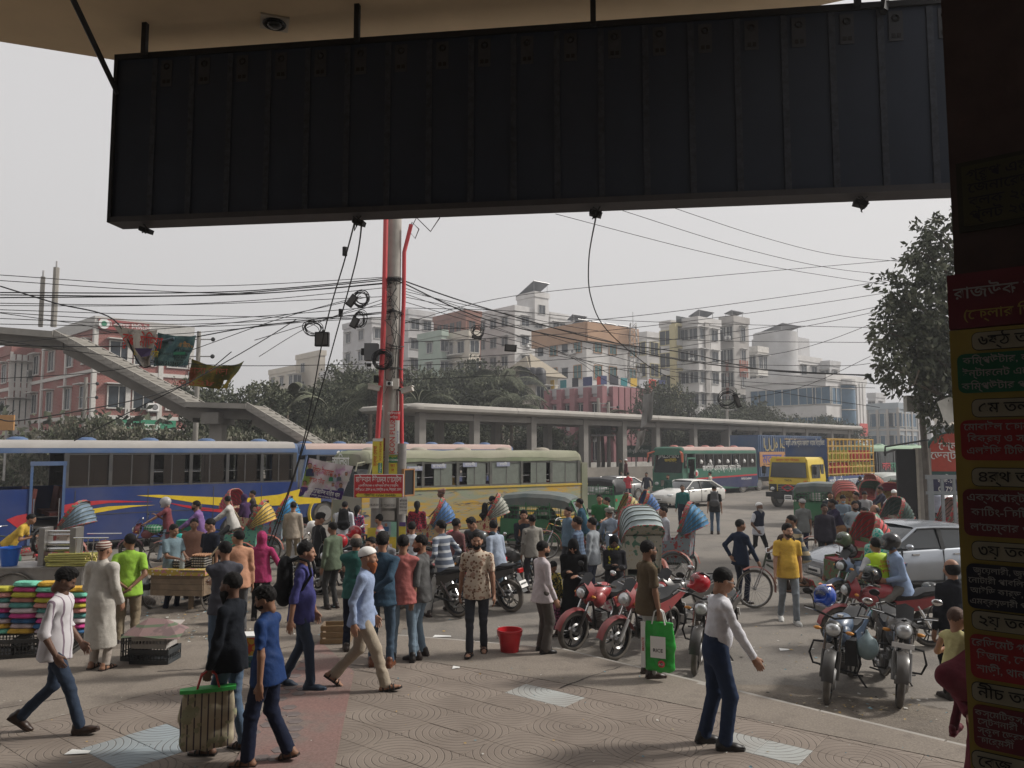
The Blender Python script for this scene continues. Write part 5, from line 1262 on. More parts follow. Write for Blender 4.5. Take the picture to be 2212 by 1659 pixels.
b=MB();b.cyl((lr*.52,1.2,0),(lr*.52,1.2,zt-.6),lr*.20,WBL,22);b.obj('curved_glass',r_,smooth=40)
b=MB()
for k in range(5):b.ring((lr*.52,1.2,zt-1-k*2.6),(0,0,1),lr*.20+.03,.07,GCON,seg=22,sub=4)
b.cyl((lr*.52,1.2,zt-.5),(lr*.52,1.2,zt+.2),lr*.22,LW,22)
for f in (.75,.83,.91):b.box((f*lr,-.08,zt/2),(.5,.25,zt),LW)
b.obj('mullions',r_)
w=MB();w.box((lr*.86,-.25,zt-6),(2.0,.1,1.6),M((.5,.08,.07),.6));w.obj('red_sign',r_)
B('office_building',1940,110,1874,1982,880,BLGR,'blue grey glazed office block beyond the green buses',4,3.2,(.15,.4,.65,.88),(.3,.7),2.4,1.9,glass=WBL,shade=False,bands=GCON)
B('apartment_block',1893,150,1876,1914,856,LGREY,'far pale block with a planted roof above the grey office',4,3.2,(.5,),(.5,))
B('apartment_block',2010,135,1980,2060,862,LGREY,'far hazy block behind the slender road pole',5,3.2,(.3,.7),(.3,.7))
B('apartment_block',2050,100,2018,2120,905,CREAM,'cream block beside the round red signboard',4,3.2,(.3,.7),(.3,.7))
PINK=M((.30,.115,.13),.8,var=.15,scale=.7,dust=.15)
r_,lr,ll,zt=B('pink_building',1306,80,1138,1396,845,LGREY,'low grey building framed by pink columns with laundry on its roof',3,4.0,(.05,.22,.39,.56,.73,.9),(.1,.3,.5,.7,.9),2.6,1.9,glass=WGL,shade=False,parapet=True)
for i in range(7):b=MB();b.box((-.35,i/6*ll,zt/2+.2),(.7,.75,zt+.6),PINK);b.obj('column',r_)
for i in range(1,8):b=MB();b.box((i/7*lr,-.35,zt/2+.2),(.75,.7,zt+.6),PINK);b.obj('column',r_)
b=MB()
for z in (zt-.8,zt-4.3):b.box((lr/2,-.2,z),(lr,.4,.5),PINK);b.box((-.2,ll/2,z),(.4,ll,.5),PINK)
b.obj('beam',r_)
for k in range(3):w=MB();w.lathe((0,0,0),[(.75,0),(.78,.5),(.75,1.5),(.5,1.8),(.2,1.9)],M((.02,.02,.025),.5),12);o=w.obj('water_tank',label=['leftmost black water tank on the pink building roof','middle black water tank on the pink building roof','rightmost black water tank on the pink building roof'][k],cat='water tank',group='black roof water tanks',smooth=50);o.location=at(1137+k*14,830,86)
lm=[M(c,.8)for c in ((.5,.05,.03),(.03,.04,.12),(.02,.02,.03),(.02,.18,.2),(.55,.35,.04),(.4,.4,.42))]
cl=empty('clothes_line',(r_.location.x,r_.location.y,zt),r_.rotation_euler.z,'clothes lines full of coloured laundry on the pink building roof','clothes line')
for k in range(14):
 w=MB();w.box((0,0,.9),(.8+rnd.random()*.6,.03,.9+rnd.random()*.5),lm[k%6]);o=w.obj('garment',cl);o.location=((k-7)*1.6+1,1.0,.3)if k>6 else (1.0,1.5+k*1.9,.3);o.rotation_euler=(0,0,0 if k>6 else R(90))
r_,lr,ll,zt=B('tiled_house',1150,86,1085,1205,812,CREAM,'cream house with a low tiled roof below the orange topped block',2,3.4,(.3,.7),(.3,.7),1.2,1.5,parapet=False)
b=MB();b.prism([(-.8,-.8,zt),(lr+.8,-.8,zt),(lr*.5,ll*.5,zt+3)],(0,.02,0),M((.30,.26,.20),.85));b.add([(-.8,-.8,zt),(lr+.8,-.8,zt),(lr+.8,ll+.8,zt),(-.8,ll+.8,zt),(lr*.35,ll*.5,zt+2.6),(lr*.65,ll*.5,zt+2.6)],[(0,1,5,4),(1,2,5),(2,3,4,5),(3,0,4)],M((.30,.26,.20),.85,var=.2,scale=2));b.obj('roof',r_)
mt=empty('radio_mast',at(1369,820,100)*Vector((1,1,0)).length if False else Vector((at(1369,820,100).x,100,0)),0,'slim lattice radio mast in front of the yellow and white block','mast')
zt=at(1369,698,100).z;zb_=at(1369,820,100).z;b=MB()
for s in ((-1,-1),(1,-1),(1,1),(-1,1)):b.cyl((s[0]*.75,s[1]*.75,zb_),(s[0]*.35,s[1]*.35,zt),.05,STEEL,4)
for k in range(9):
 f0,f1=k/9,(k+1)/9;r0,r1=.75-.4*f0,.75-.4*f1;q0,q1=zb_+(zt-zb_)*f0,zb_+(zt-zb_)*f1
 for a,c in (((-1,-1),(1,-1)),((1,-1),(1,1)),((-1,1),(-1,-1))):b.cyl((a[0]*r0,a[1]*r0,q0),(c[0]*r1,c[1]*r1,q1),.035,STEEL,3);b.cyl((a[0]*r1,a[1]*r1,q1),(c[0]*r0,c[1]*r0,q0),.035,STEEL,3)
b.cyl((0,0,zb_-3),(0,0,zt+1.5),.04,STEEL,4);b.obj('lattice',mt)
def brick_mat():
 m=bpy.data.materials.new('brickwork');m.use_nodes=True;n=m.node_tree.nodes;l=m.node_tree.links;p=n['Principled BSDF'];p.inputs['Roughness'].default_value=.9
 tc=n.new('ShaderNodeTexCoord');sx_=n.new('ShaderNodeSeparateXYZ');l.new(tc.outputs['Object'],sx_.inputs[0]);ad=n.new('ShaderNodeMath');ad.operation='ADD';l.new(sx_.outputs[0],ad.inputs[0]);l.new(sx_.outputs[1],ad.inputs[1])
 cb=n.new('ShaderNodeCombineXYZ');l.new(ad.outputs[0],cb.inputs[0]);l.new(sx_.outputs[2],cb.inputs[1])
 bt=n.new('ShaderNodeTexBrick');bt.inputs['Scale'].default_value=2.2;bt.inputs['Color1'].default_value=(.28,.085,.07,1);bt.inputs['Color2'].default_value=(.22,.065,.06,1);bt.inputs['Mortar'].default_value=(.34,.24,.21,1);bt.inputs['Mortar Size'].default_value=.02
 l.new(cb.outputs[0],bt.inputs['Vector']);nz=n.new('ShaderNodeTexNoise');nz.inputs['Scale'].default_value=.5;l.new(tc.outputs['Object'],nz.inputs['Vector']);mx_=n.new('ShaderNodeMixRGB');mx_.inputs['Color2'].default_value=(.27,.2,.17,1)
 rp=n.new('ShaderNodeMapRange');rp.inputs['From Min'].default_value=.4;rp.inputs['From Max'].default_value=.8;rp.inputs['To Max'].default_value=.5;l.new(nz.outputs['Fac'],rp.inputs['Value']);l.new(rp.outputs[0],mx_.inputs['Fac']);l.new(bt.outputs['Color'],mx_.inputs['Color1']);l.new(mx_.outputs[0],p.inputs['Base Color'])
 bp=n.new('ShaderNodeBump');bp.inputs['Strength'].default_value=.4;bp.inputs['Distance'].default_value=.02;l.new(bt.outputs['Fac'],bp.inputs['Height']);bp.invert=True;l.new(bp.outputs[0],p.inputs['Normal']);return m
RBK=brick_mat();WB=M((.55,.53,.50),.8,var=.12,dust=.1)
r_,lr,ll,zt=B('brick_office',198,56,45,408,703,RBK,'red brick office block with white bands behind the concrete footbridge',4,3.35,(.10,.30,.55,.78,.93),(.25,.50,.85),1.5,1.6,glass=WGL,frame=WB,shade=True,bands=WB,parapet=True,ang=6,ac=6,wall_r=M((.45,.44,.42),.8))
BR=r_
def board(root,x,z,w,h,col,txt,tcol,th=None,y=-.22,name='sign_panel',rz=0):
 b=MB();b.box((0,0,0),(w,.08,h),col);o=b.obj(name,root);o.location=(x,y,z)if not rz else (y,x,z);o.rotation_euler=(0,0,rz)
 if txt:text(txt,o,(0,-.045,0),(R(90),0,0),th or h*.45,tcol)
 return o
RD=M((.42,.03,.035),.6,dust=.1);GR=M((.02,.22,.12),.6,dust=.1);WT=M((.7,.7,.68),.6,var=0);YT=M((.6,.45,.03),.6,var=0);BKT=M((.01,.01,.012),.6,var=0);RT=M((.45,.03,.02),.6,var=0);BLT=M((.03,.06,.30),.6,var=0)
board(BR,1.9,zt+.15,3.6,.75,M((.30,.04,.045),.8,dust=.3),'রূপালী ব্যাংক লিমিটেড',WT)
b=MB();b.cyl((0,-.06,0),(0,-.04,0),.38,WT,16);b.cyl((0,-.07,0),(0,-.055,0),.2,GR,12);o=b.obj('emblem',BR);o.location=(.45,-.28,zt+.15)
board(BR,3.2,zt-7.6,5.6,1.5,GR,'ডেভেলপমেন্ট\nব্যাংক',WT,.45);board(BR,6.2,zt-9.9,3.4,1.5,GR,'মোবারাকাহ',WT,.5,y=-.3,rz=R(-90));board(BR,7,zt-11.6,9,1.1,LGREY,'BUSINESS CENTRE',RT,.5,y=-.3,rz=R(-90));board(BR,12.5,zt-8.2,2.6,.9,LGREY,'অফিস',BLT,.4,y=-.3,rz=R(-90))
B('brick_office',20,66,-60,60,760,RBK,'smaller red brick block at the left edge behind the footbridge',4,3.2,(.3,.7),(.4,.8),1.5,1.6,frame=WB,bands=WB,ang=6)
# concrete footbridge stairs
FB=empty('footbridge',(0,33,0),0,'concrete footbridge with open stairs descending behind the blue bus','footbridge')
CF=M((.18,.168,.15),.9,var=.18,scale=.9,bump=.2);CFt=M((.25,.235,.21),.9,var=.22,scale=.8)
def fz(u,v):p=at(u,v,33);return (p.x,p.z)
def beam(pts,th,name,y0=0,y1=2.3,mat=CF):
 for i in range(len(pts)-1):
  (x0,z0),(x1,z1)=pts[i],pts[i+1];b=MB()
  b.prism([(x0,y0,z0-th),(x1,y0,z1-th),(x1,y0,z1),(x0,y0,z0)],(0,y1-y0,0),mat);b.obj(name,FB)
A0,A1,A2,A3,A4=fz(-160,694),fz(117,716),fz(402,868),fz(533,872),fz(700,972)
beam([A0,A1],.22,'deck');beam([A0,A1],.66,'deck_beam',.7,1.6);beam([A0,A1],.28,'deck_edge',-.12,0,CFt);beam([A1,A2],.26,'stair_slab',.02,2.28);beam([A1,A2],.85,'stair_beam',.75,1.55);beam([A2,A3],.24,'landing',0,2.3);beam([A2,A3],.65,'landing_beam',.7,1.6);beam([A2,A3],.22,'landing_edge',-.12,0,CFt);beam([A3,A4],.26,'stair_slab',.02,2.28);beam([A3,A4],.85,'stair_beam',.75,1.55)
beam([A4,(A4[0]+3.2,A4[1]-2.1)],.75,'stair_beam',.35,1.95)
stp=MB();stp.box((0,1.15,0),(.30,2.46,.15),CFt);stm=stp.mesh('step')
def steps(p,q):
 n=int((p[1]-q[1])/.165)
 for k in range(n):f=(k+.5)/n;inst('step',stm,FB,(p[0]+(q[0]-p[0])*f,0,p[1]+(q[1]-p[1])*f-.075))
steps(A1,A2);steps(A3,A4);steps(A4,(A4[0]+3.2,A4[1]-2.1))
up_=lambda q:(q[0],q[1]+.07)
for s in (0,2.2):beam([up_(A1),up_(A2)],.34,'stringer',s-.05,s+.12,CFt);beam([up_(A3),up_(A4)],.34,'stringer',s-.05,s+.12,CFt)
x,z=fz(450,900);b=MB();b.box((x,1.15,z/2),(.55,.6,z),CFt);b.box((x,1.15,z-.05),(.75,2.0,.5),CF);b.obj('pillar',FB)
b=MB();b.box((A0[0]+1,1.15,A0[1]/2),(.7,.7,A0[1]),CFt);b.obj('pillar',FB)
for u,v,w in ((93,598,.10),(122,578,.13)):p=at(u,v,35);o=MB();o.cyl((0,0,at(u,706,35).z),(0,0,p.z),w,CFt,7);o.cyl((0,0,p.z),(0,0,p.z+.3),.04,STEEL,5);q=o.obj('thin_post',label='shorter thin concrete post rising behind the footbridge deck' if u<100 else 'taller thin concrete post rising behind the footbridge deck',cat='post');q.location=(p.x,35,0)
# long station canopy in the middle of the road
K0=at(910,889,42.6);kd=Vector((math.cos(R(43)),math.sin(R(43)),0));kz=5.0
ST=empty('station_canopy',(K0.x,K0.y,0),R(43),'long flat concrete station canopy on rows of square columns','canopy')
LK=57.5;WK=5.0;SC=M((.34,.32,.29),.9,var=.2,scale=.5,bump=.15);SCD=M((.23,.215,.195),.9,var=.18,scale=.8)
sec=[(0,kz),(-.22,kz+.10),(-.26,kz+.26),(-.16,kz+.42),(0,kz+.46),(WK,kz+.46),(WK+.22,kz+.36),(WK+.26,kz+.2),(WK,kz)]
n_=8
for i in range(n_):
 x0,x1=LK*i/n_,LK*(i+1)/n_-.03;s=lambda x:-x*.0012
 b=MB();b.loft([[(x,y,z+s(x))for y,z in sec]for x in (x0,x1)],SC);b.obj('roof_section',ST,smooth=40)
b=MB();b.loft([[(x,y*k+(1-k)*WK/2,(z-kz-.23)*k2+kz+.23)for y,z in sec]for x,k,k2 in ((-.9,.9,.4),(-.7,.96,.8),(-.3,1,1),(0,1,1))],SC);b.obj('roof_end',ST,smooth=50)
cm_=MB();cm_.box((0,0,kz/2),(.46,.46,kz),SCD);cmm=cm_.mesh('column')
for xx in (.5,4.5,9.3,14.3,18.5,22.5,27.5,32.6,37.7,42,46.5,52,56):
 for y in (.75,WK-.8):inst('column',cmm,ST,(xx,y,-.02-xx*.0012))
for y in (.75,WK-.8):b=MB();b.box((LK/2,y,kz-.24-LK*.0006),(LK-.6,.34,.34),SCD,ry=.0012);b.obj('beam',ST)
MW=empty('median_wall',(K0.x,K0.y,0),R(43),'low dusty concrete wall with a dirt kerb under the station canopy','wall')
b=MB();b.box((LK/2-6,-.55,.80),(LK+8,.25,1.8),M((.22,.20,.175),.9,var=.25,scale=.9,dust=.3));b.obj('wall_panel',MW)
b=MB();b.prism([(-10,-1.9,-.12),(-10,-.7,.9),(-10,-.7,-.12)],(LK+20,0,0),A_DIRT);b.obj('dirt_bank',kind='structure').matrix_world=Matrix.Translation((K0.x,K0.y,0))@Matrix.Rotation(R(43),4,'Z')
b=MB();b.box((LK/2,WK+4,.9),(LK+20,.2,1.8),DWHITE);b.obj('boundary_wall',label='white boundary wall beyond the station canopy',cat='wall').matrix_world=Matrix.Translation((K0.x,K0.y,0))@Matrix.Rotation(R(43),4,'Z')
# trees
LEAF=[M(c,.75,var=.3,scale=2,spec=.15)for c in ((.075,.085,.052),(.115,.120,.080),(.055,.062,.042),(.19,.18,.14))]
BARK=M((.10,.08,.06),.9,var=.3,scale=4)
def crown_mesh(seed,blobs,n,size,mats=(0,1,2),long=1.8,droop=.3,shell=.55):
 rg=np.random.RandomState(seed);vs=[];mi=[];w=np.array([b_[1][0]*b_[1][2]for b_ in blobs]);w=w/w.sum()
 for bi,(c,r)in enumerate(blobs):
  m=int(n*w[bi]);cl=max(4,m//14)
  d=rg.normal(size=(cl,3));d/=np.linalg.norm(d,axis=1)[:,None];cc=np.array(c)+d*np.array(r)*(shell+(1.08-shell)*rg.rand(cl,1)**.6)
  k=rg.randint(0,cl,m);p=cc[k]+rg.normal(size=(m,3))*np.array(r)*.13
  out=(p-np.array(c))/np.array(r);a=rg.normal(size=(m,3))*.8+out*.7;a[:,2]-=droop;a/=np.linalg.norm(a,axis=1)[:,None]
  q=np.cross(a,rg.normal(size=(m,3)));q/=np.linalg.norm(q,axis=1)[:,None]+1e-6
  s=size*rg.uniform(.6,1.35,(m,1));A=a*s*long;Q=q*s*.5
  vs.append(np.stack([p,p+A*.5+Q,p+A,p+A*.5-Q],1));mi.append(np.array(mats)[(k*7+bi)%len(mats)]if len(mats)else 0)
 vs=np.concatenate(vs);mi=np.concatenate(mi);N=len(vs)
 return npmesh('crown',[(vs.reshape(-1,3),np.arange(N*4).reshape(N,4),0)],LEAF)if False else _setmi(npmesh('crown',[(vs.reshape(-1,3),np.arange(N*4).reshape(N,4),0)],LEAF),mi)
def _setmi(me,mi):me.polygons.foreach_set('material_index',mi.astype(np.int32));me.polygons.foreach_set('use_smooth',np.zeros(len(mi),bool));me.update();return me
def rblobs(seed,n,R0,H,base):
 rr=random.Random(seed);return [((rr.uniform(-1,1)*R0*.6,rr.uniform(-1,1)*R0*.6,base+rr.random()*H),(R0*rr.uniform(.35,.6),R0*rr.uniform(.35,.6),H*rr.uniform(.22,.38)))for _ in range(n)]
CR=[crown_mesh(s,rblobs(s,11,3.0,3.2,2.8),11000,.115)for s in (1,2,3)]
BU=[crown_mesh(s,rblobs(s,7,1.4,1.1,.5),5000,.065,(1,3,0))for s in (5,6)]
def trunk_mesh(h,r,seed):
 rr=random.Random(seed);b=MB();b.tube([(0,0,0),(rr.uniform(-.1,.1),.05,h*.5),(rr.uniform(-.2,.2),0,h)],[r,r*.8,r*.5],BARK,8)
 for k in range(6):
  a=rr.uniform(0,6.28);z=h*rr.uniform(.5,.95);L_=h*rr.uniform(.4,.75);b.tube([(0,0,z),(math.cos(a)*L_*.5,math.sin(a)*L_*.5,z+L_*.45),(math.cos(a)*L_,math.sin(a)*L_,z+L_*.8)],[r*.4,r*.25,r*.1],BARK,5)
 return b.mesh('trunk')
TK=trunk_mesh(3.6,.22,4);TKs=trunk_mesh(.7,.06,5)
def tree(u,vt,Y,w,label,kind=0,bush=False,name=None,vb=None):
 """tree whose top is seen at vt; w = crown width in metres"""
 p=at(u,vt,Y);zt=p.z;r=empty(name or ('shrub' if bush else 'leafy_tree'),(p.x,Y,0 if vb is None else at(u,vb,Y).z),rnd.uniform(0,6),label,'shrub' if bush else 'tree')
 base=r.location.z;H=(zt-base);me=BU[kind%2]if bush else CR[kind%3];h0=2.1 if bush else 6.6;w0=2.9 if bush else 6.2
 s=(w/w0,w/w0,H/h0);inst('crown',me,r,scale=s);inst('trunk',TKs if bush else TK,r,scale=s);return r
tl=['round dusty tree','broad dark green tree','loose grey green tree','bushy dusty tree']
for i,(u,vt,Y,w,lb)in enumerate([(520,812,46,6,'dusty green tree right of the hanging yellow banner'),(465,830,50,5,'dark tree behind the footbridge landing pillar'),(590,868,52,6,'low tree behind the lower footbridge flight'),(640,835,54,7,'loose dusty tree beyond the lower stair flight'),(700,815,56,7,'broad tree left of the utility pole beyond the road'),(760,800,60,8,'tall dark tree just left of the utility pole'),(905,785,66,9,'broad dark tree above the near end of the station canopy'),(965,790,68,9,'dense tree below the cream apartment block'),(1010,830,62,7,'grey green tree between two palms'),(880,850,58,6,'small dark tree behind the utility pole'),(700,880,50,5,'dusty bushy tree at the end of the stairs'),(1060,800,70,8,'dark tree behind the tall palm'),(1420,815,74,6,'dark tree in front of the yellow framed tower'),(1550,880,76,7,'low dark tree between the two conifers'),(1620,870,80,7,'dark tree at the foot of the concrete tower'),(1680,885,82,7,'low tree left of the white office building'),(1812,905,84,6,'small hazy tree before the curved glass front'),(1160,915,60,4.5,'dusty tree seen between canopy columns near the pink building'),(985,900,55,5,'grey leafy tree seen under the near end of the canopy'),(1530,925,78,6,'dusty tree under the canopy right of the pink columns'),(1455,915,76,5,'hazy tree under the canopy beside the second pink building')]):tree(u,vt,Y,w,lb,i)
for i,(u,vt,Y,w,lb)in enumerate([(150,895,44,4.5,'dusty shrub before the left brick wall'),(190,880,43,3.5,'tall shrub at the corner of the brick building'),(262,898,42,3,'thin shrub in front of the red brick wall'),(300,905,41,4.5,'wide dusty shrub in front of the red brick wall'),(345,925,42,3,'low shrub right of the wide dusty shrub'),(400,915,41,4,'dusty shrub left of the footbridge pillar'),(490,905,40,4,'bright green shrub right of the footbridge pillar'),(540,925,40,4,'low green shrub under the footbridge landing'),(30,925,46,5,'low shrub at the left edge above the bus roof'),(640,925,41,3.5,'dusty shrub right of the lower stair flight'),(700,905,40,3.6,'grey leafed shrub behind the blue bus front'),(740,925,40,3,'dusty shrub left of the red pipe'),(1000,930,52,3.5,'thick grey shrub below the near canopy'),(1215,935,62,3.5,'shrub with dry leaves between the canopy columns'),(95,930,45,4,'shrub before the grey shop front of the brick building')]):tree(u,vt,Y,w,lb,i,True)
BM={}
def palm(u,vt,Y,label,n=16,L=3.4,s=1.0,banana=False):
 p=at(u,vt,Y);r=empty('banana_plant' if banana else 'palm_tree',(p.x,Y,0),rnd.uniform(0,6),label,'banana plant' if banana else 'palm tree');key='b' if banana else 'p'
 if key not in BM:
  f=MB();prev=[]
  for k in range(15):t=k/14;a=R(62-125*t**1.2);prev.append((prev[-1][0]+math.cos(a)*L/14,0,prev[-1][2]+math.sin(a)*L/14)if prev else (0,0,0))
  f.tube(prev,[.04*(1-k/16)for k in range(15)],LEAF[1],4)
  if banana:f.loft([[(q[0],-w_,q[2]-.1),(q[0],0,q[2]+.02),(q[0],w_,q[2]-.1)]for q,w_ in zip(prev,[.03,.03,.05,.2,.28,.3,.32,.33,.33,.3,.27,.22,.16,.1,.02])],LEAF[1],closed=False,cap=False)
  else:
   for i in range(2,42):
    t=i/42;q=prev[0];fi=t*14;i0=int(fi);fr_=fi-i0;q=[prev[i0][c]*(1-fr_)+prev[min(14,i0+1)][c]*fr_ for c in range(3)];ll_=.85*math.sin(math.pi*(t*.85+.12))+.1
    for s_ in (1,-1):f.add([(q[0],0,q[2]),(q[0]+.05,s_*ll_*.4,q[2]-.08),(q[0]+.25,s_*ll_*.62,q[2]-ll_*.55),(q[0]+.08,s_*ll_*.35,q[2]-.14)],[(0,1,2,3)],LEAF[(i+(s_>0))%3])
  BM[key]=f.mesh('frond')
 zt=p.z-1.0*s
 for k in range(n):inst('frond',BM[key],r,(0,0,zt),(rnd.uniform(-.2,.2),rnd.uniform(-.55,.75)if not banana else rnd.uniform(-.5,.1),6.283*k/n+rnd.uniform(-.2,.2)),(s*rnd.uniform(.8,1.1),)*3)
 b=MB();b.tube([(0,0,0),(.1,0,zt*.5),(0,0,zt+.1)],[.2,.15,.14],BARK,7);b.obj('trunk',r)
palm(800,835,50,'coconut palm left of the utility pole behind the canopy end');palm(905,850,52,'coconut palm just right of the utility pole');palm(1085,808,64,'tall coconut palm in front of the cream apartment block',20,s=1.35);palm(1105,860,58,'lower coconut palm above the station canopy',s=1.1);palm(1300,905,62,'palm seen through the canopy columns before the pink building',s=1.1);palm(620,855,48,'banana plant behind the lower footbridge stairs',9,banana=True)
def conifer(u,vt,Y,label,w=2.2):
 p=at(u,vt,Y);r=empty('conifer',(p.x,Y,0),0,label,'tree')
 bl=[((0,0,p.z*(.25+.75*k/9)-.5),(w*(1.05-k/9.6),w*(1.05-k/9.6),p.z*.06))for k in range(10)]
 o=inst('crown',crown_mesh(int(u),bl,2600,.2,(0,2),droop=.9,shell=.3),r);b=MB();b.cyl((0,0,0),(0,0,p.z-.4),.15,BARK,6,.03);b.obj('trunk',r)
conifer(1493,838,78,'slim conifer left of the white tower foot');conifer(1590,838,82,'taller slim conifer before the concrete tower',2.6);conifer(1640,850,84,'blunt conifer right of the taller slim conifer',2.6)
nt=empty('roadside_tree',(at(2120,900,21).x,21,ROAD),0,'large leafy tree overhanging the road beside the dark pillar','tree')
def lp(u,v,Y):p=at(u,v,Y);return (p.x-nt.location.x,Y-21,p.z-ROAD)
bl=[(lp(u,v,Y),(r,r,r*.9))for u,v,Y,r in [(2010,520,21,.75),(2030,590,21.5,.85),(1985,545,20.5,.4),(1950,640,20.5,.75),(1990,670,21,.95),(2035,690,22,1.0),(1925,720,20.5,.55),(1975,760,21,1.0),(2025,790,21.5,.9),(1915,790,20.5,.45),(1960,820,21,.5),(2030,860,21.5,.6),(2010,620,20,.6),(2090,640,22,1.4),(2100,780,22,1.3),(2035,480,21,.4)]]
inst('crown',crown_mesh(77,bl+[(lp(u,v,Y),(r,r,r))for u,v,Y,r in [(2000,700,21.4,1.0),(1970,780,21.4,.9),(2040,740,21,1.1),(2045,560,21,.8),(2020,840,21.3,.7),(1940,690,21,.6),(2040,900,21.4,.6),(2060,820,21.4,1.0)]],13000,.08,(0,2,0,1),long=2.3,droop=.7,shell=.25),nt)
b=MB();tk=[lp(2130,1180,21),lp(2110,900,21),lp(2080,760,21),lp(2050,600,21)];b.tube(tk,[.25,.2,.13,.06],BARK,8)
for u,v in ((1950,650),(1925,720),(1905,790),(1990,545),(2010,500),(1960,820)):m_=lp((u+2085)/2,v+30,21);b.tube([lp(2085,min(v+120,900),21),m_,lp(u,v,20.6)],[.08,.05,.02],BARK,5)
b.tube([lp(1985,800,20.5),lp(1975,830,20.3),lp(1945,850,20.3)],[.03,.02,.006],BARK,4);b.tube([lp(1960,690,20.5),lp(1930,700,20.3),lp(1905,695,20.3)],[.02,.012,.005],BARK,4)
b.obj('trunk',nt)
b=MB();rr=random.Random(4);LH=M((.33,.34,.35),.9,var=.2,scale=.05)
for i in range(60):
 x=-330+i*12+rr.uniform(-4,4);b.box((x,240+rr.uniform(0,50),4),(rr.uniform(8,14),12,8+rr.random()*12),LH)
b.obj('distant_town',kind='stuff')
hb=crown_mesh(91,[((x,0,2.2+rr.uniform(-.5,1.2)),(3.2,2,2.4))for x in range(-70,71,4)],14000,.35,(0,1,2));o=bpy.data.objects.new('hedge_trees',hb);COL.objects.link(o);o.location=(16,92,0);o.rotation_euler=(0,0,R(40));o['kind']='stuff'
# the big vehicles
def veh(name,x,y,deg,label,cat,group=None):return empty(name,(x,y,ROAD),R(deg),label,cat,group)
Z=lambda o,pts:[(ox+.1953*x,918+.1953*y)for ox,x,y in [(o,*p)for p in pts]]
def SW(root,y,o,pts,mat,th=.006):return swoosh(root,y,[side_xz(root,y,u,v)for u,v in Z(o,pts)],mat,1,th=th)
def btxt(root,y,u,v,s,h,mat,w=None):
 x,z=side_xz(root,y,u,v);text(s,root,(x,y+.012,z),(R(90),0,R(180)),h,mat,width=w)
BLU=paint((.003,.028,.15),.35,.12);BLU2=paint((.045,.10,.22),.45,.2);ROOFW=M((.33,.32,.31),.85,var=.15,scale=1,dust=.4);ROOFP=M((.42,.30,.27),.85,var=.15,scale=1,dust=.4)
DGY=M((.035,.037,.04),.6,dust=.12);PY=M((.70,.50,.02),.4,dust=.08);PR=M((.48,.015,.03),.4,dust=.08)
bus1=veh('city_bus',-12.5,24.55,220,'blue city bus with red and yellow swooshes passing at the left','bus','buses on the road')
q=side_xz(bus1,1.2,62,1100)[0],side_xz(bus1,1.2,138,1100)[0]
bus(bus1,11,2.4,3.28,BLU,BLU2,ROOFW,DGY,n=6,belt=1.88,wtop=2.90,skirt=.30,wheels=(-.31,.42),door=(min(q),max(q)),domes=6,domem=BLU2,openw=.45)
SW(bus1,1.2,0,[(70,1050),(180,1005),(300,980),(300,1110),(200,1145)],PR)
SW(bus1,1.2,0,[(705,885),(900,848),(1100,836),(1300,835),(1690,850),(1400,856),(1200,862),(1000,890),(860,945),(705,975)],PR)
SW(bus1,1.2,0,[(705,1005),(830,965),(1000,932),(1200,900),(1450,888),(1720,885),(1450,908),(1200,948),(1000,985),(850,1015),(705,1052)],PY)
SW(bus1,1.2,0,[(1510,780),(1750,772),(2212,792),(2700,810),(3085,770),(3330,705),(3480,670),(3548,632),(3548,862),(3280,880),(2780,908),(2480,896),(2212,872),(1900,818)],PY)
SW(bus1,1.2,0,[(1830,855),(2000,880),(2212,908),(2500,935),(2780,958),(2780,990),(2500,972),(2212,945),(2000,900)],PR)
b=MB()
for x in (-4.2,-2.6,-.6,1.4):b.box((x,1.203,1.05),(.02,.01,1.5),DGY)
b.box((-1.2,1.203,1.08),(7.6,.01,.02),DGY);b.obj('panel_seam',bus1)
bus2=veh('city_bus',-4.9,34.9,220,'second blue bus with a yellow edged wheel arch behind the banner','bus','buses on the road')
bus(bus2,11,2.4,3.25,paint((.012,.035,.13),.4,.2),BLU2,ROOFP,DGY,n=7,belt=1.8,wtop=2.8,skirt=.36,wheels=(-.30,.40),domes=7,domem=BLU2)
b=MB();b.ring((11*.40,1.203,.5),(0,1,0),.68,.07,PY,seg=14,sub=4,arc=(-10,190));b.box((2.2,1.205,.42),(3.2,.02,.14),PY);b.obj('arch_trim',bus2)
btxt(bus2,1.2,742,985,'ধ্রু',.5,WT)
DG=M((.15,.19,.10),.8,var=.3,scale=1.3,dust=.6)
OLD=bpy.data.materials.new('scraped paint');OLD.use_nodes=True
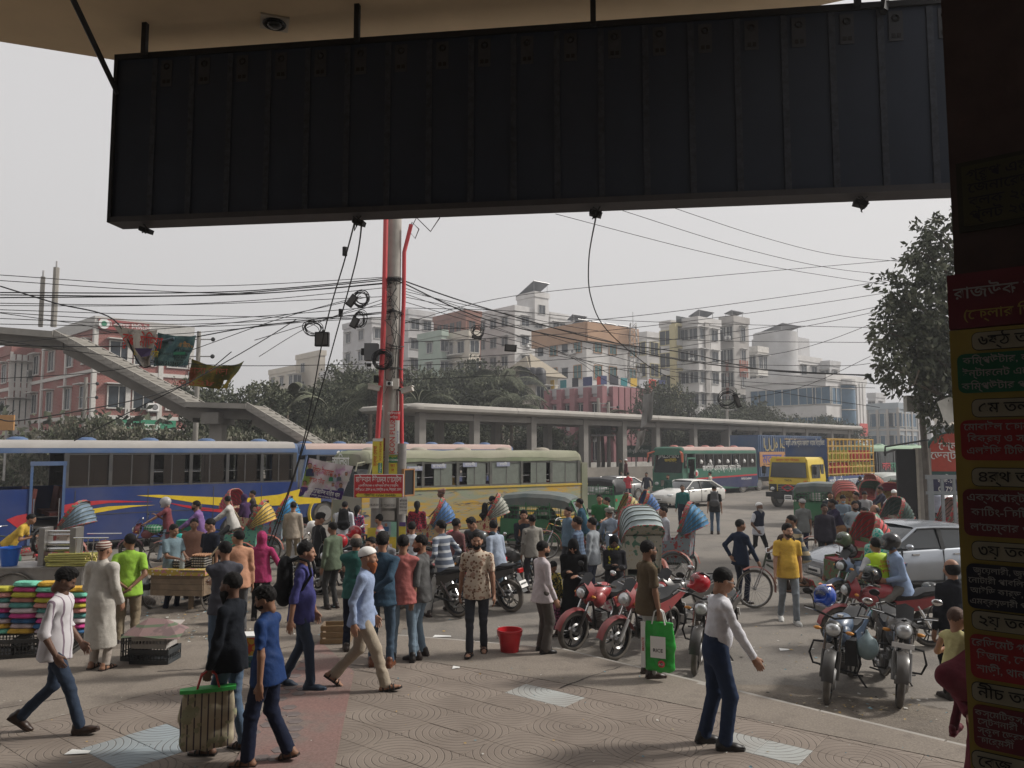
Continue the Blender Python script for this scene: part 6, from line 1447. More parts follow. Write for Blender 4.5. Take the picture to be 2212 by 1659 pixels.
def old_paint(m):
 n=m.node_tree.nodes;l=m.node_tree.links;p=n['Principled BSDF'];p.inputs['Roughness'].default_value=.8
 tc=n.new('ShaderNodeTexCoord');mp=n.new('ShaderNodeMapping');mp.inputs['Scale'].default_value=(.45,1,2.6);l.new(tc.outputs['Object'],mp.inputs[0])
 def nz(s,lo,hi,off=0):
  t=n.new('ShaderNodeTexNoise');t.inputs['Scale'].default_value=s;t.inputs['Detail'].default_value=9;t.inputs['Roughness'].default_value=.72;t.inputs['Distortion'].default_value=.6
  a=n.new('ShaderNodeVectorMath');a.inputs[1].default_value=(off,off,off);l.new(mp.outputs[0],a.inputs[0]);l.new(a.outputs[0],t.inputs['Vector'])
  r=n.new('ShaderNodeMapRange');r.inputs['From Min'].default_value=lo;r.inputs['From Max'].default_value=hi;l.new(t.outputs['Fac'],r.inputs['Value']);return r.outputs[0]
 def mixc(a,col,f):
  m_=n.new('ShaderNodeMixRGB');m_.inputs['Color2'].default_value=(*col,1);l.new(f,m_.inputs['Fac'])
  if isinstance(a,tuple):m_.inputs['Color1'].default_value=(*a,1)
  else:l.new(a,m_.inputs['Color1'])
  return m_.outputs[0]
 c=mixc((.50,.30,.03),(.27,.30,.21),nz(1.1,.45,.58));c=mixc(c,(.03,.045,.09),nz(1.6,.57,.62,7));c=mixc(c,(.33,.29,.23),nz(3.2,.50,.60,3));l.new(c,p.inputs['Base Color'])
old_paint(OLD)
bus3=veh('city_bus',-1.6,25.8,215,'battered green and yellow bus with scraped sides behind the auto rickshaw','bus','buses on the road')
bus(bus3,8.3,2.3,2.97,OLD,DG,M((.24,.25,.17),.9,var=.2,scale=1,dust=.45),M((.06,.065,.06),.7,dust=.2),n=6,belt=1.84,wtop=2.62,skirt=.52,wheels=(-.30,.36),domes=5,domem=M((.30,.27,.22),.9),frontm=DG,rag=True,pane=M((.20,.22,.19),.3,var=.15,alpha=.85),openw=.7,header=True)
b=MB();b.box((-.2,1.16,1.80),(8.4,.03,.06),M((.55,.38,.03),.6,dust=.2));b.obj('yellow_trim',bus3)
b=MB();b.box((-4.26,1.152,1.55),(.26,.05,2.0),DG);b.obj('corner_panel',bus3)
for u,v,s in ((896,1012,'শ্যামলী'),(948,1007,'মহাখালী'),(1015,1004,'কাকলী'),(1087,1003,'বনানী')):
 x,z=side_xz(bus3,1.16,u,v);b=MB();b.box((x,1.162,z),(.52,.004,.13),M((.30,.32,.42),.6));b.obj('route_sticker',bus3);text(s,bus3,(x,1.168,z),(R(90),0,R(180)),.10,WT)
text('আলিয়া',bus3,(4.36,0,2.62),(R(90),0,R(90)),.34,WT)
GNB=paint((.012,.12,.075),.4,.15)
bus4=veh('city_bus',13.5,53.6,222,'dark green passenger bus with painted lettering facing the junction','bus','buses on the road')
bus(bus4,9,2.4,3.2,GNB,GNB,ROOFP,DGY,n=7,belt=1.75,wtop=2.75,skirt=.36,wheels=(-.30,.34),door=(3.1,4.0),domes=5,domem=M((.35,.12,.10),.6),openw=.5)
swoosh(bus4,1.2,[(-4.5,1.18),(3.0,1.05),(3.0,1.15),(-4.5,1.28)],PR);swoosh(bus4,1.2,[(-4.5,.40),(-1.9,.40),(.8,.62),(3.0,.50),(3.0,1.04),(-4.5,1.17)],M((.015,.025,.09),.4,dust=.1));swoosh(bus4,1.2,[(2.9,.4),(3.05,.4),(1.2,1.0),(2.2,1.0)],PR,th=.010)
btxt(bus4,1.2,1560,1011,'জলসিড়ি এক্সপ্রেস (প্রাঃ) লিঃ',.42,WT,4.6);btxt(bus4,1.2,1612,1033,'Ashok Leyland',.2,WT,1.3);text('JALSHIRI',bus4,(4.32,0,2.62),(R(90),0,R(90)),.36,WT);text('জলসিড়ি',bus4,(4.40,.2,2.30),(R(90),0,R(90)),.22,YT)
b=MB();b.cyl((3.0,1.205,1.48),(3.0,1.215,1.48),.22,WT,14);b.cyl((3.0,1.215,1.43),(3.0,1.222,1.43),.14,PR,12);b.obj('emblem',bus4)
b=MB();b.box((4.56,0,.62),(.02,.55,.16),GR);b.obj('number_plate',bus4)
for k in range(7):
 b=MB();b.lathe((0,0,0),[(.001,0),(.12,.02),(.15,.12),(.09,.24),(.02,.28)],WT,8);o=b.obj('curtain_print',bus4);o.location=(-3.9+k*1.05,1.16,2.08)
for s in (1,-1):b=MB();b.tube([(4.45,s*1.0,2.9),(4.75,s*1.35,2.75),(4.75,s*1.38,2.2)],[.05,.09,.07],M((.5,.12,.06),.5),6);b.obj('mirror_arm',bus4)
bus5=veh('city_bus',25.6,52.3,221,'green and white bus with red lettering right of the gas truck','bus','buses on the road')
GW=paint((.55,.56,.55),.4,.2);bus(bus5,11,2.4,3.3,GW,paint((.16,.26,.18),.4,.2),M((.20,.30,.20),.7),DGY,n=8,belt=1.55,wtop=2.9,skirt=.35,openw=.2,domes=4,pane=M((.03,.035,.035),.15,var=.2))
btxt(bus5,1.2,1915,1008,'লাল',.55,PR);btxt(bus5,1.2,1934,1007,'সবুজ',.55,GR);swoosh(bus5,1.2,[(-1,.5),(4.5,.5),(3.5,.72),(1.5,.95),(-1,.75)],GR)
bus6=veh('city_bus',36.0,61.5,222,'blue and white coach far off between pole and round red sign','bus','buses on the road')
bus(bus6,11,2.4,3.3,paint((.30,.34,.38),.4,.2),paint((.10,.17,.26),.4,.2),ROOFW,DGY,n=8,belt=1.6,wtop=2.8,skirt=.35,openw=.1,seats=False);btxt(bus6,1.2,2018,985,'এপোলো',.5,WT)
lo=veh('container_lorry',21.0,61.0,221,'blue container lorry with an orange band behind the green bus','lorry')
b=MB();bl_=paint((.02,.07,.17),.5,.2);b.box((0,0,2.55),(9.5,2.4,3.1),bl_);b.obj('container',lo)
b=MB()
for k in range(31):b.box((-4.6+k*.305,1.215,2.55),(.12,.05,2.95),bl_)
b.obj('corrugation',lo,kind='stuff');b=MB();b.box((0,1.25,2.3),(9.4,.02,1.1),M((.45,.20,.06),.5,dust=.2));b.obj('orange_band',lo);text('মতলব পরিবহন',lo,(1.2,1.27,2.3),(R(90),0,R(180)),.8,BLT)
text('الله اكبر',lo,(1.8,1.27,3.45),(R(90),0,R(180)),.8,M((.35,.28,.12),.6,var=0));b=MB();b.box((0,0,.8),(9.5,1.2,.35),BLACK);b.box((5.6,0,1.7),(1.5,2.3,2.2),bl_,taper=.95);b.obj('cab',lo)
for x in (-3.4,-2.3,4.6):
 for s in (1,-1):put_wheel(lo,x,s*.98,.48,.28,STEEL)
tr=veh('gas_truck',16.95,42.3,221,'yellow cab truck with a slatted blue and yellow cargo cage of gas cylinders','truck')
YC=paint((.62,.45,.03),.4,.12);YS=M((.45,.26,.03),.6,var=.2,dust=.15);BS=paint((.02,.06,.19),.5,.2);xf=3.6
b=MB()
b.loft([[(x,y*k,z)for y,z in ((-1.12,.85),(-1.15,1.55),(-1.06,2.45),(-.95,2.62),(.95,2.62),(1.06,2.45),(1.15,1.55),(1.12,.85))]for x,k in ((1.85,1),(2.2,1),(3.3,1),(3.5,.98))],YC);b.obj('cab',tr,smooth=35)
b=MB();b.prism([(3.60,-1.0,1.58),(3.60,1.0,1.58),(3.515,.94,2.34),(3.515,-.94,2.34)],(-.04,0,0),GLASS);b.obj('windscreen',tr)
b=MB();b.box((3.53,0,1.20),(.10,2.2,.68),YC);b.box((3.55,0,2.46),(.06,1.9,.20),YC);b.obj('front_panel',tr)
b=MB();b.box((3.59,0,1.04),(.04,1.15,.36),BLACK)
for k in range(4):b.box((3.615,0,.91+k*.09),(.02,1.12,.02),STEEL)
for s in (1,-1):b.box((3.59,s*.86,1.04),(.04,.42,.36),BLACK)
b.obj('grille',tr);b=MB()
for a,c in (((0,.34),(.17,0)),((.17,0),(0,-.34)),((0,-.34),(-.17,0)),((-.17,0),(0,.34))):b.cyl((3.64,a[1],1.04+a[0]),(3.64,c[1],1.04+c[0]),.03,PR,5)
b.obj('diamond_badge',tr);text('TATA',tr,(3.60,0,1.42),(R(90),0,R(90)),.13,BKT);text('আল্লাহ সর্ব শক্তিমান',tr,(3.595,0,2.46),(R(90),0,R(90)),.13,RT,1.3)
for s in (1,-1):b=MB();b.ell((3.62,s*.88,.98),(.03,.12,.09),M((.6,.6,.58),.1,.3,var=0));b.obj('headlight',tr,smooth=70);b=MB();b.box((3.62,s*.95,1.40),(.03,.16,.07),M((.6,.2,.02),.4));b.obj('indicator',tr)
b=MB();b.box((3.68,0,.68),(.22,2.35,.24),BLACK);b.box((3.62,0,.50),(.1,1.6,.10),BLACK);b.obj('bumper',tr);b=MB();b.box((3.80,.1,.56),(.02,.42,.26),WHITE);b.box((3.812,.1,.60),(.004,.32,.05),BLACK);b.box((3.812,.1,.52),(.004,.34,.06),BLACK);b.obj('number_plate',tr)
b=MB();b.prism([(x,1.16,z)for x,z in ((2.45,1.55),(3.28,1.55),(3.24,2.25),(2.45,2.25))],(0,-.03,0),GLASS);b.box((2.15,1.10,1.95),(.30,.06,.6),GLASS);b.obj('side_window',tr)
for s in (1,-1):b=MB();b.tube([(3.3,s*1.15,2.2),(3.5,s*1.4,2.25),(3.5,s*1.42,1.6)],.02,BLACK,4);b.box((3.5,s*1.42,1.95),(.06,.2,.4),BLACK);b.obj('wing_mirror',tr)
b=MB();b.ell((2.95,1.13,.62),(.55,.08,.5),M((.10,.10,.10),.7,dust=.2),16,8);b.obj('wheel_arch',tr,smooth=60)
b=MB();b.box((-1.0,0,.95),(5.4,2.35,.14),BS);b.box((-1.0,1.19,1.27),(5.4,.05,.68),BS);b.box((-1.0,-1.19,1.27),(5.4,.05,.68),BS);b.box((1.68,0,2.45),(.06,2.35,1.9),BS);b.box((1.72,0,3.35),(.08,2.36,.42),BS);b.obj('cargo_bed',tr)
text('জরুরী এলপি গ্যাস সরবরাহ কাজে নিয়োজিত',tr,(1.77,0,3.35),(R(90),0,R(90)),.30,WT,2.2);text('জরুরী এলপি গ্যাস সরবরাহ কাজে নিয়োজিত',tr,(-1.0,1.225,1.27),(R(90),0,R(180)),.42,WT,5.2)
for s in (1,-1):
 for k in range(13):b=MB();b.box((-3.65+k*.44,s*1.19,2.58),(.06,.05,1.95),YS);b.obj('cage_post',tr)
 for k in range(6):b=MB();b.box((-1.0,s*1.195,1.72+k*.37),(5.4,.045,.06),YS);b.obj('cage_rail',tr)
for k in range(6):b=MB();b.box((-3.68,0,1.72+k*.37),(.05,2.35,.06),YS);b.obj('cage_rail',tr)
gc=MB();gc.lathe((0,0,0),[(.13,0),(.15,.04),(.15,.42),(.11,.5),(.05,.53),(.09,.55),(.09,.62),(.001,.62)],M((.5,.04,.03),.5),9);gcm=gc.mesh('gas_cylinder',40)
g2=gcm.copy();g2.materials.clear();g2.materials.append(M((.42,.42,.05),.5));
for i in range(14):
 for j in (0,1):
  for l_ in range(3):inst('gas_cylinder',(gcm,g2)[(l_+(i>6))%2],tr,(-3.45+i*.36,.95-j*.4,1.03+l_*.66))
for x in (-2.6,-1.4,2.95):
 for s in (1,-1):put_wheel(tr,x,s*.98,.50,.28,STEEL)
b=MB();b.box((0,0,.72),(6.6,.9,.25),BLACK);b.obj('chassis',tr)
c=veh('sedan_car',9.45,41.6,216,'white sedan passing in front of the green bus','car');sedan(c,M((.66,.65,.62),.25,.0,var=.05,dust=.1,coat=.5),4.5)
c=veh('sedan_car',6.1,46.8,219,'grey sedan behind the small green auto rickshaw','car');sedan(c,M((.26,.26,.26),.3,.5,var=.05,dust=.15,coat=.3),4.5)
c=veh('sedan_car',8.75,17.1,190,'near silver sedan partly hidden by the dark pillar','car');sedan(c,M((.36,.39,.43),.25,.55,var=.04,dust=.1,coat=.4),4.6,1.74,1.48)
for i,(u,Y,cl_)in enumerate(((2026,44,(.55,.55,.54)),(2040,38,(.5,.5,.5)),(2005,55,(.08,.09,.10)))):
 c=veh('sedan_car',(u-1106)/F*Y,Y,215,['far white car between gate and blue coach','white car just above the grey gate','far dark car beside the blue coach'][i],'car');sedan(c,M(cl_,.3,.1,dust=.2),4.3)
CG=paint((.01,.14,.05),.45,.2);VIN=M((.07,.10,.10),.6,var=.2,dust=.25)
for x,y,dg,lb,rf in ((.95,23.9,-18,'big green auto rickshaw in front of the battered bus',VIN),(4.0,36.5,150,'small green auto rickshaw with a dark torn hood beside the grey car',BLACK),(12.6,31,-32,'green auto rickshaw with grey hood among the crowd at the right',VIN),(21.2,44,205,'green auto rickshaw with a white roof edge near the far bus',M((.4,.42,.4),.6)),(23.5,40,215,'half hidden green auto rickshaw behind the black panel',VIN)):
 c=veh('auto_rickshaw',x,y,dg,lb,'auto rickshaw','green auto rickshaws');cng(c,CG,rf)
def RX(u,Y,d=None,s=0):return ((u-1106)/F*Y+(math.cos(R(d))*s if s else 0),Y+(math.sin(R(d))*s if s else 0),ROAD)
RC=[dict(u=166,Y=19.3,d=182,hood=(.12,.17,.22),trim=(.30,.26,.22),box=(.15,.11,.08),fold=(122,165),label='rickshaw with a patched grey hood behind the sugarcane juice stand'),dict(u=519,Y=23.8,d=-12,hood=(.40,.05,.08),trim=(.35,.28,.18),box=(.1,.05,.04),fold=(112,160),label='rickshaw with a red ribbed hood in front of the blue bus'),dict(u=557,Y=19.3,d=186,hood=(.45,.30,.06),trim=(.10,.30,.22),box=(.03,.10,.16),fold=(120,160),label='rickshaw with a golden tinsel hood near the pink hooded person'),dict(u=612,Y=20.9,d=184,hood=(.03,.20,.42),trim=(.20,.24,.28),box=(.05,.2,.2),fold=(118,160),label='rickshaw with a blue plastic sheet over its hood'),dict(u=943,Y=19.6,d=184,hood=(.05,.13,.30),trim=(.40,.30,.16),box=(.03,.20,.35),fold=(115,162),label='rickshaw with a faded blue hood beside the long haired woman'),dict(u=1062,Y=22.0,d=182,hood=(.28,.28,.24),trim=(.45,.35,.2),box=(.30,.04,.05),fold=(118,162),label='rickshaw with a pale decorated hood pulled by the man in maroon'),dict(u=1345,Y=21.6,d=184,hood=(.40,.32,.12),trim=(.30,.26,.20),box=(.3,.22,.08),fold=(112,160),label='rickshaw with a gold hood left of the policeman'),dict(u=1385,Y=23.2,d=182,hood=(.05,.12,.30),trim=(.42,.34,.12),box=(.05,.1,.2),fold=(112,160),label='rickshaw with a blue and gold hood beside the gold hooded one'),dict(u=1374,Y=16.0,d=97,hood=(.28,.33,.34),trim=(.36,.34,.28),box=(.33,.28,.18),c3=(.07,.16,.11),fold=(82,140),label='rickshaw seen from behind with a raised flowered pale hood'),dict(u=1480,Y=17.6,d=158,hood=(.03,.14,.27),trim=(.18,.22,.24),box=(.30,.03,.03),fold=(108,155),label='rickshaw with a bright blue folded hood and red seat box in the open road'),dict(u=1856,Y=15.0,d=183,hood=(.45,.05,.05),trim=(.10,.16,.08),box=(.12,.10,.03),fold=(112,158),label='rickshaw with a glossy red hood in front of the silver car'),dict(u=1917,Y=20.2,d=184,hood=(.04,.08,.07),trim=(.30,.28,.22),box=(.1,.08,.05),fold=(115,160),label='rickshaw with a dark green hood behind the silver car'),dict(u=1817,Y=28.5,d=82,hood=(.35,.08,.07),trim=(.45,.30,.12),box=(.3,.2,.1),fold=(80,138),label='rickshaw with a gold and red arched hood seen from behind'),dict(u=1876,Y=29.0,d=-97,hood=(.04,.16,.10),trim=(.40,.10,.08),box=(.04,.14,.09),fold=(80,138),label='rickshaw facing us with a green lined arched hood'),dict(u=1918,Y=27.0,d=-100,hood=(.40,.06,.14),trim=(.40,.34,.10),box=(.38,.06,.14),fold=(80,138),label='rickshaw facing us with a pink lined arched hood'),dict(u=2035,Y=19.5,d=170,hood=(.42,.30,.26),trim=(.4,.08,.06),box=(.2,.05,.15),fold=(112,158),label='rickshaw with a pale hood behind the grey gate'),dict(u=1955,Y=33,d=190,hood=(.05,.10,.28),trim=(.42,.34,.12),box=(.05,.1,.2),fold=(112,160),label='rickshaw with a blue hood half hidden by the black panel'),dict(u=1870,Y=36,d=200,hood=(.40,.10,.06),trim=(.42,.34,.12),box=(.3,.1,.1),fold=(90,145),label='rickshaw with an orange red hood in front of the far auto rickshaws'),]
RKS=[]
for r_ in RC:
 a=dict(r_);u,Y,d=a.pop('u'),a.pop('Y'),a.pop('d');RKS.append((rickshaw(RX(u,Y,d,.72 if a['fold'][0]>100 else.4),R(d),R_h=.84 if a['fold'][0]>100 else.86,**a),d))
POSES['cycle']=dict(hip=(0,-.10,1.02),feet=[(.12,.12,.27,5),(-.12,-.10,.42,5)],hands=[(.26,.42,1.10),(-.26,.42,1.10)],lean=16,kpole=(0,1,.2))
POSES['moto']=dict(hip=(0,0,.90),feet=[(.24,.20,.24,5),(-.24,.20,.24,5)],hands=[(.33,.52,1.02),(-.33,.52,1.02)],lean=10,kpole=(0,1,.3))
POSES['motofoot']=dict(hip=(0,0,.90),feet=[(.30,.14,0,5),(-.30,.12,0,5)],hands=[(.33,.52,1.02),(-.33,.52,1.02)],lean=8)
POSES['motorest']=dict(hip=(0,0,.90),feet=[(.30,.18,0,5),(-.26,.18,.24,5)],hands=[(.12,.26,.98),(-.12,.26,1.0)],lean=10)
def on(root,deg,lx,ly=0.0):
 """a spot on a vehicle in its own coordinates, and the way a rider there faces"""
 a=R(deg);p=root.location;return (p.x+math.cos(a)*lx-math.sin(a)*ly,p.y+math.sin(a)*lx+math.cos(a)*ly,ROAD),deg-90
MC={}
def mc(key,u,v,deg,lw=True,**k):
 """placed by where its front (or rear) wheel stands"""
 g=G(u,v,ROAD);a=R(deg);off=.74 if lw else -.62
 MC[key]=(motorcycle((g.x-math.cos(a)*off,g.y-math.sin(a)*off,ROAD),a,**k),deg)
mc('a',283,1212,186,col=(.22,.02,.04),label='maroon motorcycle with a green checked cloth on its tank by the blue bus',group='motorcycles in the street')
mc('b',687,1292,187,col=(.02,.02,.022),accent=(.15,.15,.15),label='black motorcycle left of the utility pole with red helmets on it',group='motorcycles in the street')
mc('c',935,1282,160,col=(.35,.02,.03),label='red motorcycle hidden behind the man in the grey sweater',group='motorcycles in the street')
mc('d',990,1333,148,lw=False,col=(.02,.02,.022),label='black motorcycle with a white rear plate under the striped sweater man',group='motorcycles in the street')
mc('e',1104,1322,142,lw=False,col=(.06,.06,.065),label='grey motorcycle with a large white rear plate beside the pale shirted man',group='motorcycles in the street')
mc('f',1150,1275,30,col=(.05,.055,.06),label='dark motorcycle carrying the men in jackets',group='motorcycles in the street')
mc('g',1243,1410,233,col=(.38,.015,.025),label='red motorcycle nearest to the woman in black',steer=-14)
mc('h',1332,1430,228,col=(.36,.02,.03),accent=(.5,.5,.5),label='red and white motorcycle left of the man with the green bag',steer=-10)
mc('i',1408,1392,222,col=(.03,.03,.032),accent=(.3,.02,.02),label='black and red motorcycle behind the man with the green bag')
mc('j',1490,1455,236,col=(.02,.02,.022),fairing=False,label='black motorcycle with a red helmet behind the man in white',steer=14)
mc('k',1777,1519,233,col=(.04,.10,.20),accent=(.03,.03,.03),label='blue motorcycle with a blue helmet on its bars by the kerb',fairing=False,steer=10)
mc('l',1950,1530,253,col=(.025,.025,.028),accent=(.2,.2,.2),label='black motorcycle with a red fork lock nearest to the pillar',plate=True,steer=-8)
mc('m',2010,1397,175,lw=False,col=(.36,.015,.03),label='red motorcycle standing side on behind the blue one',guard=False)
mc('n',1800,1322,200,col=(.03,.08,.18),label='blue motorcycle with a dark helmet in front of the silver car')
mc('o',1040,1262,20,col=(.30,.03,.03),label='motorcycle with a round mirror behind the printed shirt man',group='motorcycles in the street')
mc('p',640,1262,175,col=(.04,.04,.045),label='black motorcycle under the white helmet left of the pole',group='motorcycles in the street')
def hel(key,loc,mat,label,rz=None,stripe=None,tilt=20,visor=True):
 r0,d=MC[key];a=R(d);x,y,z=loc;h=helmet_on((r0.location.x+math.cos(a)*x-math.sin(a)*y,r0.location.y+math.sin(a)*x+math.cos(a)*y,ROAD+z),R((rz if rz is not None else d-90)),mat,label,tilt,visor,stripe=stripe)
HR=M((.42,.01,.02),.2,var=.05,coat=.6);HB=M((.01,.06,.38),.2,var=.05,coat=.6);HK=M((.012,.012,.013),.25,coat=.5);HG=M((.05,.07,.03),.3,coat=.3);HW=M((.65,.64,.62),.3,coat=.3)
hel('k',(.36,-.04,1.17),HB,'blue helmet with a clear visor on the blue motorcycle',rz=130,stripe=M((.5,.1,.02),.3));hel('m',(.22,.05,1.06),HK,'black and lime green helmet on the tank of the side on red motorcycle',rz=110,stripe=M((.35,.6,.02),.3))
hel('n',(.44,0,1.30),HG,'green camouflage helmet above the blue motorcycle by the car',rz=110);hel('n',(.30,0,1.08),HK,'matte black helmet under the green camouflage one',rz=120,visor=False)
hel('j',(.46,.05,1.15),HR,'red and black helmet with raised visor behind the man in white',rz=100,stripe=BLACK);hel('b',(.30,.3,1.15),HR,'lower red helmet on the black motorcycle left of the pole',visor=False);hel('b',(.05,-.1,1.28),HR,'upper red helmet on the black motorcycle left of the pole',rz=120)
hel('c',(.30,.0,1.18),HR,'red helmet with clear visor beside the grey sweater man',rz=-60);hel('p',(.40,0,1.25),HW,'white helmet on a mirror beside the pink hooded person',visor=False);hel('p',(-.45,.5,1.0),HK,'black glossy helmet on a seat near the purple shirt man',visor=False);hel('m',(-.75,-.22,.78),HK,'black helmet hanging from the tail of the red motorcycle')
hel('e',(.5,-.45,1.22),M((.06,.065,.07),.25),'grey helmet beside the seated man in pale blue',rz=-80)
# people
def cloth(c,**k):
 l=sum(c)/3;c=tuple(round((x*.86+l*.14)*(.82 if l<.35 else.95),4)for x in c)
 return M(c,.88,var=k.get('var',.14),scale=9,bump=.7,spec=.15,bs=1.3)
JD=cloth((.035,.055,.095));JM=cloth((.085,.14,.22));JL=cloth((.20,.29,.38));NV=cloth((.012,.018,.045));KH=cloth((.28,.22,.14));BK=cloth((.012,.012,.014));GY=cloth((.10,.10,.105));BG=cloth((.42,.35,.26));LG=cloth((.42,.42,.41));BR_=cloth((.08,.05,.035))
P=person;STUB=M((.045,.026,.018),.8,var=.4,scale=60)
def FT(u,v,z=0.0):return G(u,v,z)
def HD(u,v,H,z=ROAD):p=G(u,v,z+H);return Vector((p.x,p.y,z))
LEA=M((.035,.02,.014),.4,var=.15);LEB=M((.015,.013,.012),.45,var=.15);WSH=M((.5,.5,.48),.6,var=.1)
ppl={}
ppl['p1']=P(FT(112,1583),-82,1.70,'walk','d','bushy',face='moustache',top=pattern('vstripe',(.55,.53,.55),(.20,.15,.19),9.5,width=.16),sleeve='rolled',bot=JD,shoes=LEA,head=(10,-28),hands=[(.24,.10,.82),(-.22,.16,.84)],label='man in a white striped shirt walking with his head bowed at the left',group=None)
ppl['p2']=P(FT(212,1446),-12,1.66,'stand','b','kufi',hairmat=pattern('hstripe',(.14,.05,.04),(.45,.40,.35),30,width=.5),garment='tunic',top=cloth((.50,.47,.42)),bot=cloth((.42,.36,.31)),sandal=True,hands=[(.20,.14,.86),(-.12,.22,1.0)],label='man in a long pale robe and striped cap seen from behind')
ppl['p3']=P(FT(272,1398,ROAD),20,1.70,'back_hands','c',top=cloth((.33,.62,.03)),sleeve='short',bot=KH,loose=.012,head=(35,0),label='young man in a lime green t-shirt with hands behind his back')
P(HD(34,1112,1.5),-75,1.66,'lean','c',top=cloth((.60,.38,.02)),sleeve='short',bot=cloth((.04,.16,.10)),label='boy in a yellow shirt bending behind the juice cart',lean=40)
p_,d_=on(*MC['a'],-.20);P(p_,d_,1.70,'motofoot','b',None,top=cloth((.20,.045,.055)),sleeve='short',bot=JL,helmet=M((.35,.34,.34),.3),visor=CLEAR,hands=[(.10,.38,1.22),(-.33,.52,1.02)],head=(0,-20),label='rider in a maroon shirt and helmet checking his phone on the maroon motorcycle')
P(HD(375,1132,1.60),-120,1.60,'hold','c',top=cloth((.16,.24,.28)),sleeve='short',bot=NV,label='egg seller in a grey blue shirt holding a teal bag')
P(HD(456,1120,1.68),150,1.68,'stand','b',top=cloth((.012,.016,.03)),sleeve='short',bot=BK,label='man in a dark navy polo shirt beside the egg cart',head=(-20,-15))
P(HD(440,1083,1.70),110,1.66,'sit','c','short',hairmat=SALT,top=cloth((.45,.38,.28)),sleeve='short',garment='lungi',bot=pattern('check',(.12,.05,.035),(.30,.20,.15),12,width=.2),scarf=cloth((.50,.12,.20)),hip=(0,0,.92),feet=[(.12,.45,.42),(-.12,.40,.42)],hands=[(.1,.35,.95),(-.1,.35,.95)],label='man with a pink scarf sitting in a checked wrap near the blue bus')
p_,d_=on(*RKS[2],.62);P(p_,d_,1.66,'cycle','c',face='beard',top=cloth((.22,.11,.32)),bot=cloth((.2,.15,.28)),label='bearded man in a light purple shirt on the golden hooded rickshaw')
p_,d_=on(*RKS[1],-.38);P(p_,d_+180,1.62,'sit','b',None,veil='hijab',veilmat=cloth((.06,.025,.09)),garment='burqa',top=cloth((.06,.025,.09)),bot=BK,hip=(0,0,.95),feet=[(.12,.4,.45),(-.12,.4,.45)],label='woman in a purple headscarf riding the red hooded rickshaw')
P(HD(547,1058,1.72),110,1.70,'stand','b',top=cloth((.06,.05,.05)),bot=BK,label='dark haired man standing beyond the red hooded rickshaw')
P(HD(517,1146,1.68),30,1.68,'stand','b',top=cloth((.58,.28,.16)),bot=GY,head=(40,0),label='man in a peach shirt with his back to us behind the grey shirt man')
ppl['p12']=P(FT(478,1456),25,1.68,'folded','b',facemat=STUB,face='beard',top=cloth((.075,.078,.10)),bot=JM,sandal=True,head=(30,0),label='man in a grey blue shirt with folded arms, back turned, above the black bearded man')
P(HD(566,1148,1.58),8,1.58,'stand','b','thin',veil='hijab',veilmat=cloth((.42,.02,.13)),top=cloth((.42,.02,.13)),bot=BK,hands=[(.35,.15,.95),(-.2,.2,.95)],label='person in a bright pink hooded top seen from behind')
P(HD(634,1086,1.66),5,1.68,'stand','b',top=cloth((.42,.35,.27)),bot=KH,label='person in a beige jacket and khaki trousers standing behind the blue sheeted rickshaw')
p_,d_=on(*RKS[3],.62);P(p_,d_,1.68,'cycle','b',top=cloth((.52,.50,.46)),bot=GY,head=(-50,0),label='man in a white shirt riding the blue sheeted rickshaw')
P(HD(690,1107,1.70),-50,1.70,'phone','b','bushy',top=pattern('vstripe',(.012,.012,.014),(.20,.2,.2),6,width=.04),sleeve='short',bot=BK,glasses=BLACK,label='man in black with glasses looking at a phone left of the pole')
ppl['p17']=P(HD(745,1083,1.66),5,1.66,'stand','b',top=cloth((.55,.57,.62)),bot=cloth((.10,.02,.04)),label='person in white with a black backpack before the green bus front')
P(HD(772,1094,1.5),-20,1.52,'stand','b','fem',top=pattern('print',(.03,.04,.12),(.35,.03,.08),22,c3=(.35,.35,.4)),bot=cloth((.02,.16,.18)),label='woman in a colourful patterned dress by the green bus front')
p_,d_=on(*MC['b'],-.55);P(p_,d_,1.70,'motorest','b',face='beard',top=pattern('hstripe',(.50,.20,.18),(.45,.42,.42),9,width=.4),bot=GY,shoes=LEB,label='bearded man in a pink striped shirt sitting on the black motorcycle')
P(HD(770,1153,1.66,0),12,1.66,'folded','b','bald',hairmat=SALT,top=cloth((.03,.15,.13)),bot=NV,label='balding man in a teal shirt behind the man in the white cap')
ppl['p21']=P(FT(780,1488),-88,1.72,'walk','b','kufi',face='longbeard',facemat=RUST,top=cloth((.26,.34,.52)),bot=BG,loose=.012,sandal=True,shoes=LEB,hands=[(.24,-.06,.80),(-.24,.12,.80)],label='old man in a light blue shirt and white cap striding past to the right')
ppl['p22']=P(FT(822,1440),0,1.76,'folded','b','bushy',face='beard',top=cloth((.035,.08,.13)),bot=cloth((.06,.10,.15)),shoes=M((.13,.045,.02),.35,var=.15),hands=[(-.06,-.16,.98),(.14,.20,1.1)],label='man in a dark denim shirt and brown shoes standing with his back to us')
ppl['p23']=P(FT(868,1429),4,1.70,'folded','b','short',top=cloth((.50,.14,.125)),bot=JL,shoes=LEB,feet=[(.15,0,0),(-.13,.04,0)],width=1.05,label='man in a salmon pink shirt standing with his back to us')
P(FT(908,1421),78,1.68,'stand','b','short',face='beard',facemat=STUB,top=cloth((.11,.11,.11)),sleeve='rolled',bot=JL,head=(20,0),label='smiling man in a dark grey sweater facing the salmon shirt man')
ppl['p25']=P(FT(648,1487),-85,1.74,'step','b','short',top=cloth((.055,.055,.22)),sleeve='rolled',bot=JD,shoes=M((.02,.035,.06),.6),belly=.02,label='man in an indigo shirt walking right with a black backpack')
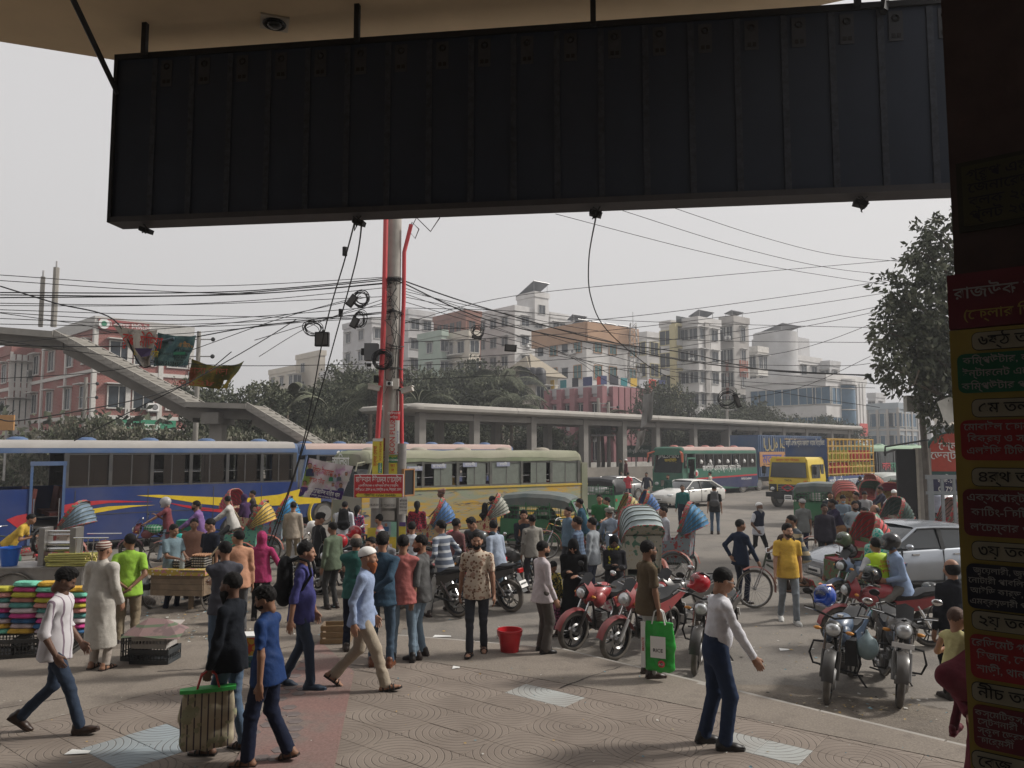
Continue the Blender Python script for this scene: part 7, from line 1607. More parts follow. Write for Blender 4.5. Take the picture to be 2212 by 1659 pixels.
ppl['p26']=P(FT(492,1624),82,1.68,'stand','d','short',face='longbeard',top=cloth((.012,.015,.022)),bot=JM,sandal=True,shoes=LEB,hands=[(.20,.12,.76),(-.24,.12,.70)],grip=(False,True),feet=[(.09,-.12,0),(-.10,.16,0)],label='man in a black shirt with a long beard carrying a striped bag')
ppl['p27']=P(FT(572,1650),84,1.60,'step2','c','bushy',mask=BK,top=M((.008,.03,.11),.7,var=.2,scale=9,spec=.2,bump=.6,bs=1.3),sleeve='short',bot=NV,loose=.012,sandal=True,head=(10,-14),hands=[(.24,.16,.84),(-.26,-.04,.82)],label='boy in a blue sports jersey and black mask walking left in the foreground')
ppl['p28']=P(FT(1030,1412),178,1.70,'step','b','short',face='beard',top=pattern('print',(.17,.085,.05),(.56,.47,.37),21,c3=(.36,.23,.17),width=.36),sleeve='short',bot=cloth((.05,.055,.07)),sandal=True,shoes=LEB,feet=[(.09,.16,0,5),(-.09,-.12,.03,-15)],label='bearded man in a leaf print shirt walking towards us')
ppl['p29']=P(FT(1172,1409),-68,1.56,'stand','b','short',face='beard',top=cloth((.54,.48,.50)),bot=cloth((.11,.095,.085)),loose=.022,shoes=LEB,hands=[(.26,.10,.84),(-.22,.06,.82)],label='bearded man in a pale shirt and loose grey trousers beside the red bucket')
P(FT(1240,1374,ROAD),165,1.55,'phone','b',None,garment='burqa',veil='niqab',top=BLACKCLOTH,bot=BK,label='woman in a black veil and gown looking at her phone')
P(HD(1194,1212,1.18),-150,1.18,'stand','c','fem',garment='skirt',top=pattern('print',(.01,.02,.015),(.35,.28,.06),30),bot=pattern('print',(.05,.01,.03),(.35,.1,.2),26),sandal=True,head=(0,-25),label='little girl in a dark flowered dress beside the woman in black')
P(HD(1326,1156,1.50),178,1.50,'phone','d',None,garment='skirt',veil='hijab',top=cloth((.02,.02,.025)),bot=pattern('print',(.45,.38,.36),(.35,.10,.14),20),scarf=pattern('print',(.40,.36,.02),(.02,.02,.02),30),sandal=True,label='woman in a black headscarf with a yellow shawl and flowered skirt')
ppl['p33']=P(FT(1402,1460),-75,1.70,'stand','c','short',face='beard',facemat=STUB,top=cloth((.12,.085,.045)),sleeve='short',bot=LG,shoes=LEA,glasses=BLACK,hands=[(.22,.06,.72),(-.22,.06,.78)],grip=(True,False),label='man in a brown shirt and grey trousers holding a green bag')
ppl['p34']=P(FT(1551,1612),-86,1.71,'step','b','short',face='moustache',top=cloth((.60,.60,.64)),bot=cloth((.018,.035,.085)),loose=.014,shoes=LEB,tuck=True,glasses=BLACK,belly=.012,lean=7,feet=[(.10,.04,0),(-.10,-.10,0,0)],hands=[(.22,.34,.80),(-.22,.10,.82)],head=(0,-14),label='man in a white dress shirt, navy trousers and dark glasses nearest the kerb')
P(FT(1602,1303,ROAD),-60,1.62,'hips','c','short',top=cloth((.010,.022,.055)),bot=NV,head=(-25,0),hands=[(.30,.18,.86),(-.08,-.20,.96)],label='man in a navy sweatshirt looking right in the road')
ppl['p36']=P(FT(1705,1345,ROAD),176,1.70,'step2','a','bushy',face='beard',facemat=STUB,top=cloth((.68,.40,.015)),sleeve='short',bot=cloth((.22,.25,.28)),shoes=WSH,belly=.02,width=1.06,head=(15,0),label='man in a yellow polo shirt with backpack straps walking towards us')
P(FT(1640,1211,ROAD),-150,1.60,'walk2','d','kufi',face='longbeard',facemat=GREYH,top=cloth((.55,.56,.60)),sleeve='short',bot=BK,sandal=True,vest=cloth((.02,.025,.05)),label='old man in a white cap and dark waistcoat walking in the road')
ppl['p38']=P(FT(1545,1154,ROAD),-15,1.72,'stand','b','cap',hairmat=BK,top=BK,sleeve='short',bot=JM,label='man in a black cap and t-shirt with a grey backpack seen from behind')
P(HD(1474,1047,1.72),165,1.72,'stand','c','short',hairmat=SALT,top=cloth((.01,.13,.125)),bot=cloth((.015,.02,.04)),tuck=True,shoes=LEB,label='traffic policeman in a teal uniform shirt in the road')
P(FT(1357,1083,ROAD),-20,1.72,'walk','b',top=cloth((.55,.03,.05)),sleeve='short',bot=JD,label='man in a red football shirt walking away by the grey car')
P(FT(1398,1083,ROAD),150,1.72,'walk2','c',face='beard',top=cloth((.025,.03,.05)),bot=KH,label='man in a dark blazer and khaki trousers crossing before the green bus')
P((at(1341,990,49).x,49,at(1341,990,49).z-1.7),100,1.70,'stand','c',top=cloth((.04,.05,.03)),bot=BK,label='man in dark green standing at the median wall');P((at(1352,992,49.5).x,49.5,at(1352,992,49.5).z-1.66),100,1.66,'stand','c','kufi',top=cloth((.15,.04,.05)),bot=BK,label='man in maroon behind the man at the median wall')
P(HD(1443,1025,1.68),140,1.68,'stand','b',face='beard',top=cloth((.02,.08,.06)),bot=NV,label='man in dark green standing at the front of the green bus');P(HD(1534,1019,1.68),60,1.68,'stand','b',top=cloth((.5,.46,.38)),bot=GY,label='man in a cream shirt beyond the white sedan')
p_,d_=on(*MC['d'],-.30);P(p_,d_-8,1.72,'motofoot','b','short',top=pattern('hstripe',(.10,.12,.16),(.38,.40,.42),8,width=.35),bot=LG,head=(10,0),hands=[(.30,.10,.92),(-.30,.12,.92)],label='man in a grey striped sweater astride the black motorcycle')
p_,d_=on(*MC['e'],-.30);P(p_,d_,1.68,'motorest','b','short',top=cloth((.30,.36,.46)),bot=JL,scarf=cloth((.03,.05,.07)),head=(-40,0),label='man in a pale blue shirt sitting on the grey motorcycle')
p_,d_=on(*MC['f'],-.55);P(p_,150,1.70,'motorest','b','bushy',top=M((.02,.021,.026),.4,var=.2,bump=.2),bot=BR_,lean=26,head=(-20,-20),label='man in a black leather jacket leaning forward on the dark motorcycle')
p_,d_=on(*MC['f'],.20,.3);P((p_[0]+.45,p_[1]+.7,ROAD),178,1.70,'sit','b','bushy',top=cloth((.022,.028,.04)),bot=JL,hip=(0,0,.88),feet=[(.14,.32,.10),(-.14,.32,.10)],hands=[(.06,.34,.92),(-.06,.34,.94)],scarf=cloth((.40,.20,.12)),label='man in a navy jacket and orange neck scarf sitting facing us')
P(HD(1248,1116,1.72),70,1.72,'stand','b','short',top=pattern('check',(.10,.15,.22),(.05,.06,.10),16,c3=None,width=.4),bot=KH,label='man in a blue checked shirt standing left of the big rickshaw hood')
P(HD(1263,1084,1.55,ROAD+.1),75,1.68,'sit','c','short',top=cloth((.02,.08,.13)),sleeve='short',bot=JM,hip=(0,0,.88),feet=[(.14,.42,.38),(-.14,.42,.38)],hands=[(.14,.38,.98),(-.14,.38,.98)],label='young man in a blue t-shirt sitting on the decorated rickshaw van')
P(HD(1297,1073,1.62,ROAD+.1),165,1.70,'sit','b','short',top=cloth((.03,.17,.05)),sleeve='short',bot=JM,hip=(0,0,.92),feet=[(.14,.36,.40),(-.14,.36,.40)],hands=[(.1,.34,1.0),(-.1,.34,1.0)],label='man in a green polo shirt sitting on the decorated rickshaw van')
P(HD(1320,1099,1.62),25,1.66,'lean','c','turban',hairmat=cloth((.35,.35,.3)),top=cloth((.24,.30,.38)),garment='lungi',bot=pattern('check',(.1,.12,.16),(.2,.2,.2),10,width=.2),lean=14,label='man with a knotted headcloth leaning on the rickshaw van')
p_,d_=on(*RKS[6],-.38);P(p_,d_,1.66,'sit','b','short',top=cloth((.45,.50,.55)),bot=GY,hip=(0,0,.95),feet=[(.12,.4,.45),(-.12,.4,.45)],label='man in white riding the gold hooded rickshaw')
p_,d_=on(*RKS[9],.62);P(p_,d_,1.58,'cycle','c','bushy',top=pattern('hstripe',(.10,.04,.14),(.35,.30,.35),14,width=.3),sleeve='short',bot=KH,label='young puller in a striped purple shirt on the blue folded hood rickshaw')
P(HD(1434,1094,1.68),100,1.68,'stand','b','short',face='moustache',top=cloth((.42,.44,.48)),bot=cloth((.02,.035,.07)),hands=[(.10,.20,1.42),(-.24,.05,.80)],label='man in a pale shirt on his phone behind the young puller')
P(HD(901,1083,1.62),8,1.62,'stand','b','fem',garment='tunic',top=pattern('print',(.25,.015,.03),(.05,.01,.02),26),bot=pattern('print',(.25,.015,.03),(.03,.01,.01),26),label='woman in a red dress with very long black hair by the pole')
p_,d_=on(*RKS[5],.62);P(p_,d_,1.70,'cycle','d','turban',hairmat=cloth((.3,.16,.12)),top=cloth((.15,.03,.045)),sleeve='short',garment='lungi',bot=pattern('check',(.03,.09,.07),(.30,.22,.12),9,width=.2),hip=(0,-.02,1.10),lean=8,sandal=True,hands=[(.26,.42,1.10),(-.30,-.02,1.15)],label='rickshaw puller in a maroon shirt and checked wrap pedalling left')
ppl['p59']=P(HD(1063,1073,1.66),-70,1.68,'stand','b','short',top=cloth((.03,.22,.45)),bot=NV,label='man in a bright blue shirt with a dark backpack by the battered bus')
P(HD(890,1127,1.62),5,1.62,'stand','b','short',top=cloth((.5,.52,.56)),bot=GY,label='man in white seen from behind right of the utility pole')
p_,d_=on(*RKS[10],.62);P(p_,d_,1.66,'cycle','c','short',top=pattern('hstripe',(.06,.07,.08),(.34,.27,.17),6,width=.45),sleeve='short',bot=BR_,garment=None,sandal=True,label='rickshaw puller in a brown and grey striped shirt beside the yellow polo man')
P(HD(1733,1078,1.66),10,1.66,'stand','b','kufi',hairmat=GREYH,top=cloth((.20,.21,.20)),sleeve='short',bot=cloth((.03,.04,.12)),label='man in a grey t-shirt and knitted cap behind an auto rickshaw')
P(HD(1780,1088,1.68),170,1.68,'stand','d','short',face='moustache',top=cloth((.035,.03,.045)),bot=BK,label='man in a dark shirt facing us among the crowd at the right')
ppl['p64']=P(HD(1804,1085,1.66),88,1.66,'cycle','d','short',top=cloth((.03,.022,.06)),sleeve='short',garment='lungi',bot=pattern('check',(.22,.11,.05),(.12,.06,.03),12,width=.3),label='puller in a purple shirt and brown checked wrap among the right crowd')
P(HD(1820,1069,1.68),175,1.68,'phone','b','short',top=cloth((.16,.22,.28)),bot=NV,mask=cloth((.25,.45,.55)),label='man in a blue shirt and pale blue face mask')
P(HD(1846,1082,1.70),170,1.70,'hips','c','short',face='beard',top=cloth((.36,.42,.45)),bot=JD,label='man in a pale grey shirt with one hand on his hip')
P(HD(1867,1061,1.68),165,1.68,'phone','b','short',top=cloth((.36,.36,.37)),bot=GY,label='man in a light grey t-shirt looking down at his phone')
p_,d_=on(*RKS[13],.62);P(p_,d_,1.66,'cycle','c','short',top=cloth((.10,.20,.38)),bot=GY,label='puller in a blue shirt on the green lined rickshaw')
P(HD(1906,1056,1.66),80,1.66,'cycle','c','short',top=cloth((.04,.04,.07)),bot=BR_,label='puller in a dark checked shirt leaning on handlebars at the right')
P(HD(1890,1090,1.68),85,1.68,'stand','b','bald',hairmat=SALT,top=cloth((.09,.02,.03)),bot=BK,label='balding man in a maroon shirt looking left by the silver car')
P(HD(1931,1058,1.68),150,1.68,'phone','b','kufi',face='beard',top=cloth((.5,.5,.5)),bot=LG,hands=[(.08,.22,1.42),(-.2,.1,.9)],label='man in white with a white cap on the phone beside the black panel')
ppl['p72']=P(HD(1858,1029,1.70),5,1.70,'stand','b','short',top=cloth((.02,.025,.03)),bot=BK,label='man in black walking towards the gas truck')
P(HD(1812,1045,1.62),5,1.64,'stand','b','short',top=cloth((.5,.36,.42)),bot=BK,label='man in a pink shirt in front of the arched gold hood')
P(HD(1896,1143,1.60),-5,1.60,'stand','b',None,veil='hijab',veilmat=pattern('print',(.02,.32,.26),(.3,.45,.4),26),garment='burqa',top=pattern('print',(.02,.32,.26),(.3,.45,.4),26),bot=BK,label='woman in a turquoise headscarf standing against the silver car')
HV=M((.50,.72,.02),.6,var=.06,emit=None)
ppl['p74']=P(HD(1902,1176,1.52),2,1.72,'sit','b','short',top=cloth((.5,.5,.52)),sleeve='short',bot=BK,hip=(0,0,.82),feet=[(.16,.3,.2),(-.16,.3,.2)],hands=[(.24,.25,.95),(-.26,.25,.95)],vest=HV,label='traffic warden in a lime reflective vest seen from behind')
p_,d_=on(*MC['m'],-.22);ppl['p75']=P(p_,d_,1.70,'motorest','b',None,top=cloth((.26,.36,.55)),bot=cloth((.20,.19,.17)),helmet=HK,visor=CLEAR,loose=.01,sandal=True,label='rider in a light blue shirt and black helmet on the red motorcycle')
P(HD(2056,1208,1.66),5,1.66,'stand','b','bald',hairmat=HAIR,top=cloth((.018,.02,.028)),bot=BK,label='balding man in a black blazer beside the dark pillar')
for i,(u,v,H,dg,c1,c2,sk,hr,lb)in enumerate([(2022,1052,1.68,170,(.3,.32,.4),(.05,.05,.06),'c','short','man in grey blue beyond the grey gate'),(1945,1042,1.66,60,(.16,.05,.05),(.05,.05,.06),'c','short','man in dark red behind the black panel edge'),(1835,1040,1.68,20,(.1,.12,.15),(.03,.03,.04),'b','short','man in dark grey near the gas truck wheel'),(1793,1062,1.68,160,(.04,.05,.06),(.03,.03,.04),'c','short','man in charcoal behind the green auto rickshaw'),(1868,1096,1.66,100,(.06,.09,.14),(.05,.05,.06),'c','short','man in slate blue left of the maroon shirt man'),(420,1120,1.62,-160,(.25,.12,.08),(.06,.05,.05),'c','short','man in rust brown behind the egg cart'),(830,1150,1.55,170,(.2,.2,.22),(.05,.05,.06),'c','short','short man behind the denim shirt man'),(803,1160,1.62,150,(.1,.1,.12),(.05,.05,.06),'b','short','dark haired man glimpsed left of the pole base'),(1927,1089,1.55,100,(.2,.12,.1),(.06,.05,.05),'b','fem','young woman in brown beside the black panel'),(1850,1063,1.68,90,(.015,.015,.02),(.03,.03,.04),'b','short','man in black between the two grey shirted men'),(553,1090,1.45,170,(.02,.02,.025),(.02,.02,.02),'b','fem','woman in black beside the red hooded rickshaw'),(1280,1118,1.66,60,(.3,.33,.36),(.05,.06,.1),'b','short','man in pale grey beyond the blue checked shirt'),(985,1120,1.64,-40,(.2,.08,.08),(.04,.05,.08),'c','short','man in dull red behind the striped sweater man'),(720,1128,1.62,60,(.12,.16,.1),(.05,.05,.05),'c','short','man in olive near the red helmets'),(1150,1112,1.62,20,(.32,.3,.26),(.05,.05,.06),'c','short','man in beige in front of the big auto rickshaw'),(1228,1095,1.66,120,(.12,.2,.28),(.06,.06,.07),'b','short','man in steel blue beside the auto rickshaw')]):
 P(HD(u,v,H),dg,H,'stand',sk,hr,top=cloth(c1),bot=cloth(c2),label=lb)
wq=at(2116,900,5.9);MAR=cloth((.13,.012,.025));ww_=P((wq.x,5.9,0),150,1.64,'hold','b',None,veil='hijab',veilmat=MAR,garment='burqa',top=MAR,bot=BK,hands=[(.16,.26,.98),(-.14,.26,1.0)],label='woman in a dark red dress holding a toddler, mostly hidden by the pillar')
f=Field(.014);c_=at(2056,1462,5.85)-Vector((wq.x,5.9,0));f.ball(c_,(.11,.10,.09)).cap(c_,c_+Vector((.22,.05,.15)),.09,.07,k=.06).ball(c_+Vector((.08,0,-.08)),.10,.05);v_,q_=f.build(fold=.010,seed=3);v_=v_@np.array(Matrix.Rotation(R(-150),3,'Z').transposed().to_3x3());inst('sleeve_wrap',npmesh('sleeve_wrap',[(v_,q_,0)],[MAR]),ww_)
bq=at(2064,1400,6.0);P((bq.x,6.0,.63),-62,1.0,'sit','a','thin',top=cloth((.62,.58,.25)),sleeve='none',bot=cloth((.10,.010,.02)),hip=(0,0,.95),feet=[(.12,.16,.06,20),(-.14,.10,.12,20)],hands=[(.22,.30,1.22),(-.2,.3,1.2)],shoes=M((.10,.01,.02),.8),vox=.013,headscale=1.25,lean=4,name='toddler',cat='toddler',hairmat=M((.10,.06,.045),.8),label='toddler in a yellow vest with maroon shoes held at the pillar')
for rt,dg,y,u,v,H,c,vl,lb in ((bus1,220,.70,534,1012,1.6,(.3,.04,.04),'hijab','passenger in a red patterned scarf at a window of the blue bus'),(bus1,220,.70,452,1012,1.66,(.1,.09,.08),None,'dark haired passenger at an open window of the blue bus'),(bus3,215,.62,1050,1022,1.62,(.32,.22,.36),None,'passenger in a pale face mask at a window of the battered bus'),(bus3,215,.62,980,1026,1.6,(.4,.24,.04),'hijab','passenger in a mustard scarf at a window of the battered bus'),(bus3,215,.62,1176,1020,1.6,(.45,.02,.04),'hijab','passenger in a red scarf at the rear of the battered bus'),(bus4,222,.75,1510,988,1.66,(.3,.2,.35),None,'passenger in a lilac top at the front window of the green bus'),(bus4,222,.75,1521,988,1.66,(.6,.6,.6),None,'passenger in white at the second window of the green bus')):
 x,z=side_xz(rt,y,u,v);a=R(dg);q=rt.location;P((q.x+math.cos(a)*x-math.sin(a)*y,q.y+math.sin(a)*x+math.cos(a)*y,ROAD+z-1.29*H/1.7),dg-60,H,'sit','b',None if vl else 'short',veil=vl,veilmat=cloth(c),top=cloth(c),bot=BK,mask=cloth((.4,.5,.55))if 'mask' in lb else None,label=lb,group='bus passengers')
def backpack(key,mat,label,sc_=1.0):
 r0=ppl[key];k='bp'+mat.name
 if k not in _TM:
  f=Field(.014);f.cap((0,0,-.16),(0,0,.12),.15,.13,k=.04,front=(0,1,0),flat=.62).cap((-.09,-.08,-.12),(.09,-.08,-.12),.06,k=.04).cap((-.10,0,-.18),(.10,0,-.18),.07,k=.05)
  v_,q_=f.build(fold=.004,seed=5,fold_dir=(1,1,1));_TM[k]=npmesh('pack',[(v_,q_,0)],[mat])
 p=wpt(r0,3,(0,-.06,.02));e=empty('backpack',p,r0.rotation_euler.z,label,'backpack');e.scale=(sc_,)*3;inst('pack',_TM[k],e)
 b=MB()
 for s in (1,-1):b.tube([(s*.09,.05,.18),(s*.11,.16,.235),(s*.12,.27,.20),(s*.13,.31,.05),(s*.15,.22,-.10),(s*.12,.07,-.16)],.017,mat,5)
 b.obj('shoulder_strap',e)
backpack('p25',BK,'black backpack on the man in the indigo shirt',1.1);backpack('p17',BK,'black backpack with a small red mark on the person in white');backpack('p38',GY,'grey backpack on the man in the black cap');backpack('p59',BK,'dark backpack on the man in the bright blue shirt');backpack('p36',BR_,'brown backpack worn by the man in the yellow polo',.9);backpack('p72',BK,'black backpack on the man in black near the gas truck')
def shopping_bag(key,hand,w,h,mat,label,rz,name='carrier_bag',band=None,txt=None,drop=0.0):
 r0=ppl[key];p=wpt(r0,hand);e=empty(name,(p.x,p.y,p.z-h-.20+drop),R(rz),label,'bag');b=MB()
 secs=[[(x*w/2*k,y*w*.17*k2,z*h)for x,y in ((-1,-.8),(-.5,-1),(.5,-1),(1,-.8),(1,.8),(.5,1),(-.5,1),(-1,.8))]for z,k,k2 in ((0,.88,.9),(.1,.97,1.1),(.5,1.0,1.1),(.85,1.0,.8),(1.0,.98,.45))]
 f=Field(.012)
 for z0_,z1_,r0_,r1_ in ((.06,.5,.9,1.0),(.5,.97,1.0,.9)):f.cap((-w*.33*r0_,0,z0_*h),(-w*.33*r1_,0,z1_*h),w*.16,w*.13,k=.03,front=(0,1,0),flat=.55).cap((w*.33*r0_,0,z0_*h),(w*.33*r1_,0,z1_*h),w*.16,w*.13,k=.03,front=(0,1,0),flat=.55).cap((0,0,z0_*h),(0,0,z1_*h),w*.2,w*.15,k=.05,front=(0,1,0),flat=.55).cap((-w*.3,0,z0_*h),(w*.3,0,z0_*h),w*.14,k=.04)
 v_,q_=f.build(fold=.008,seed=8,planes=[(0,0,1,h)],fold_dir=(1,1,.3),freq=40);inst('sack',npmesh('sack',[(v_,q_,0)],[mat]),e);b=MB()
 for s in (1,-1):b.tube([(-w*.2,s*.04,h-.03),(-w*.12,s*.03,h+.12),(0,0,h+.16),(w*.12,s*.03,h+.12),(w*.2,s*.04,h-.03)],.010,band or mat,5)
 b.obj('handle',e);return e
bgm=pattern('vstripe',(.40,.35,.25),(.07,.055,.06),17,c3=(.27,.27,.17),width=.22)
e=shopping_bag('p26',1,.52,.50,bgm,'large striped woven bag with green trim carried by the bearded man in black',20,band=M((.4,.04,.03),.7),drop=.04)
b=MB();b.loft([[(x*.245,y*.066,z)for x,y in ((-1,-.6),(-.5,-1),(.5,-1),(1,-.6),(1,.6),(.5,1),(-.5,1),(-1,.6))]for z in (.47,.503)],M((.05,.40,.08),.6));b.obj('green_trim',e)
GB=M((.03,.36,.05),.35,var=.12,scale=6,bump=.3);e=shopping_bag('p33',0,.42,.58,GB,'green and white rice bag held by the man in the brown shirt',-25,'rice_bag',M((.6,.6,.58),.5),drop=.10)
b=MB();b.box((.0,-.078,.28),(.19,.006,.26),WT);b.ring((.04,-.075,.08),(0,1,0),.03,.016,PR,seg=10,sub=4);b.box((-.195,-.05,.29),(.05,.03,.56),WT);b.obj('printed_label',e);text('MINIATE',e,(-.19,-.07,.3),(R(90),R(-90),0),.035,RT);text('RICE',e,(0,-.084,.24),(R(90),0,0),.05,BKT);text('ACI',e,(.04,-.095,.08),(R(90),0,0),.03,WT)
r0=ppl['p74']
for s_,zz in (('ট্রাফিক',.17),('কমিউনিটি',.10),('পুলিশ।',.03)):text(s_,r0,(0,-.155,.82+.34*1.0+zz-.06),(R(90),0,0),.045,RT)
b=MB();b.box((0,-.145,.98),(.30,.02,.035),M((.35,.36,.36),.4));b.box((0,-.145,.92),(.30,.02,.03),M((.35,.36,.36),.4));b.obj('reflective_strip',r0)
HAZE=0.0017
# utility pole with pipes, signs, coils
YP=16.3
def U(u,v,Y=YP):return at(u,v,Y)
pb,pt=U(838,1180),U(853,470);ax_=(pt-pb);base=pb+ax_*((ROAD-pb.z)/ax_.z);top=pb+ax_*1.25
PO=empty('utility_pole',base,0,'concrete utility pole with red pipes, posters and cable coils','pole')
def lo_(p):return Vector(p)-base
b=MB();b.tube([lo_(base),lo_(pb+ax_*.5),lo_(top)],[.20,.165,.14],CONC,16);b.obj('shaft',PO,smooth=60)
RP=M((.50,.035,.045),.45,var=.12,dust=.12)
for pts,r in (([U(815,958,YP-.25),U(826,760,YP-.25),U(830,650,YP-.22),U(834,440,YP-.2)],.055),([U(868,980,YP-.1),U(866,800,YP-.05),U(872,650,YP-.0),U(873,545,YP),U(888,485,YP)],.045)):
 b=MB();b.tube([lo_(p)for p in pts],r,RP,9);b.obj('red_pipe',PO,smooth=60)
GP=M((.22,.21,.20),.8,var=.15)
b=MB();b.tube([lo_(U(864,1290,YP-.1)),lo_(U(868,958,YP-.12))],.10,GP,10);b.obj('grey_post',PO,smooth=60)
b=MB();b.tube([lo_(U(806,1290,YP-.25)),lo_(U(815,955,YP-.26))],.095,GP,10);b.obj('grey_post',PO,smooth=60)
CB=M((.012,.012,.013),.6,var=0)
def plate(u0,v0,u1,v1,Y,mat,name='poster',th=.006,parent=PO,kind=None,curve=0.0):
 a,c=at(u0,v0,Y),at(u1,v1,Y);b=MB();w=c.x-a.x
 if curve:
  n_=6;secs=[]
  for k in range(n_+1):
   t=-1+2*k/n_;x=a.x+w*k/n_;y=Y+(1-math.sqrt(max(0,1-(t*.9)**2)))*curve;secs.append(((x,y,c.z),(x,y,a.z)))
  for k in range(n_):p,q=secs[k],secs[k+1];b.add([Vector(z)-base for z in (p[0],q[0],q[1],p[1])],[(0,1,2,3)],mat)
  return b.obj(name,parent,smooth=180)
 b.box(Vector(((a.x+c.x)/2,Y,(a.z+c.z)/2))-(base if parent is PO else Vector()),(abs(w),th,abs(a.z-c.z)),mat);return b.obj(name,parent)
def ptxt(s,u,v,Y,h,mat,roll=0,w=None,parent=PO):text(s,parent,lo_(at(u,v,Y)),(R(90),R(roll),0),h,mat,width=w)
PYL=M((.60,.50,.06),.7,var=.12,scale=5);PRD=M((.45,.025,.03),.6,var=.1);PWT=M((.60,.58,.54),.8,var=.12,scale=6);PGN=M((.03,.20,.08),.7,var=.1);PMR=M((.18,.03,.03),.8,var=.3,scale=8)
plate(839,888,864,908,YP-.19,PRD,curve=.08);ptxt('মেডিকেল',851,893,YP-.205,.055,WT);ptxt('ভর্তি',851,902,YP-.205,.055,WT)
plate(839,908,862,982,YP-.19,PWT,curve=.05);ptxt('ICON PLUS',848,944,YP-.215,.125,RT,-90,.70);ptxt('Technical Ed',859,944,YP-.205,.04,BLT,-90)
for k,(u,c_)in enumerate(((842,GR),(848,RT),(853,BLT),(859,RT))):ptxt('কখগঘ'[k],u,978,YP-.21,.04,c_)
plate(837,982,860,999,YP-.19,PGN,curve=.05);ptxt('উত্তরা',849,986,YP-.205,.05,YT);ptxt('017333400',849,994,YP-.205,.05,WT,0,.21)
plate(836,1000,859,1024,YP-.19,PYL,curve=.05);ptxt('কা',848,1006,YP-.205,.07,RT);ptxt('স',848,1016,YP-.205,.07,RT)
plate(827,946,838,1024,YP-.15,PMR);ptxt('ZZZ',833,985,YP-.16,.09,M((.3,.28,.25),.8),-90)
plate(805,947,827,1025,YP-.37,PYL);plate(805,947,827,953,YP-.376,PWT);ptxt('সুন্দর লেখা',811,985,YP-.38,.085,RT,-90,.42);ptxt('01711957289',822,975,YP-.38,.045,RT,-90,.38);plate(817,1000,825,1022,YP-.378,GR);ptxt('Fingers',821,1011,YP-.385,.045,WT,-90,.19)
plate(798,1076,818,1098,YP-.38,PWT,curve=.05);ptxt('051520',808,1091,YP-.39,.05,BKT);plate(820,1076,855,1098,YP-.22,PWT,curve=.10);ptxt('01723051520',838,1092,YP-.245,.05,BKT,0,.28)
plate(862,1074,880,1111,YP-.24,PWT);
for k,s_ in enumerate(('পরিত্রান','মাদকাসক্ত রোগী','চিকিৎসা কেন্দ্র','১৭৫৭-৩৭৮৮')):ptxt(s_,871,1082+k*7,YP-.25,.05 if k==0 else.035,BKT,0,.15)
plate(825,1104,852,1124,YP-.21,M((.4,.38,.34),.8));plate(824,1127,844,1155,YP-.23,M((.30,.38,.42),.7));plate(843,1127,856,1180,YP-.22,M((.25,.5,.38),.7));plate(836,1160,855,1210,YP-.235,PYL);plate(794,1140,812,1180,YP-.37,PYL);plate(862,1136,876,1162,YP-.24,PYL);plate(863,1128,876,1137,YP-.245,M((.10,.06,.2),.7));plate(826,1175,846,1235,YP-.24,PWT)
b=MB();c_=lo_(at(834,1137,YP-.25));b.ell(c_+Vector((0,0,.03)),(.028,.006,.036),SKIN['b'],8,6);b.box(c_+Vector((0,0,-.055)),(.11,.008,.09),M((.04,.12,.25),.7));b.obj('portrait_print',PO)
def coil(u,v,Y,rad,n,label=None,parent=PO,tilt=(0,1,0)):
 b=MB();c=at(u,v,Y)-(base if parent is PO else Vector());rr=random.Random(int(u*7+v))
 for k in range(n):b.ring(c+Vector((rr.uniform(-.04,.04),rr.uniform(-.05,.05),rr.uniform(-.04,.04))),Vector(tilt)+Vector((rr.uniform(-.2,.2),0,rr.uniform(-.2,.2))),rad*rr.uniform(.82,1.06),.008,CB,seg=22,sub=4)
 return b.obj('cable_coil',parent)
coil(825,778,YP-.35,.20,12);coil(866,828,YP,.10,5,tilt=(1,.3,.3));coil(850,606,YP-.05,.17,9,tilt=(0,0,1));coil(853,675,YP-.05,.17,5,tilt=(.1,.2,1));coil(853,748,YP-.05,.18,3,tilt=(.1,-.2,1));coil(852,795,YP-.05,.18,3,tilt=(0,-.1,1))
for u in range(5):
 b=MB();rr=random.Random(u)
 pts=[(848+rr.uniform(-14,14)+10*math.sin(k*2+u),600+k*rr.uniform(20,32))for k in range(9)]
 b.tube([lo_(at(x,v_,YP-.2-rr.random()*.1))for x,v_ in pts],.007,CB,4);b.obj('loose_cable',PO)
BX=M((.13,.135,.14),.6,var=.1);b=MB();b.box(lo_(at(803,761,YP-.1)),(.28,.24,.36),BX);b.box(lo_(at(786,760,YP-.1)),(.10,.1,.14),BLACK);b.cyl(lo_(at(797,785,YP-.1)),lo_(at(797,792,YP-.1)),.05,BLACK,8);b.obj('junction_box',PO)
for (u,v,rz_,c_)in ((808,838,20,(.45,.42,.38)),(880,843,-25,(.45,.42,.38)),(842,829,0,(.6,.6,.58))):
 b=MB();b.box((0,0,0),(.12 if rz_==0 else.24,.16,.09),M(c_,.5));b.cyl((0,-.08,0),(0,-.095,0),.035,BLACK,10)if rz_==0 else b.box((.0,0,.055),(.28,.18,.02),M(c_,.5));o=b.obj('security_camera',PO);o.location=lo_(at(u,v,YP-.32));o.rotation_euler=(0,R(rz_*.6),R(rz_*.3))
b=MB();b.box(lo_(at(855,829,YP-.26)),(.13,.07,.22),M((.5,.47,.42),.6));b.obj('junction_box',PO);b=MB();b.box(lo_(at(866,842,YP-.26)),(.13,.05,.08),BLACK,ry=.4);b.obj('junction_box',PO);b=MB();b.box(lo_(at(813,819,YP-.3)),(.10,.1,.15),BLACK);b.obj('junction_box',PO)
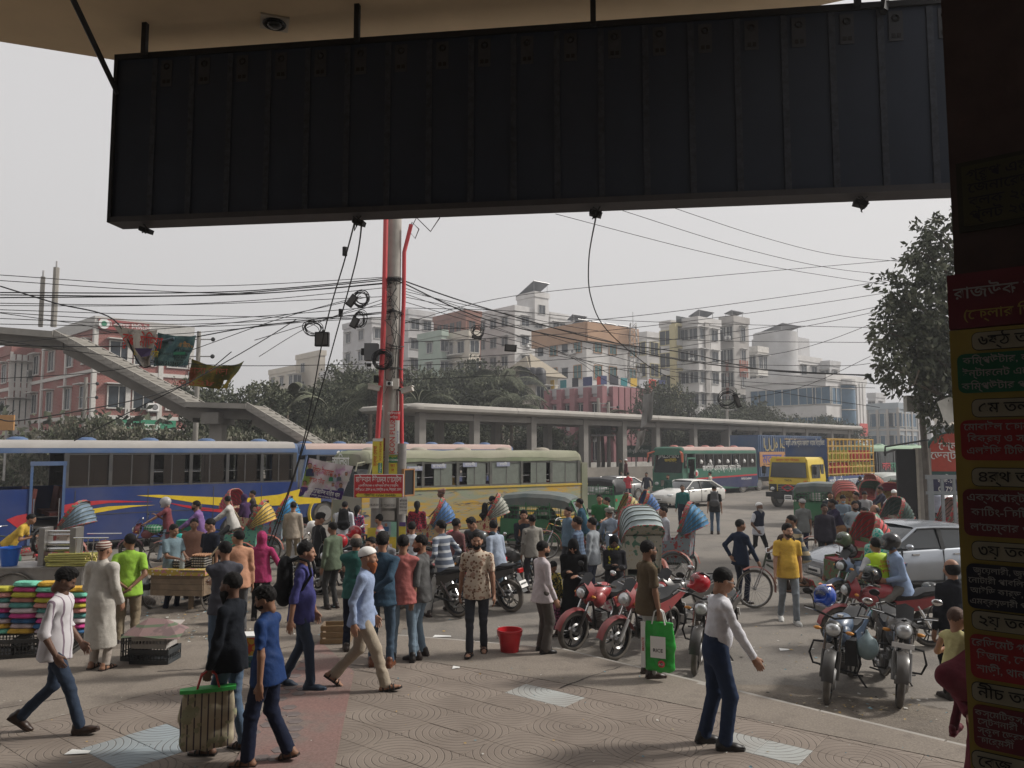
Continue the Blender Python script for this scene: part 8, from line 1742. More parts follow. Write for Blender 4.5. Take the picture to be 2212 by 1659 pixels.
b=MB();b.tube([lo_(at(883,505,YP)),lo_(at(890,480,YP)),lo_(at(905,495,YP)),lo_(at(897,515,YP)),lo_(at(884,500,YP)),lo_(at(900,470,YP)),lo_(at(930,500,YP)),lo_(at(950,470,YP))],.014,M((.06,.04,.04),.5),5);b.obj('loose_cable',PO)
SG=empty('hostel_sign',at(818,1050,YP-.55),0,'red hostel sign with a yellow arrow fixed to the utility pole','sign')
o_=SG.location;w2=(871-765)/F*(YP-.55)/2;h2=(1075-1025)/F*(YP-.55)/2
b=MB();b.box((0,0,0),(w2*2,.03,h2*2),WT);b.box((0,-.012,0),(w2*2-.02,.02,h2*2-.02),PRD);b.obj('sign_panel',SG)
text('মাইড্যাস উইমেন্স হোস্টেল',SG,(0,-.025,h2*.55),(R(90),0,0),.13,WT,w2*1.85);text('(একটি নিরাপদ ও অভিজাত মহিলা হোস্টেল)',SG,(0,-.025,h2*.04),(R(90),0,0),.045,WT,w2*1.6);text('বাড়ী # ১৫, রোড # ০৩, সেক্টর # ০৬, উত্তরা, ঢাকা',SG,(0,-.025,-h2*.30),(R(90),0,0),.058,WT,w2*1.85)
b=MB();b.prism([(x*w2,-.026,z*h2)for x,z in ((-.92,-.78),(-.80,-.56),(-.80,-.64),(.95,-.64),(.95,-.92),(-.80,-.92),(-.80,-1.0))],(0,-.004,0),PYL);b.obj('arrow',SG);text('হটলাইনঃ ০১৭৬০ ৪৮৬৭৪৮',SG,(.03,-.034,-h2*.78),(R(90),0,0),.06,BKT,w2*1.3)
b=MB()
for s in (1,-1):b.cyl((s*w2*.5,.03,h2*.6),(s*w2*.2,.5,h2*.6),.012,STEEL,4)
b.obj('bracket',SG)
fb=empty('framed_board',at(881,1042,YP-.1),R(60),'narrow wooden framed board seen edge on beside the red sign','board');b=MB();b.box((0,0,0),(.34,.04,.54),BLACK);b.obj('panel',fb);b=MB();wd_=M((.30,.15,.06),.7)
for s in (1,-1):b.box((s*.17,-.01,0),(.03,.06,.56),wd_);b.box((0,-.01,s*.27),(.34,.06,.03),wd_)
b.obj('frame',fb)
def banner(quad,Y,label,mat,name='cloth_banner',sag=.06,tear=None,n=(14,8),Y1=None):
 c=[at(u,v,Y if i in (0,3)or Y1 is None else Y1)for i,(u,v)in enumerate(quad)];o=c[0].copy();vs=[];fs=[];nx,ny=n
 for j in range(ny+1):
  for i in range(nx+1):
   s,t=i/nx,j/ny;p=(c[0]*(1-s)+c[1]*s)*(1-t)+(c[3]*(1-s)+c[2]*s)*t
   p=p+Vector((0,sag*math.sin(3*math.pi*s+t*2)*(.4+t)+.03*math.sin(17*s+9*t),-sag*.8*math.sin(math.pi*s)*(1-t)))
   vs.append(p-o)
 for j in range(ny):
  for i in range(nx):
   if tear and tear(i/nx,j/ny):continue
   a=j*(nx+1)+i;fs.append((a,a+nx+1,a+nx+2,a+1))
 e=empty(name,o,0,label,'banner');b=MB();b.add(vs,fs,mat);b.obj('cloth',e,smooth=180)
 def put(s,t,off=.02):
  p=(c[0]*(1-s)+c[1]*s)*(1-t)+(c[3]*(1-s)+c[2]*s)*t;p=p+Vector((0,sag*math.sin(3*math.pi*s+t*2)*(.4+t)+.03*math.sin(17*s+9*t)-off,-sag*.8*math.sin(math.pi*s)*(1-t)));return p-o
 return e,put,math.atan2((c[1]-c[0]).z,(c[1]-c[0]).x)
BNM=pattern('blotch',(.60,.54,.55),(.52,.28,.44),1.4,c3=(.30,.42,.10),width=.56)
e,put,roll=banner([(668,989),(764,1007),(738,1080),(644,1073)],17.0,'colourful congregation banner with portraits hanging left of the pole',BNM,sag=.02)
text('বিশ্ব ইজতেমা',e,put(.40,.28,.06),(R(90),-roll,0),.15,RT,.46);text('সফল হউক',e,put(.34,.55,.06),(R(90),-roll,0),.14,RT,.34)
b=MB();q=[put(0,.74,.035),put(1,.74,.035),put(1,.99,.035),put(0,.99,.035)];b.quad(*q[::-1],M((.05,.02,.14),.6));b.obj('name_strip',e);text('মোঃ রেজাউল করিম খান',e,put(.56,.83,.07),(R(90),-roll,0),.11,WT,.72);text('আহ্বায়ক, ঢাকা মহানগর উত্তর',e,put(.55,.94,.07),(R(90),-roll,0),.04,WT,.6)
for s,t,k,cc in ((.10,.28,1.3,(.02,.03,.08)),(.08,.72,1.1,(.5,.2,.22)),(.60,.40,.7,(.03,.2,.1)),(.70,.40,.7,(.3,.35,.4)),(.78,.36,.7,(.08,.1,.12)),(.93,.32,.9,(.5,.48,.44)),(.72,.66,.9,(.5,.5,.5)),(.90,.68,1.1,(.03,.05,.12))):
 b=MB();c_=put(s,t,.05);b.ell(c_+Vector((0,-.0,.06*k)),(.035*k,.006,.045*k),SKIN['b'],8,5);b.ell(c_+Vector((0,.003,.085*k)),(.037*k,.006,.03*k),HAIR,8,5);b.prism([c_+Vector((x*k,0,z*k))for x,z in ((-.075,-.11),(.075,-.11),(.06,.0),(.02,.02),(-.02,.02),(-.06,.0))],(0,.004,0),M(cc,.7));b.obj('portrait_print',e)
C4=lambda pts:[(.25*x,540+.25*y)for x,y in pts]
e,put,roll=banner(C4([(965,640),(1366,690),(1300,1000),(1235,1020)]),15.0,'torn white media banner with red letters in the overhead wires',pattern('blotch',(.42,.38,.33),(.24,.22,.20),2.5,width=.55),sag=.06)
text('রুপ মিডিয়া',e,put(.62,.32,.05),(R(90),-roll,0),.26,RT,.80);b=MB();q=[put(.35,.53,.03),put(1,.53,.03),put(1,.75,.03),put(.42,.75,.03)];b.quad(*q[::-1],M((.06,.04,.10),.7));b.obj('dark_strip',e);text('যোগ্য প্রতিষ্ঠান',e,put(.70,.64,.06),(R(90),-roll,0),.15,YT,.48)
e,put,roll=banner(C4([(1362,712),(1700,738),(1632,1000),(1310,1005)]),15.1,'teal travel banner with phone number beside the torn white banner',pattern('blotch',(.12,.20,.19),(.07,.13,.14),2.5,width=.5),sag=.05)
text('বিমানের টিকেট',e,put(.66,.30,.05),(R(90),-roll,0),.10,M((.5,.24,.05),.6),.48);text('Domestic & International',e,put(.66,.47,.05),(R(90),-roll,0),.075,BKT,.50);text('GREEN TRAVELS',e,put(.25,.62,.05),(R(90),-roll,0),.05,BKT,.36);text('Air Ticket\nHotel Booking\nTourist Visa',e,put(.75,.72,.05),(R(90),-roll,0),.05,BKT);text('+8801510245152',e,put(.5,.93,.05),(R(90),-roll,0),.09,BKT,.64)
b=MB();q=[put(.52,.54,.04),put(.82,.54,.04),put(.82,.63,.04),put(.52,.63,.04)];b.quad(*q[::-1],GR);b.obj('green_label',e);b=MB();p_=put(.28,.2,.05);b.tube([p_+Vector((-.18,0,-.03)),p_+Vector((.15,0,.05))],[.02,.035],M((.08,.12,.14),.5),6);b.prism([p_+Vector(v_)for v_ in ((-.02,0,.03),(.08,0,.03),(.16,0,-.12),(.10,0,-.12))],(0,.004,0),M((.08,.12,.14),.5));b.obj('aeroplane_print',e)
e,put,roll=banner(C4([(1655,940),(2115,958),(1990,1205),(1580,1172)]),15.3,'sagging torn yellow green banner in the overhead wires',pattern('blotch',(.22,.17,.035),(.10,.10,.035),1.6,c3=(.20,.07,.03),width=.5),sag=.16,tear=lambda s,t:.68<s<.76 and t>.62)
text('বাসা ভাড়া',e,put(.45,.30,.08),(R(90),-roll,0),.14,M((.25,.06,.03),.7),.8);text('০১২৮',e,put(.35,.85,.08),(R(90),-roll,0),.14,M((.25,.06,.03),.7),.7)
# overhead cables
ORD=['first','second','third','fourth','fifth','sixth','seventh','eighth','ninth','tenth','eleventh','twelfth','thirteenth','fourteenth','fifteenth','sixteenth','seventeenth','eighteenth','nineteenth']
def cable(pts,Ys,r=.008,label=None,sagn=1,group='overhead cables'):
 P3=[at(u,v,Y)for (u,v),Y in zip(pts,Ys)];Q=[]
 for i in range(len(P3)-1):
  p0=P3[max(i-1,0)];p1_,p2_=P3[i],P3[i+1];p3_=P3[min(i+2,len(P3)-1)]
  for k in range(8):t=k/8;Q.append(.5*((2*p1_)+(p2_-p0)*t+(2*p0-5*p1_+4*p2_-p3_)*t*t+(3*p1_-3*p2_+p3_-p0)*t**3))
 Q.append(P3[-1]);o=Q[0].copy();b=MB();b.tube([q-o for q in Q],r,CB,4);ob=b.obj('overhead_cable',label=label,cat='cable',group=group);ob.location=o;return ob
left=[((0,594),(430,618),(846,598)),((0,606),(500,634),(846,612)),((0,632),(500,630),(846,600)),((0,637),(450,637),(846,604)),((0,643),(520,636),(846,610)),((0,655),(400,658),(846,640)),((0,660),(300,660),(560,648),(846,620)),((0,669),(350,680),(846,690)),((0,675),(400,692),(846,660)),((0,688),(420,700),(846,676)),((0,700),(450,705),(846,684)),((0,745),(300,746),(560,704),(846,672)),((0,742),(250,718),(560,690),(800,640)),((0,818),(300,790),(600,690),(780,640)),((0,735),(290,775),(520,790),(846,785)),((550,735),(700,690),(846,650)),((560,770),(680,700),(846,640)),((0,676),(180,702),(260,720),(430,718),(846,675))]
for i,q in enumerate(left):cable(q,[13.5]+[15.2]*(len(q)-2)+[YP-.15],.011 if i in (2,3,4,11)else.007,'black cable leaving the left edge, %s from the top'%ORD[sorted(range(len(left)),key=lambda j:left[j][0][1]-left[j][0][0]).index(i)],group='cables left of the pole')
o=cable([(0,618),(120,655),(245,690),(300,785),(326,790)],[14.2,14.6,15,15,15],.013,'thick cable tangled along the torn white banner edge',group=None)
cable([(0,926-20),(60,906),(300,862),(420,820),(500,760)],[12,12.5,14,15,15.5],.010,'black cable slanting up in front of the footbridge',group=None);cable([(160,952),(300,880),(420,820),(560,740),(640,690)],[13,13.6,14,15,15.5],.009,'cable rising from the blue bus roof towards the pole',group=None)
right=[((868,605),(1030,660),(1300,735),(1480,762),(1660,800),(1870,810)),((868,610),(1050,690),(1300,745),(1560,790),(1880,812)),((868,628),(1106,680),(1300,716),(1500,735),(1900,740)),((868,632),(1000,680),(1230,770),(1330,830),(1500,850)),((868,650),(1100,720),(1350,800),(1700,830),(1890,838)),((868,695),(1010,712),(1230,770),(1460,860),(1700,845),(1880,770)),((868,690),(1100,748),(1350,790),(1660,808),(1900,830)),((868,665),(1106,672),(1300,690),(1560,700),(1900,708)),((868,700),(1106,640),(1500,600),(1960,560)),((868,715),(1300,690),(1700,640),(1950,600)),((868,740),(1300,715),(1700,665),(1930,630)),((868,780),(1300,750),(1700,700),(1930,655)),((868,790),(1300,770),(1700,712),(1930,665)),((868,820),(1300,800),(1700,760),(1930,680)),((868,620),(1106,700),(1400,790),(1700,850),(1900,880)),((1200,462),(1500,540),(1700,582),(1960,622)),((1345,455),(1600,535),(1800,580),(1960,596)),((1458,450),(1640,510),(1800,550),(1960,566)),((868,640),(1250,720),(1500,780),(1800,790),(1880,785))]
for i,q in enumerate(right):cable(q,[YP]+[YP+(21-YP)*k/(len(q)-1)for k in range(1,len(q)-1)]+[21],.015 if i in (0,1)else.007,('black cable running right from the pole, %s from the top where it meets the tree' if i<15 or i>17 else 'cable crossing the sky from behind the signboard, %s from the top at the tree')%ORD[sorted(range(len(right)),key=lambda j:right[j][-1][1]+j*.01).index(i)],group='cables right of the pole' if i<15 or i>17 else 'cables high at the right')
cable([(1288,465),(1272,560),(1276,640),(1310,712),(1400,790),(1458,820)],[9,12,13,14,15,15],.010,'cable wound with dead creeper dropping from the signboard',group=None)
for q,lb in (([(766,480),(745,560),(700,720),(646,990),(546,1262)],'left guy rope of the pole'),([(782,478),(770,560),(735,690),(670,920),(558,1268)],'right guy rope of the pole')):cable(q,[9.0,10.5,12,13,14.2],.010,lb+' slanting down to the pavement',group='guy ropes')
for u,v,Y in ((745,543,10.4),(736,676,11.9)):b=MB();b.tube([(0,0,-.06),(0,0,.06)],.035,BLACK,8);o=b.obj('rope_insulator',label='upper egg insulator on the guy rope' if v<600 else 'lower egg insulator on the guy rope',cat='insulator');o.location=at(u,v,Y)
def blackbox(u,v,Y,w,h,ry,label):b=MB();b.box((0,0,0),(w,.10,h),BLACK);b.box((0,-.055,0),(w*.8,.02,h*.8),DGY);o=b.obj('splice_box',label=label,cat='cable box',group='black cable splice boxes');o.location=at(u,v,Y);o.rotation_euler=(0,R(ry),0)
def freecoil(u,v,Y,rad,n,label,tilt=(0,1,0)):o=coil(u,v,Y,rad,n,parent=None,tilt=tilt);o.name='cable_coil';tag(o,label,'cable coil','hanging cable coils')
freecoil(781,645,15.5,.155,8,'upper cable coil left of the pole');freecoil(777,690,15.5,.16,7,'lower cable coil left of the pole',(.6,1,0));freecoil(676,709,14.5,.17,6,'flat oval cable coil hanging farther left',(0,1,1.2));freecoil(1030,717,16.8,.12,5,'small cable coil just right of the pole',(0,1,.4));freecoil(1572,862,18.5,.22,6,'cable coil hanging above the station canopy at the right',(0,1,.5))
blackbox(760,650,15.4,.13,.26,35,'tilted splice box beside the upper cable coil');blackbox(766,697,15.4,.13,.22,25,'tilted splice box beside the lower cable coil');blackbox(696,733,13.4,.24,.5*.5,0,'upright splice box left of the guy ropes');blackbox(1030,729,16.8,.22,.06,10,'flat splice box under the small coil');blackbox(1103,752,17,.27,.15,4,'wide splice box right of the pole');blackbox(1592,866,18.5,.10,.34,-20,'slim splice box below the coil at the right')
e,put,roll=banner([(1390,850),(1412,845),(1408,905),(1385,925)],18,'torn plastic sheet caught in wires above the canopy',M((.30,.30,.29),.7),'plastic_sheet',sag=.05,n=(6,8));
e,put,roll=banner([(1378,930),(1396,925),(1388,960),(1372,980)],18,'second torn plastic strip dangling over the canopy edge',M((.30,.29,.27),.7),'plastic_sheet',sag=.05,n=(4,8))
# right side: slender poles, black panel, gate, signs
rp=empty('service_pole',G(2012,1200,ROAD),0,'leaning slender pole with a grey meter box under the tree','pole');q0=rp.location.copy();Yq=q0.y
b=MB();b.tube([(0,0,0),at(2000,1000,Yq)-q0,at(1986,830,Yq)-q0,at(1978,745,Yq)-q0],[.11,.095,.07,.06],M((.12,.105,.09),.85,var=.25),9);b.obj('shaft',rp,smooth=60)
b=MB();b.box(at(1968,872,Yq-.1)-q0,(.34,.20,.46),M((.40,.39,.35),.6,dust=.15));b.obj('meter_box',rp);b=MB();b.box(at(1974,752,Yq)-q0,(.12,.12,.20),WHITE);b.cyl(at(1960,775,Yq)-q0,at(2000,770,Yq)-q0,.03,BLACK,5);b.obj('cap_box',rp)
b=MB();b.tube([at(2006,950,Yq-.1)-q0,at(1912,965,Yq-.6)-q0,at(1912,985,Yq-.6)-q0],.028,BLACK,5);b.box(at(1922,975,Yq-.6)-q0,(.3,.14,.05),DGY,ry=-.3);b.obj('lamp_arm',rp)
bp=empty('black_panel',G(1966,1136+60,ROAD),R(-8),'tall black panel leaning on a concrete post behind the silver car','panel');q0=bp.location.copy();Yb=q0.y
a0,a1=at(1936,970,Yb),at(1984,1200,Yb);b=MB();b.box(((a0.x+a1.x)/2-q0.x,0,(a0.z+.12)/2),(abs(a1.x-a0.x),.12,a0.z-ROAD),M((.012,.012,.014),.5,var=.3));b.obj('panel',bp)
b=MB();zt_=at(2000,968,Yb).z;b.box(((a1.x-q0.x)+.05,.05,(zt_-ROAD)/2),(.07,.2,zt_-ROAD),M((.45,.42,.36),.8));b.box(((a1.x-q0.x)+.26,.12,(zt_-ROAD)/2),(.36,.3,zt_-ROAD),CONC);b.obj('concrete_post',bp)
gt=empty('metal_gate',at(2012,1100,18.3)*1.0,0,'grey metal gate of wide bars beside the dark pillar','gate');gt.location.z=ROAD;q0=gt.location.copy();GM=M((.20,.22,.23),.5,var=.1,dust=.15);zt_=at(2012,1026,18.3).z-ROAD
for z,h in ((zt_-.05,.10),(zt_-.42,.07),(.15,.10)):b=MB();b.box((1.0,0,z),(2.2,.06,h),GM);b.obj('rail',gt)
for k in range(8):b=MB();b.box((.0+k*.28,0,zt_/2),(.12 if k==0 else.06,.05,zt_),GM);b.obj('bar',gt)
rs_=empty('round_top_sign',at(2066,1000,23),R(-8),'round topped red and dark green clinic sign behind the pillar','sign');b=MB();wS=.85;pts=[(-wS,0,-.95),(wS,0,-.95),(wS,0,.35)]+[(wS*math.cos(R(a)),0,.35+.6*math.sin(R(a)))for a in range(15,180,15)]+[(-wS,0,.35)]
b.prism(pts,(0,.1,0),M((.03,.10,.09),.6));b.prism([(x*.88,-.006,z*.9+.05)for x,y,z in pts[2:]]+[(-wS*.88,-.006,-.25),(wS*.88,-.006,-.25)],(0,-.006,0),M((.45,.06,.035),.6));b.box((0,-.01,-.62),(wS*1.76,.01,.55),M((.02,.02,.07),.6));b.obj('sign_panel',rs_)
text('শেল\nডেন্টাল',rs_,(-.2,-.02,.35),(R(90),0,0),.26,WT);text('সেক্টর-৩\nবাড়ি-১২',rs_,(-.3,-.02,-.48),(R(90),0,0),.12,WT);text('01793',rs_,(-.3,-.02,-.78),(R(90),0,0),.16,WT);b=MB()
for s in (1,-1):b.cyl((s*.7,.05,-.9),(s*.7,.05,-2.4),.05,STEEL,6)
b.obj('leg',rs_)
tp=empty('white_sheet',at(2045,880,20.5),0,'torn white sheet hanging under the tree beside the pillar','sheet');b=MB();b.add([(-.25,0,.15),(.1,.05,.28),(.3,0,.25),(.25,.1,-.35),(.05,.05,-.45),(-.12,0,-.25)],[(0,1,2,3,4,5)],M((.42,.41,.37),.8,bump=.3));b.obj('cloth',tp)
for u,vt,Y,lb in ((430,716,40,'concrete line pole with insulators right of the hanging banners'),(186,815,50,'utility pole in front of the brick building corner'),(1292,860,60,'left of the twin utility poles behind the station canopy'),(1314,868,60,'right of the twin utility poles behind the station canopy'),(1570,875,66,'pale pole beyond the canopy near the conifers')):
 p=at(u,vt,Y);o=empty('line_pole',(p.x,Y,ROAD),0,lb,'pole');b=MB();b.cyl((0,0,0),(0,0,p.z-ROAD),.17,CFt,8,.11);b.obj('shaft',o,smooth=60);b=MB()
 for k in range(3):b.cyl((-.5,0,p.z-.3-k*.9),(.7,0,p.z-.3-k*.9),.03,STEEL,4);b.ell((.75,0,p.z-.3-k*.9),(.12,.1,.12),BLACK,8,5)
 b.obj('crossarm',o)
tb_=empty('transformer',at(1303,925,59.5),0,'transformer on a frame between the twin poles','transformer');b=MB();b.box((0,0,0),(1.1,.7,.9),M((.12,.13,.13),.6));
for k in range(5):b.box((-.45+k*.22,-.4,0),(.05,.15,.75),M((.12,.13,.13),.6))
b.obj('tank',tb_);b=MB();b.box((0,0,-.55),(1.8,.5,.12),STEEL);b.obj('platform',tb_)
for u,v,Y,w,h,txt_,lb,mt_ in ((1374,975,66,2.6,1.0,'সরকারী পুলিশ কমিশনার','dark green police office board under the canopy',M((.04,.08,.06),.6)),(1465,983,64,1.5,.9,'পূর্ব থানা','white police station board above the green bus',WT),(12,913,40,.9,.8,'','small orange box on a post above the blue bus at the left edge',M((.42,.22,.08),.6))):
 o=empty('street_sign',at(u,v,Y),0,lb,'sign');b=MB();b.box((0,0,0),(w,.1,h),mt_);b.obj('panel',o);b=MB();b.cyl((0,.1,-h/2),(0,.1,-h/2-2.6),.06,STEEL,5);b.obj('post',o)
 if txt_:text(txt_,o,(0,-.06,0),(R(90),0,0),h*.3,WT if mt_ is not WT else BLT,w*.85)
JC=empty('juice_cart',G(95,1330,ROAD),R(4),'steel sugarcane juice cart with a roller press at the left edge','cart');SS=M((.34,.33,.32),.4,.7,var=.25,scale=4,dust=.3)
b=MB();b.box((-.15,0,.68),(1.9,.75,.42),SS);b.box((-.15,0,.905),(1.98,.82,.03),SS);b.obj('body',JC)
tmj,smj=spoke_wheel(.42,STEEL,24)
for y in (-.42,.42):w=empty('wheel',(-.35,y,.42));w.parent=JC;inst('tyre',tmj,w);inst('spokes',smj,w)
b=MB()
for s in (-.27,.27):b=MB();b.box((.285+s,-.1,1.25),(.10,.30,.68),SS);b.obj('press_frame',JC)
b=MB()
for z in (1.52,1.46,1.30,1.20):b.cyl((.05,-.12,z),(.52,-.12,z),.05 if z<1.4 else.022,CHROME,14)
b.obj('rollers',JC,smooth=50)
b=MB();b.ring((-.12,-.05,1.35),(1,0,0),.22,.025,BLACK,seg=18,sub=6);b.obj('flywheel',JC)
b=MB()
for k in range(6):b.cyl((.62+k*.10,-.30,.92),(.66+k*.10,-.32,1.42),.010,CHROME,5)
b.cyl((.60,-.31,1.42),(1.22,-.33,1.42),.012,CHROME,5);b.cyl((.60,.2,1.44),(1.22,.2,1.44),.012,CHROME,5);b.obj('rail',JC)
sc_=empty('sugarcane_bundle',JC.location+Vector((.62,-.15,.92)),R(4),'bundle of cut green sugarcane stacked on the juice cart','sugarcane');cm2=[M((.38,.36,.10),.6,var=.2),M((.25,.30,.08),.6,var=.2)];ce=M((.60,.48,.22),.7)
cb=MB();cb.cyl((-.42,0,0),(.30,0,0),.020,cm2[0],6);cb.cyl((.30,0,0),(.302,0,0),.0195,ce,6);cbm=cb.mesh('cane')
for k in range(46):r_i=k//9;inst('cane',cbm,sc_,(rnd.uniform(-.05,.05),-.20+(k%9)*.048+rnd.uniform(-.006,.006),.025+r_i*.040),(0,rnd.uniform(-.03,.03),rnd.uniform(-.06,.06)))
def bucket(loc,r,h,mat,label,handle=True,lid=None,group=None,name='plastic_bucket'):
 e=empty(name,loc,0,label,'bucket',group);b=MB();b.lathe((0,0,0),[(.001,0),(r*.72,0),(r*.74,.01),(r,h),(r*1.06,h),(r*1.06,h-.025),(r*1.01,h-.03),(r*.99,h-.035)],mat,22,None,False);b.lathe((0,0,0),[(r*.99,h-.001),(r*.70,.03),(.001,.03)],mat,22,None,False);b.obj('body',e,smooth=40)
 if handle:b=MB();b.tube([(r*math.cos(R(t))*1.03,-r*.3*math.sin(R(t))-.01,h-.02-r*.9*math.sin(R(t)))for t in range(0,181,20)],.006,mat,5);b.obj('handle',e)
 return e
BR2=M((.55,.012,.02),.35,var=.05,spec=.5);bucket(G(1101,1407),.175,.31,BR2,'red plastic bucket standing alone beside the pavement edge');bucket(JC.location+Vector((-.55,-.2,.92)),.17,.33,M((.02,.12,.50),.35,var=.05),'blue plastic bucket on the juice cart');bucket(JC.location+Vector((-.05,.15,.92)),.22,.16,BR2,'low red tub behind the press on the juice cart',False);bucket(JC.location+Vector((.35,.2,.92)),.18,.18,BR2,'small red tub right of the press on the juice cart',False)
EC=empty('egg_cart',G(402,1318,ROAD),R(-6),'wooden hand cart with a flowered cloth selling eggs','cart');WDm=M((.20,.145,.095),.85,var=.25,scale=5,bump=.3)
for k in range(4):
 for s in (1,-1):b=MB();b.box((0,s*.36,.38+k*.105),(1.0,.025,.10),WDm);b.obj('plank',EC)
 for s in (1,-1):b=MB();b.box((s*.50,0,.38+k*.105),(.025,.70,.10),WDm);b.obj('plank',EC)
b=MB();b.box((0,0,.78),(1.10,.82,.03),WDm);b.box((.2,-.2,.15),(.07,.07,.35),WDm);b.cyl((.3,.0,.82),(.62,-.05,1.18),.016,M((.5,.42,.3),.7),5);b.cyl((.55,-.1,1.0),(.55,-.1,.75),.016,WDm,5);b.obj('deck',EC)
b=MB();fl=pattern('print',(.55,.50,.42),(.42,.30,.06),16,c3=(.45,.18,.22),width=.3);b.loft([[(x*1.12,y*1.14,z)for x,y in ((-.5,-.36),(-.2,-.37),(.2,-.355),(.5,-.36),(.5,.36),(-.5,.36))]for z in (.70,.76,.805)],fl);b.obj('flowered_cloth',EC)
tme,sme=spoke_wheel(.33,STEEL,22)
for x in (-.52,.52):w=empty('wheel',(x*1.06,-.05,.33),R(62 if x<0 else 75));w.parent=EC;inst('tyre',tme,w);inst('spokes',sme,w)
eg=MB();eg.ell((0,0,0),(.021,.021,.027),M((.62,.60,.56),.5,var=.05),8,6);egm=eg.mesh('egg',180);e2=egm.copy();e2.materials.clear();e2.materials.append(M((.42,.22,.12),.5,var=.1));tray=MB();tray.box((0,0,0),(.28,.28,.018),BLACK);tym=tray.mesh('egg_tray')
for ti,(tx,ty,nl,me_)in enumerate(((-.08,-.08,3,egm),(.30,-.05,5,e2))):
 st_=empty('egg_tray_stack',EC.location+Matrix.Rotation(R(-6),3,'Z')@Vector((tx,ty,.815)),R(-6),'shorter stack of egg trays with white eggs on the cart' if ti==0 else 'taller stack of egg trays topped with brown eggs on the cart','egg trays','egg tray stacks')
 for l_ in range(nl):
  inst('egg_tray',tym,st_,(0,0,.01+l_*.045))
  for i in range(6):
   for j in range(6):
    if l_==nl-1 or j==0 or i in (0,5):inst('egg',me_ if l_==nl-1 else egm,st_,(-.115+i*.046,-.115+j*.046,.035+l_*.045))
bt=empty('water_bottle',EC.location+Vector((.02,-.30,.815)),0,'clear plastic bottle standing in front of the egg trays','bottle');b=MB();b.lathe((0,0,0),[(.001,0),(.045,0),(.045,.18),(.016,.25),(.016,.28),(.001,.28)],M((.35,.40,.40),.1,var=0,alpha=.5),12);b.obj('body',bt,smooth=40)
bt=empty('water_bottle',EC.location+Vector((-.66,-.25,.32)),0,'large plastic water bottle hanging beside the cart wheel','bottle');b=MB();b.lathe((0,0,0),[(.001,0),(.085,0),(.085,.24),(.03,.34),(.03,.38),(.001,.38)],M((.35,.42,.44),.1,var=0,alpha=.5),12);b.obj('body',bt,smooth=40);b=MB();b.lathe((0,0,0),[(.087,.10),(.087,.21)],BLACK,12);b.obj('label_band',bt)
e=bucket(EC.location+Vector((-.32,0,.815)),.09,.16,M((.50,.35,.38),.5),'white and red plastic jar at the left end of the egg cart',False);b=MB();b.lathe((0,0,.16),[(.105,0),(.105,.03),(.001,.035)],BR2,14);b.obj('lid',e)
tb2=Field(.02);tb2.cap((0,0,-.10),(0,0,.05),.13,.14,k=.03,front=(0,1,0),flat=.5);v_,q_=tb2.build(fold=.012,seed=4);e=empty('teal_bag',HD(392,1165,1.05)+Vector((0,-.1,1.0)),0,'teal plastic bag in the hands of the egg seller','bag');inst('sack',npmesh('sack',[(v_,q_,0)],[M((.02,.38,.34),.4,var=.1)]),e)
def crate(loc,rz,w,d,h,mat,label,name='plastic_crate',slat=6):
 e=empty(name,loc,rz,label,'crate');b=MB();b.box((0,0,.02),(w,d,.02),mat)
 for z in (.03,h-.03):
  for s in (1,-1):b.box((0,s*d/2,z),(w,.02,.05),mat);b.box((s*w/2,0,z),(.02,d,.05),mat)
 b.obj('rim',e);b=MB();n_=int(w/.045)
 for s in (1,-1):
  for k in range(n_+1):b.box((-w/2+k*w/n_,s*d/2,h/2),(.012,.012,h),mat)
  for k in range(int(d/.045)+1):b.box((s*w/2,-d/2+k*.045,h/2),(.012,.012,h),mat)
  for z in (h*.35,h*.65):b.box((0,s*d/2,z),(w,.010,.012),mat);b.box((s*w/2,0,z),(.010,d,.012),mat)
 b.obj('lattice',e);return e
CK=M((.02,.022,.025),.5,dust=.1);g0=G(85,1418);crate((g0.x,g0.y+.2,0),R(12),.75,.5,.26,CK,'black lattice crate under the piles of folded towels');g1=G(25,1422);crate((g1.x-.25,g1.y+.2,0),R(6),.55,.5,.26,CK,'second black crate at the left edge under the towels')
tw=[(.16,.50,.36),(.55,.25,.22),(.55,.06,.25),(.60,.36,.05),(.45,.42,.05),(.58,.50,.52),(.55,.45,.48),(.50,.06,.20),(.10,.30,.28),(.04,.12,.26)]
tf=Field(.014);tf.cap((-.09,-.03,0),(.09,-.03,0),.10,.10,k=.02,front=(0,0,1),flat=.30).cap((-.09,.08,0),(.09,.08,0),.10,k=.04,front=(0,0,1),flat=.30).cap((-.08,-.03,.030),(.08,-.03,.030),.09,.09,k=.008,front=(0,0,1),flat=.28);tv,tq=tf.build(fold=.010,seed=9,fold_dir=(.3,.3,2));twm={}
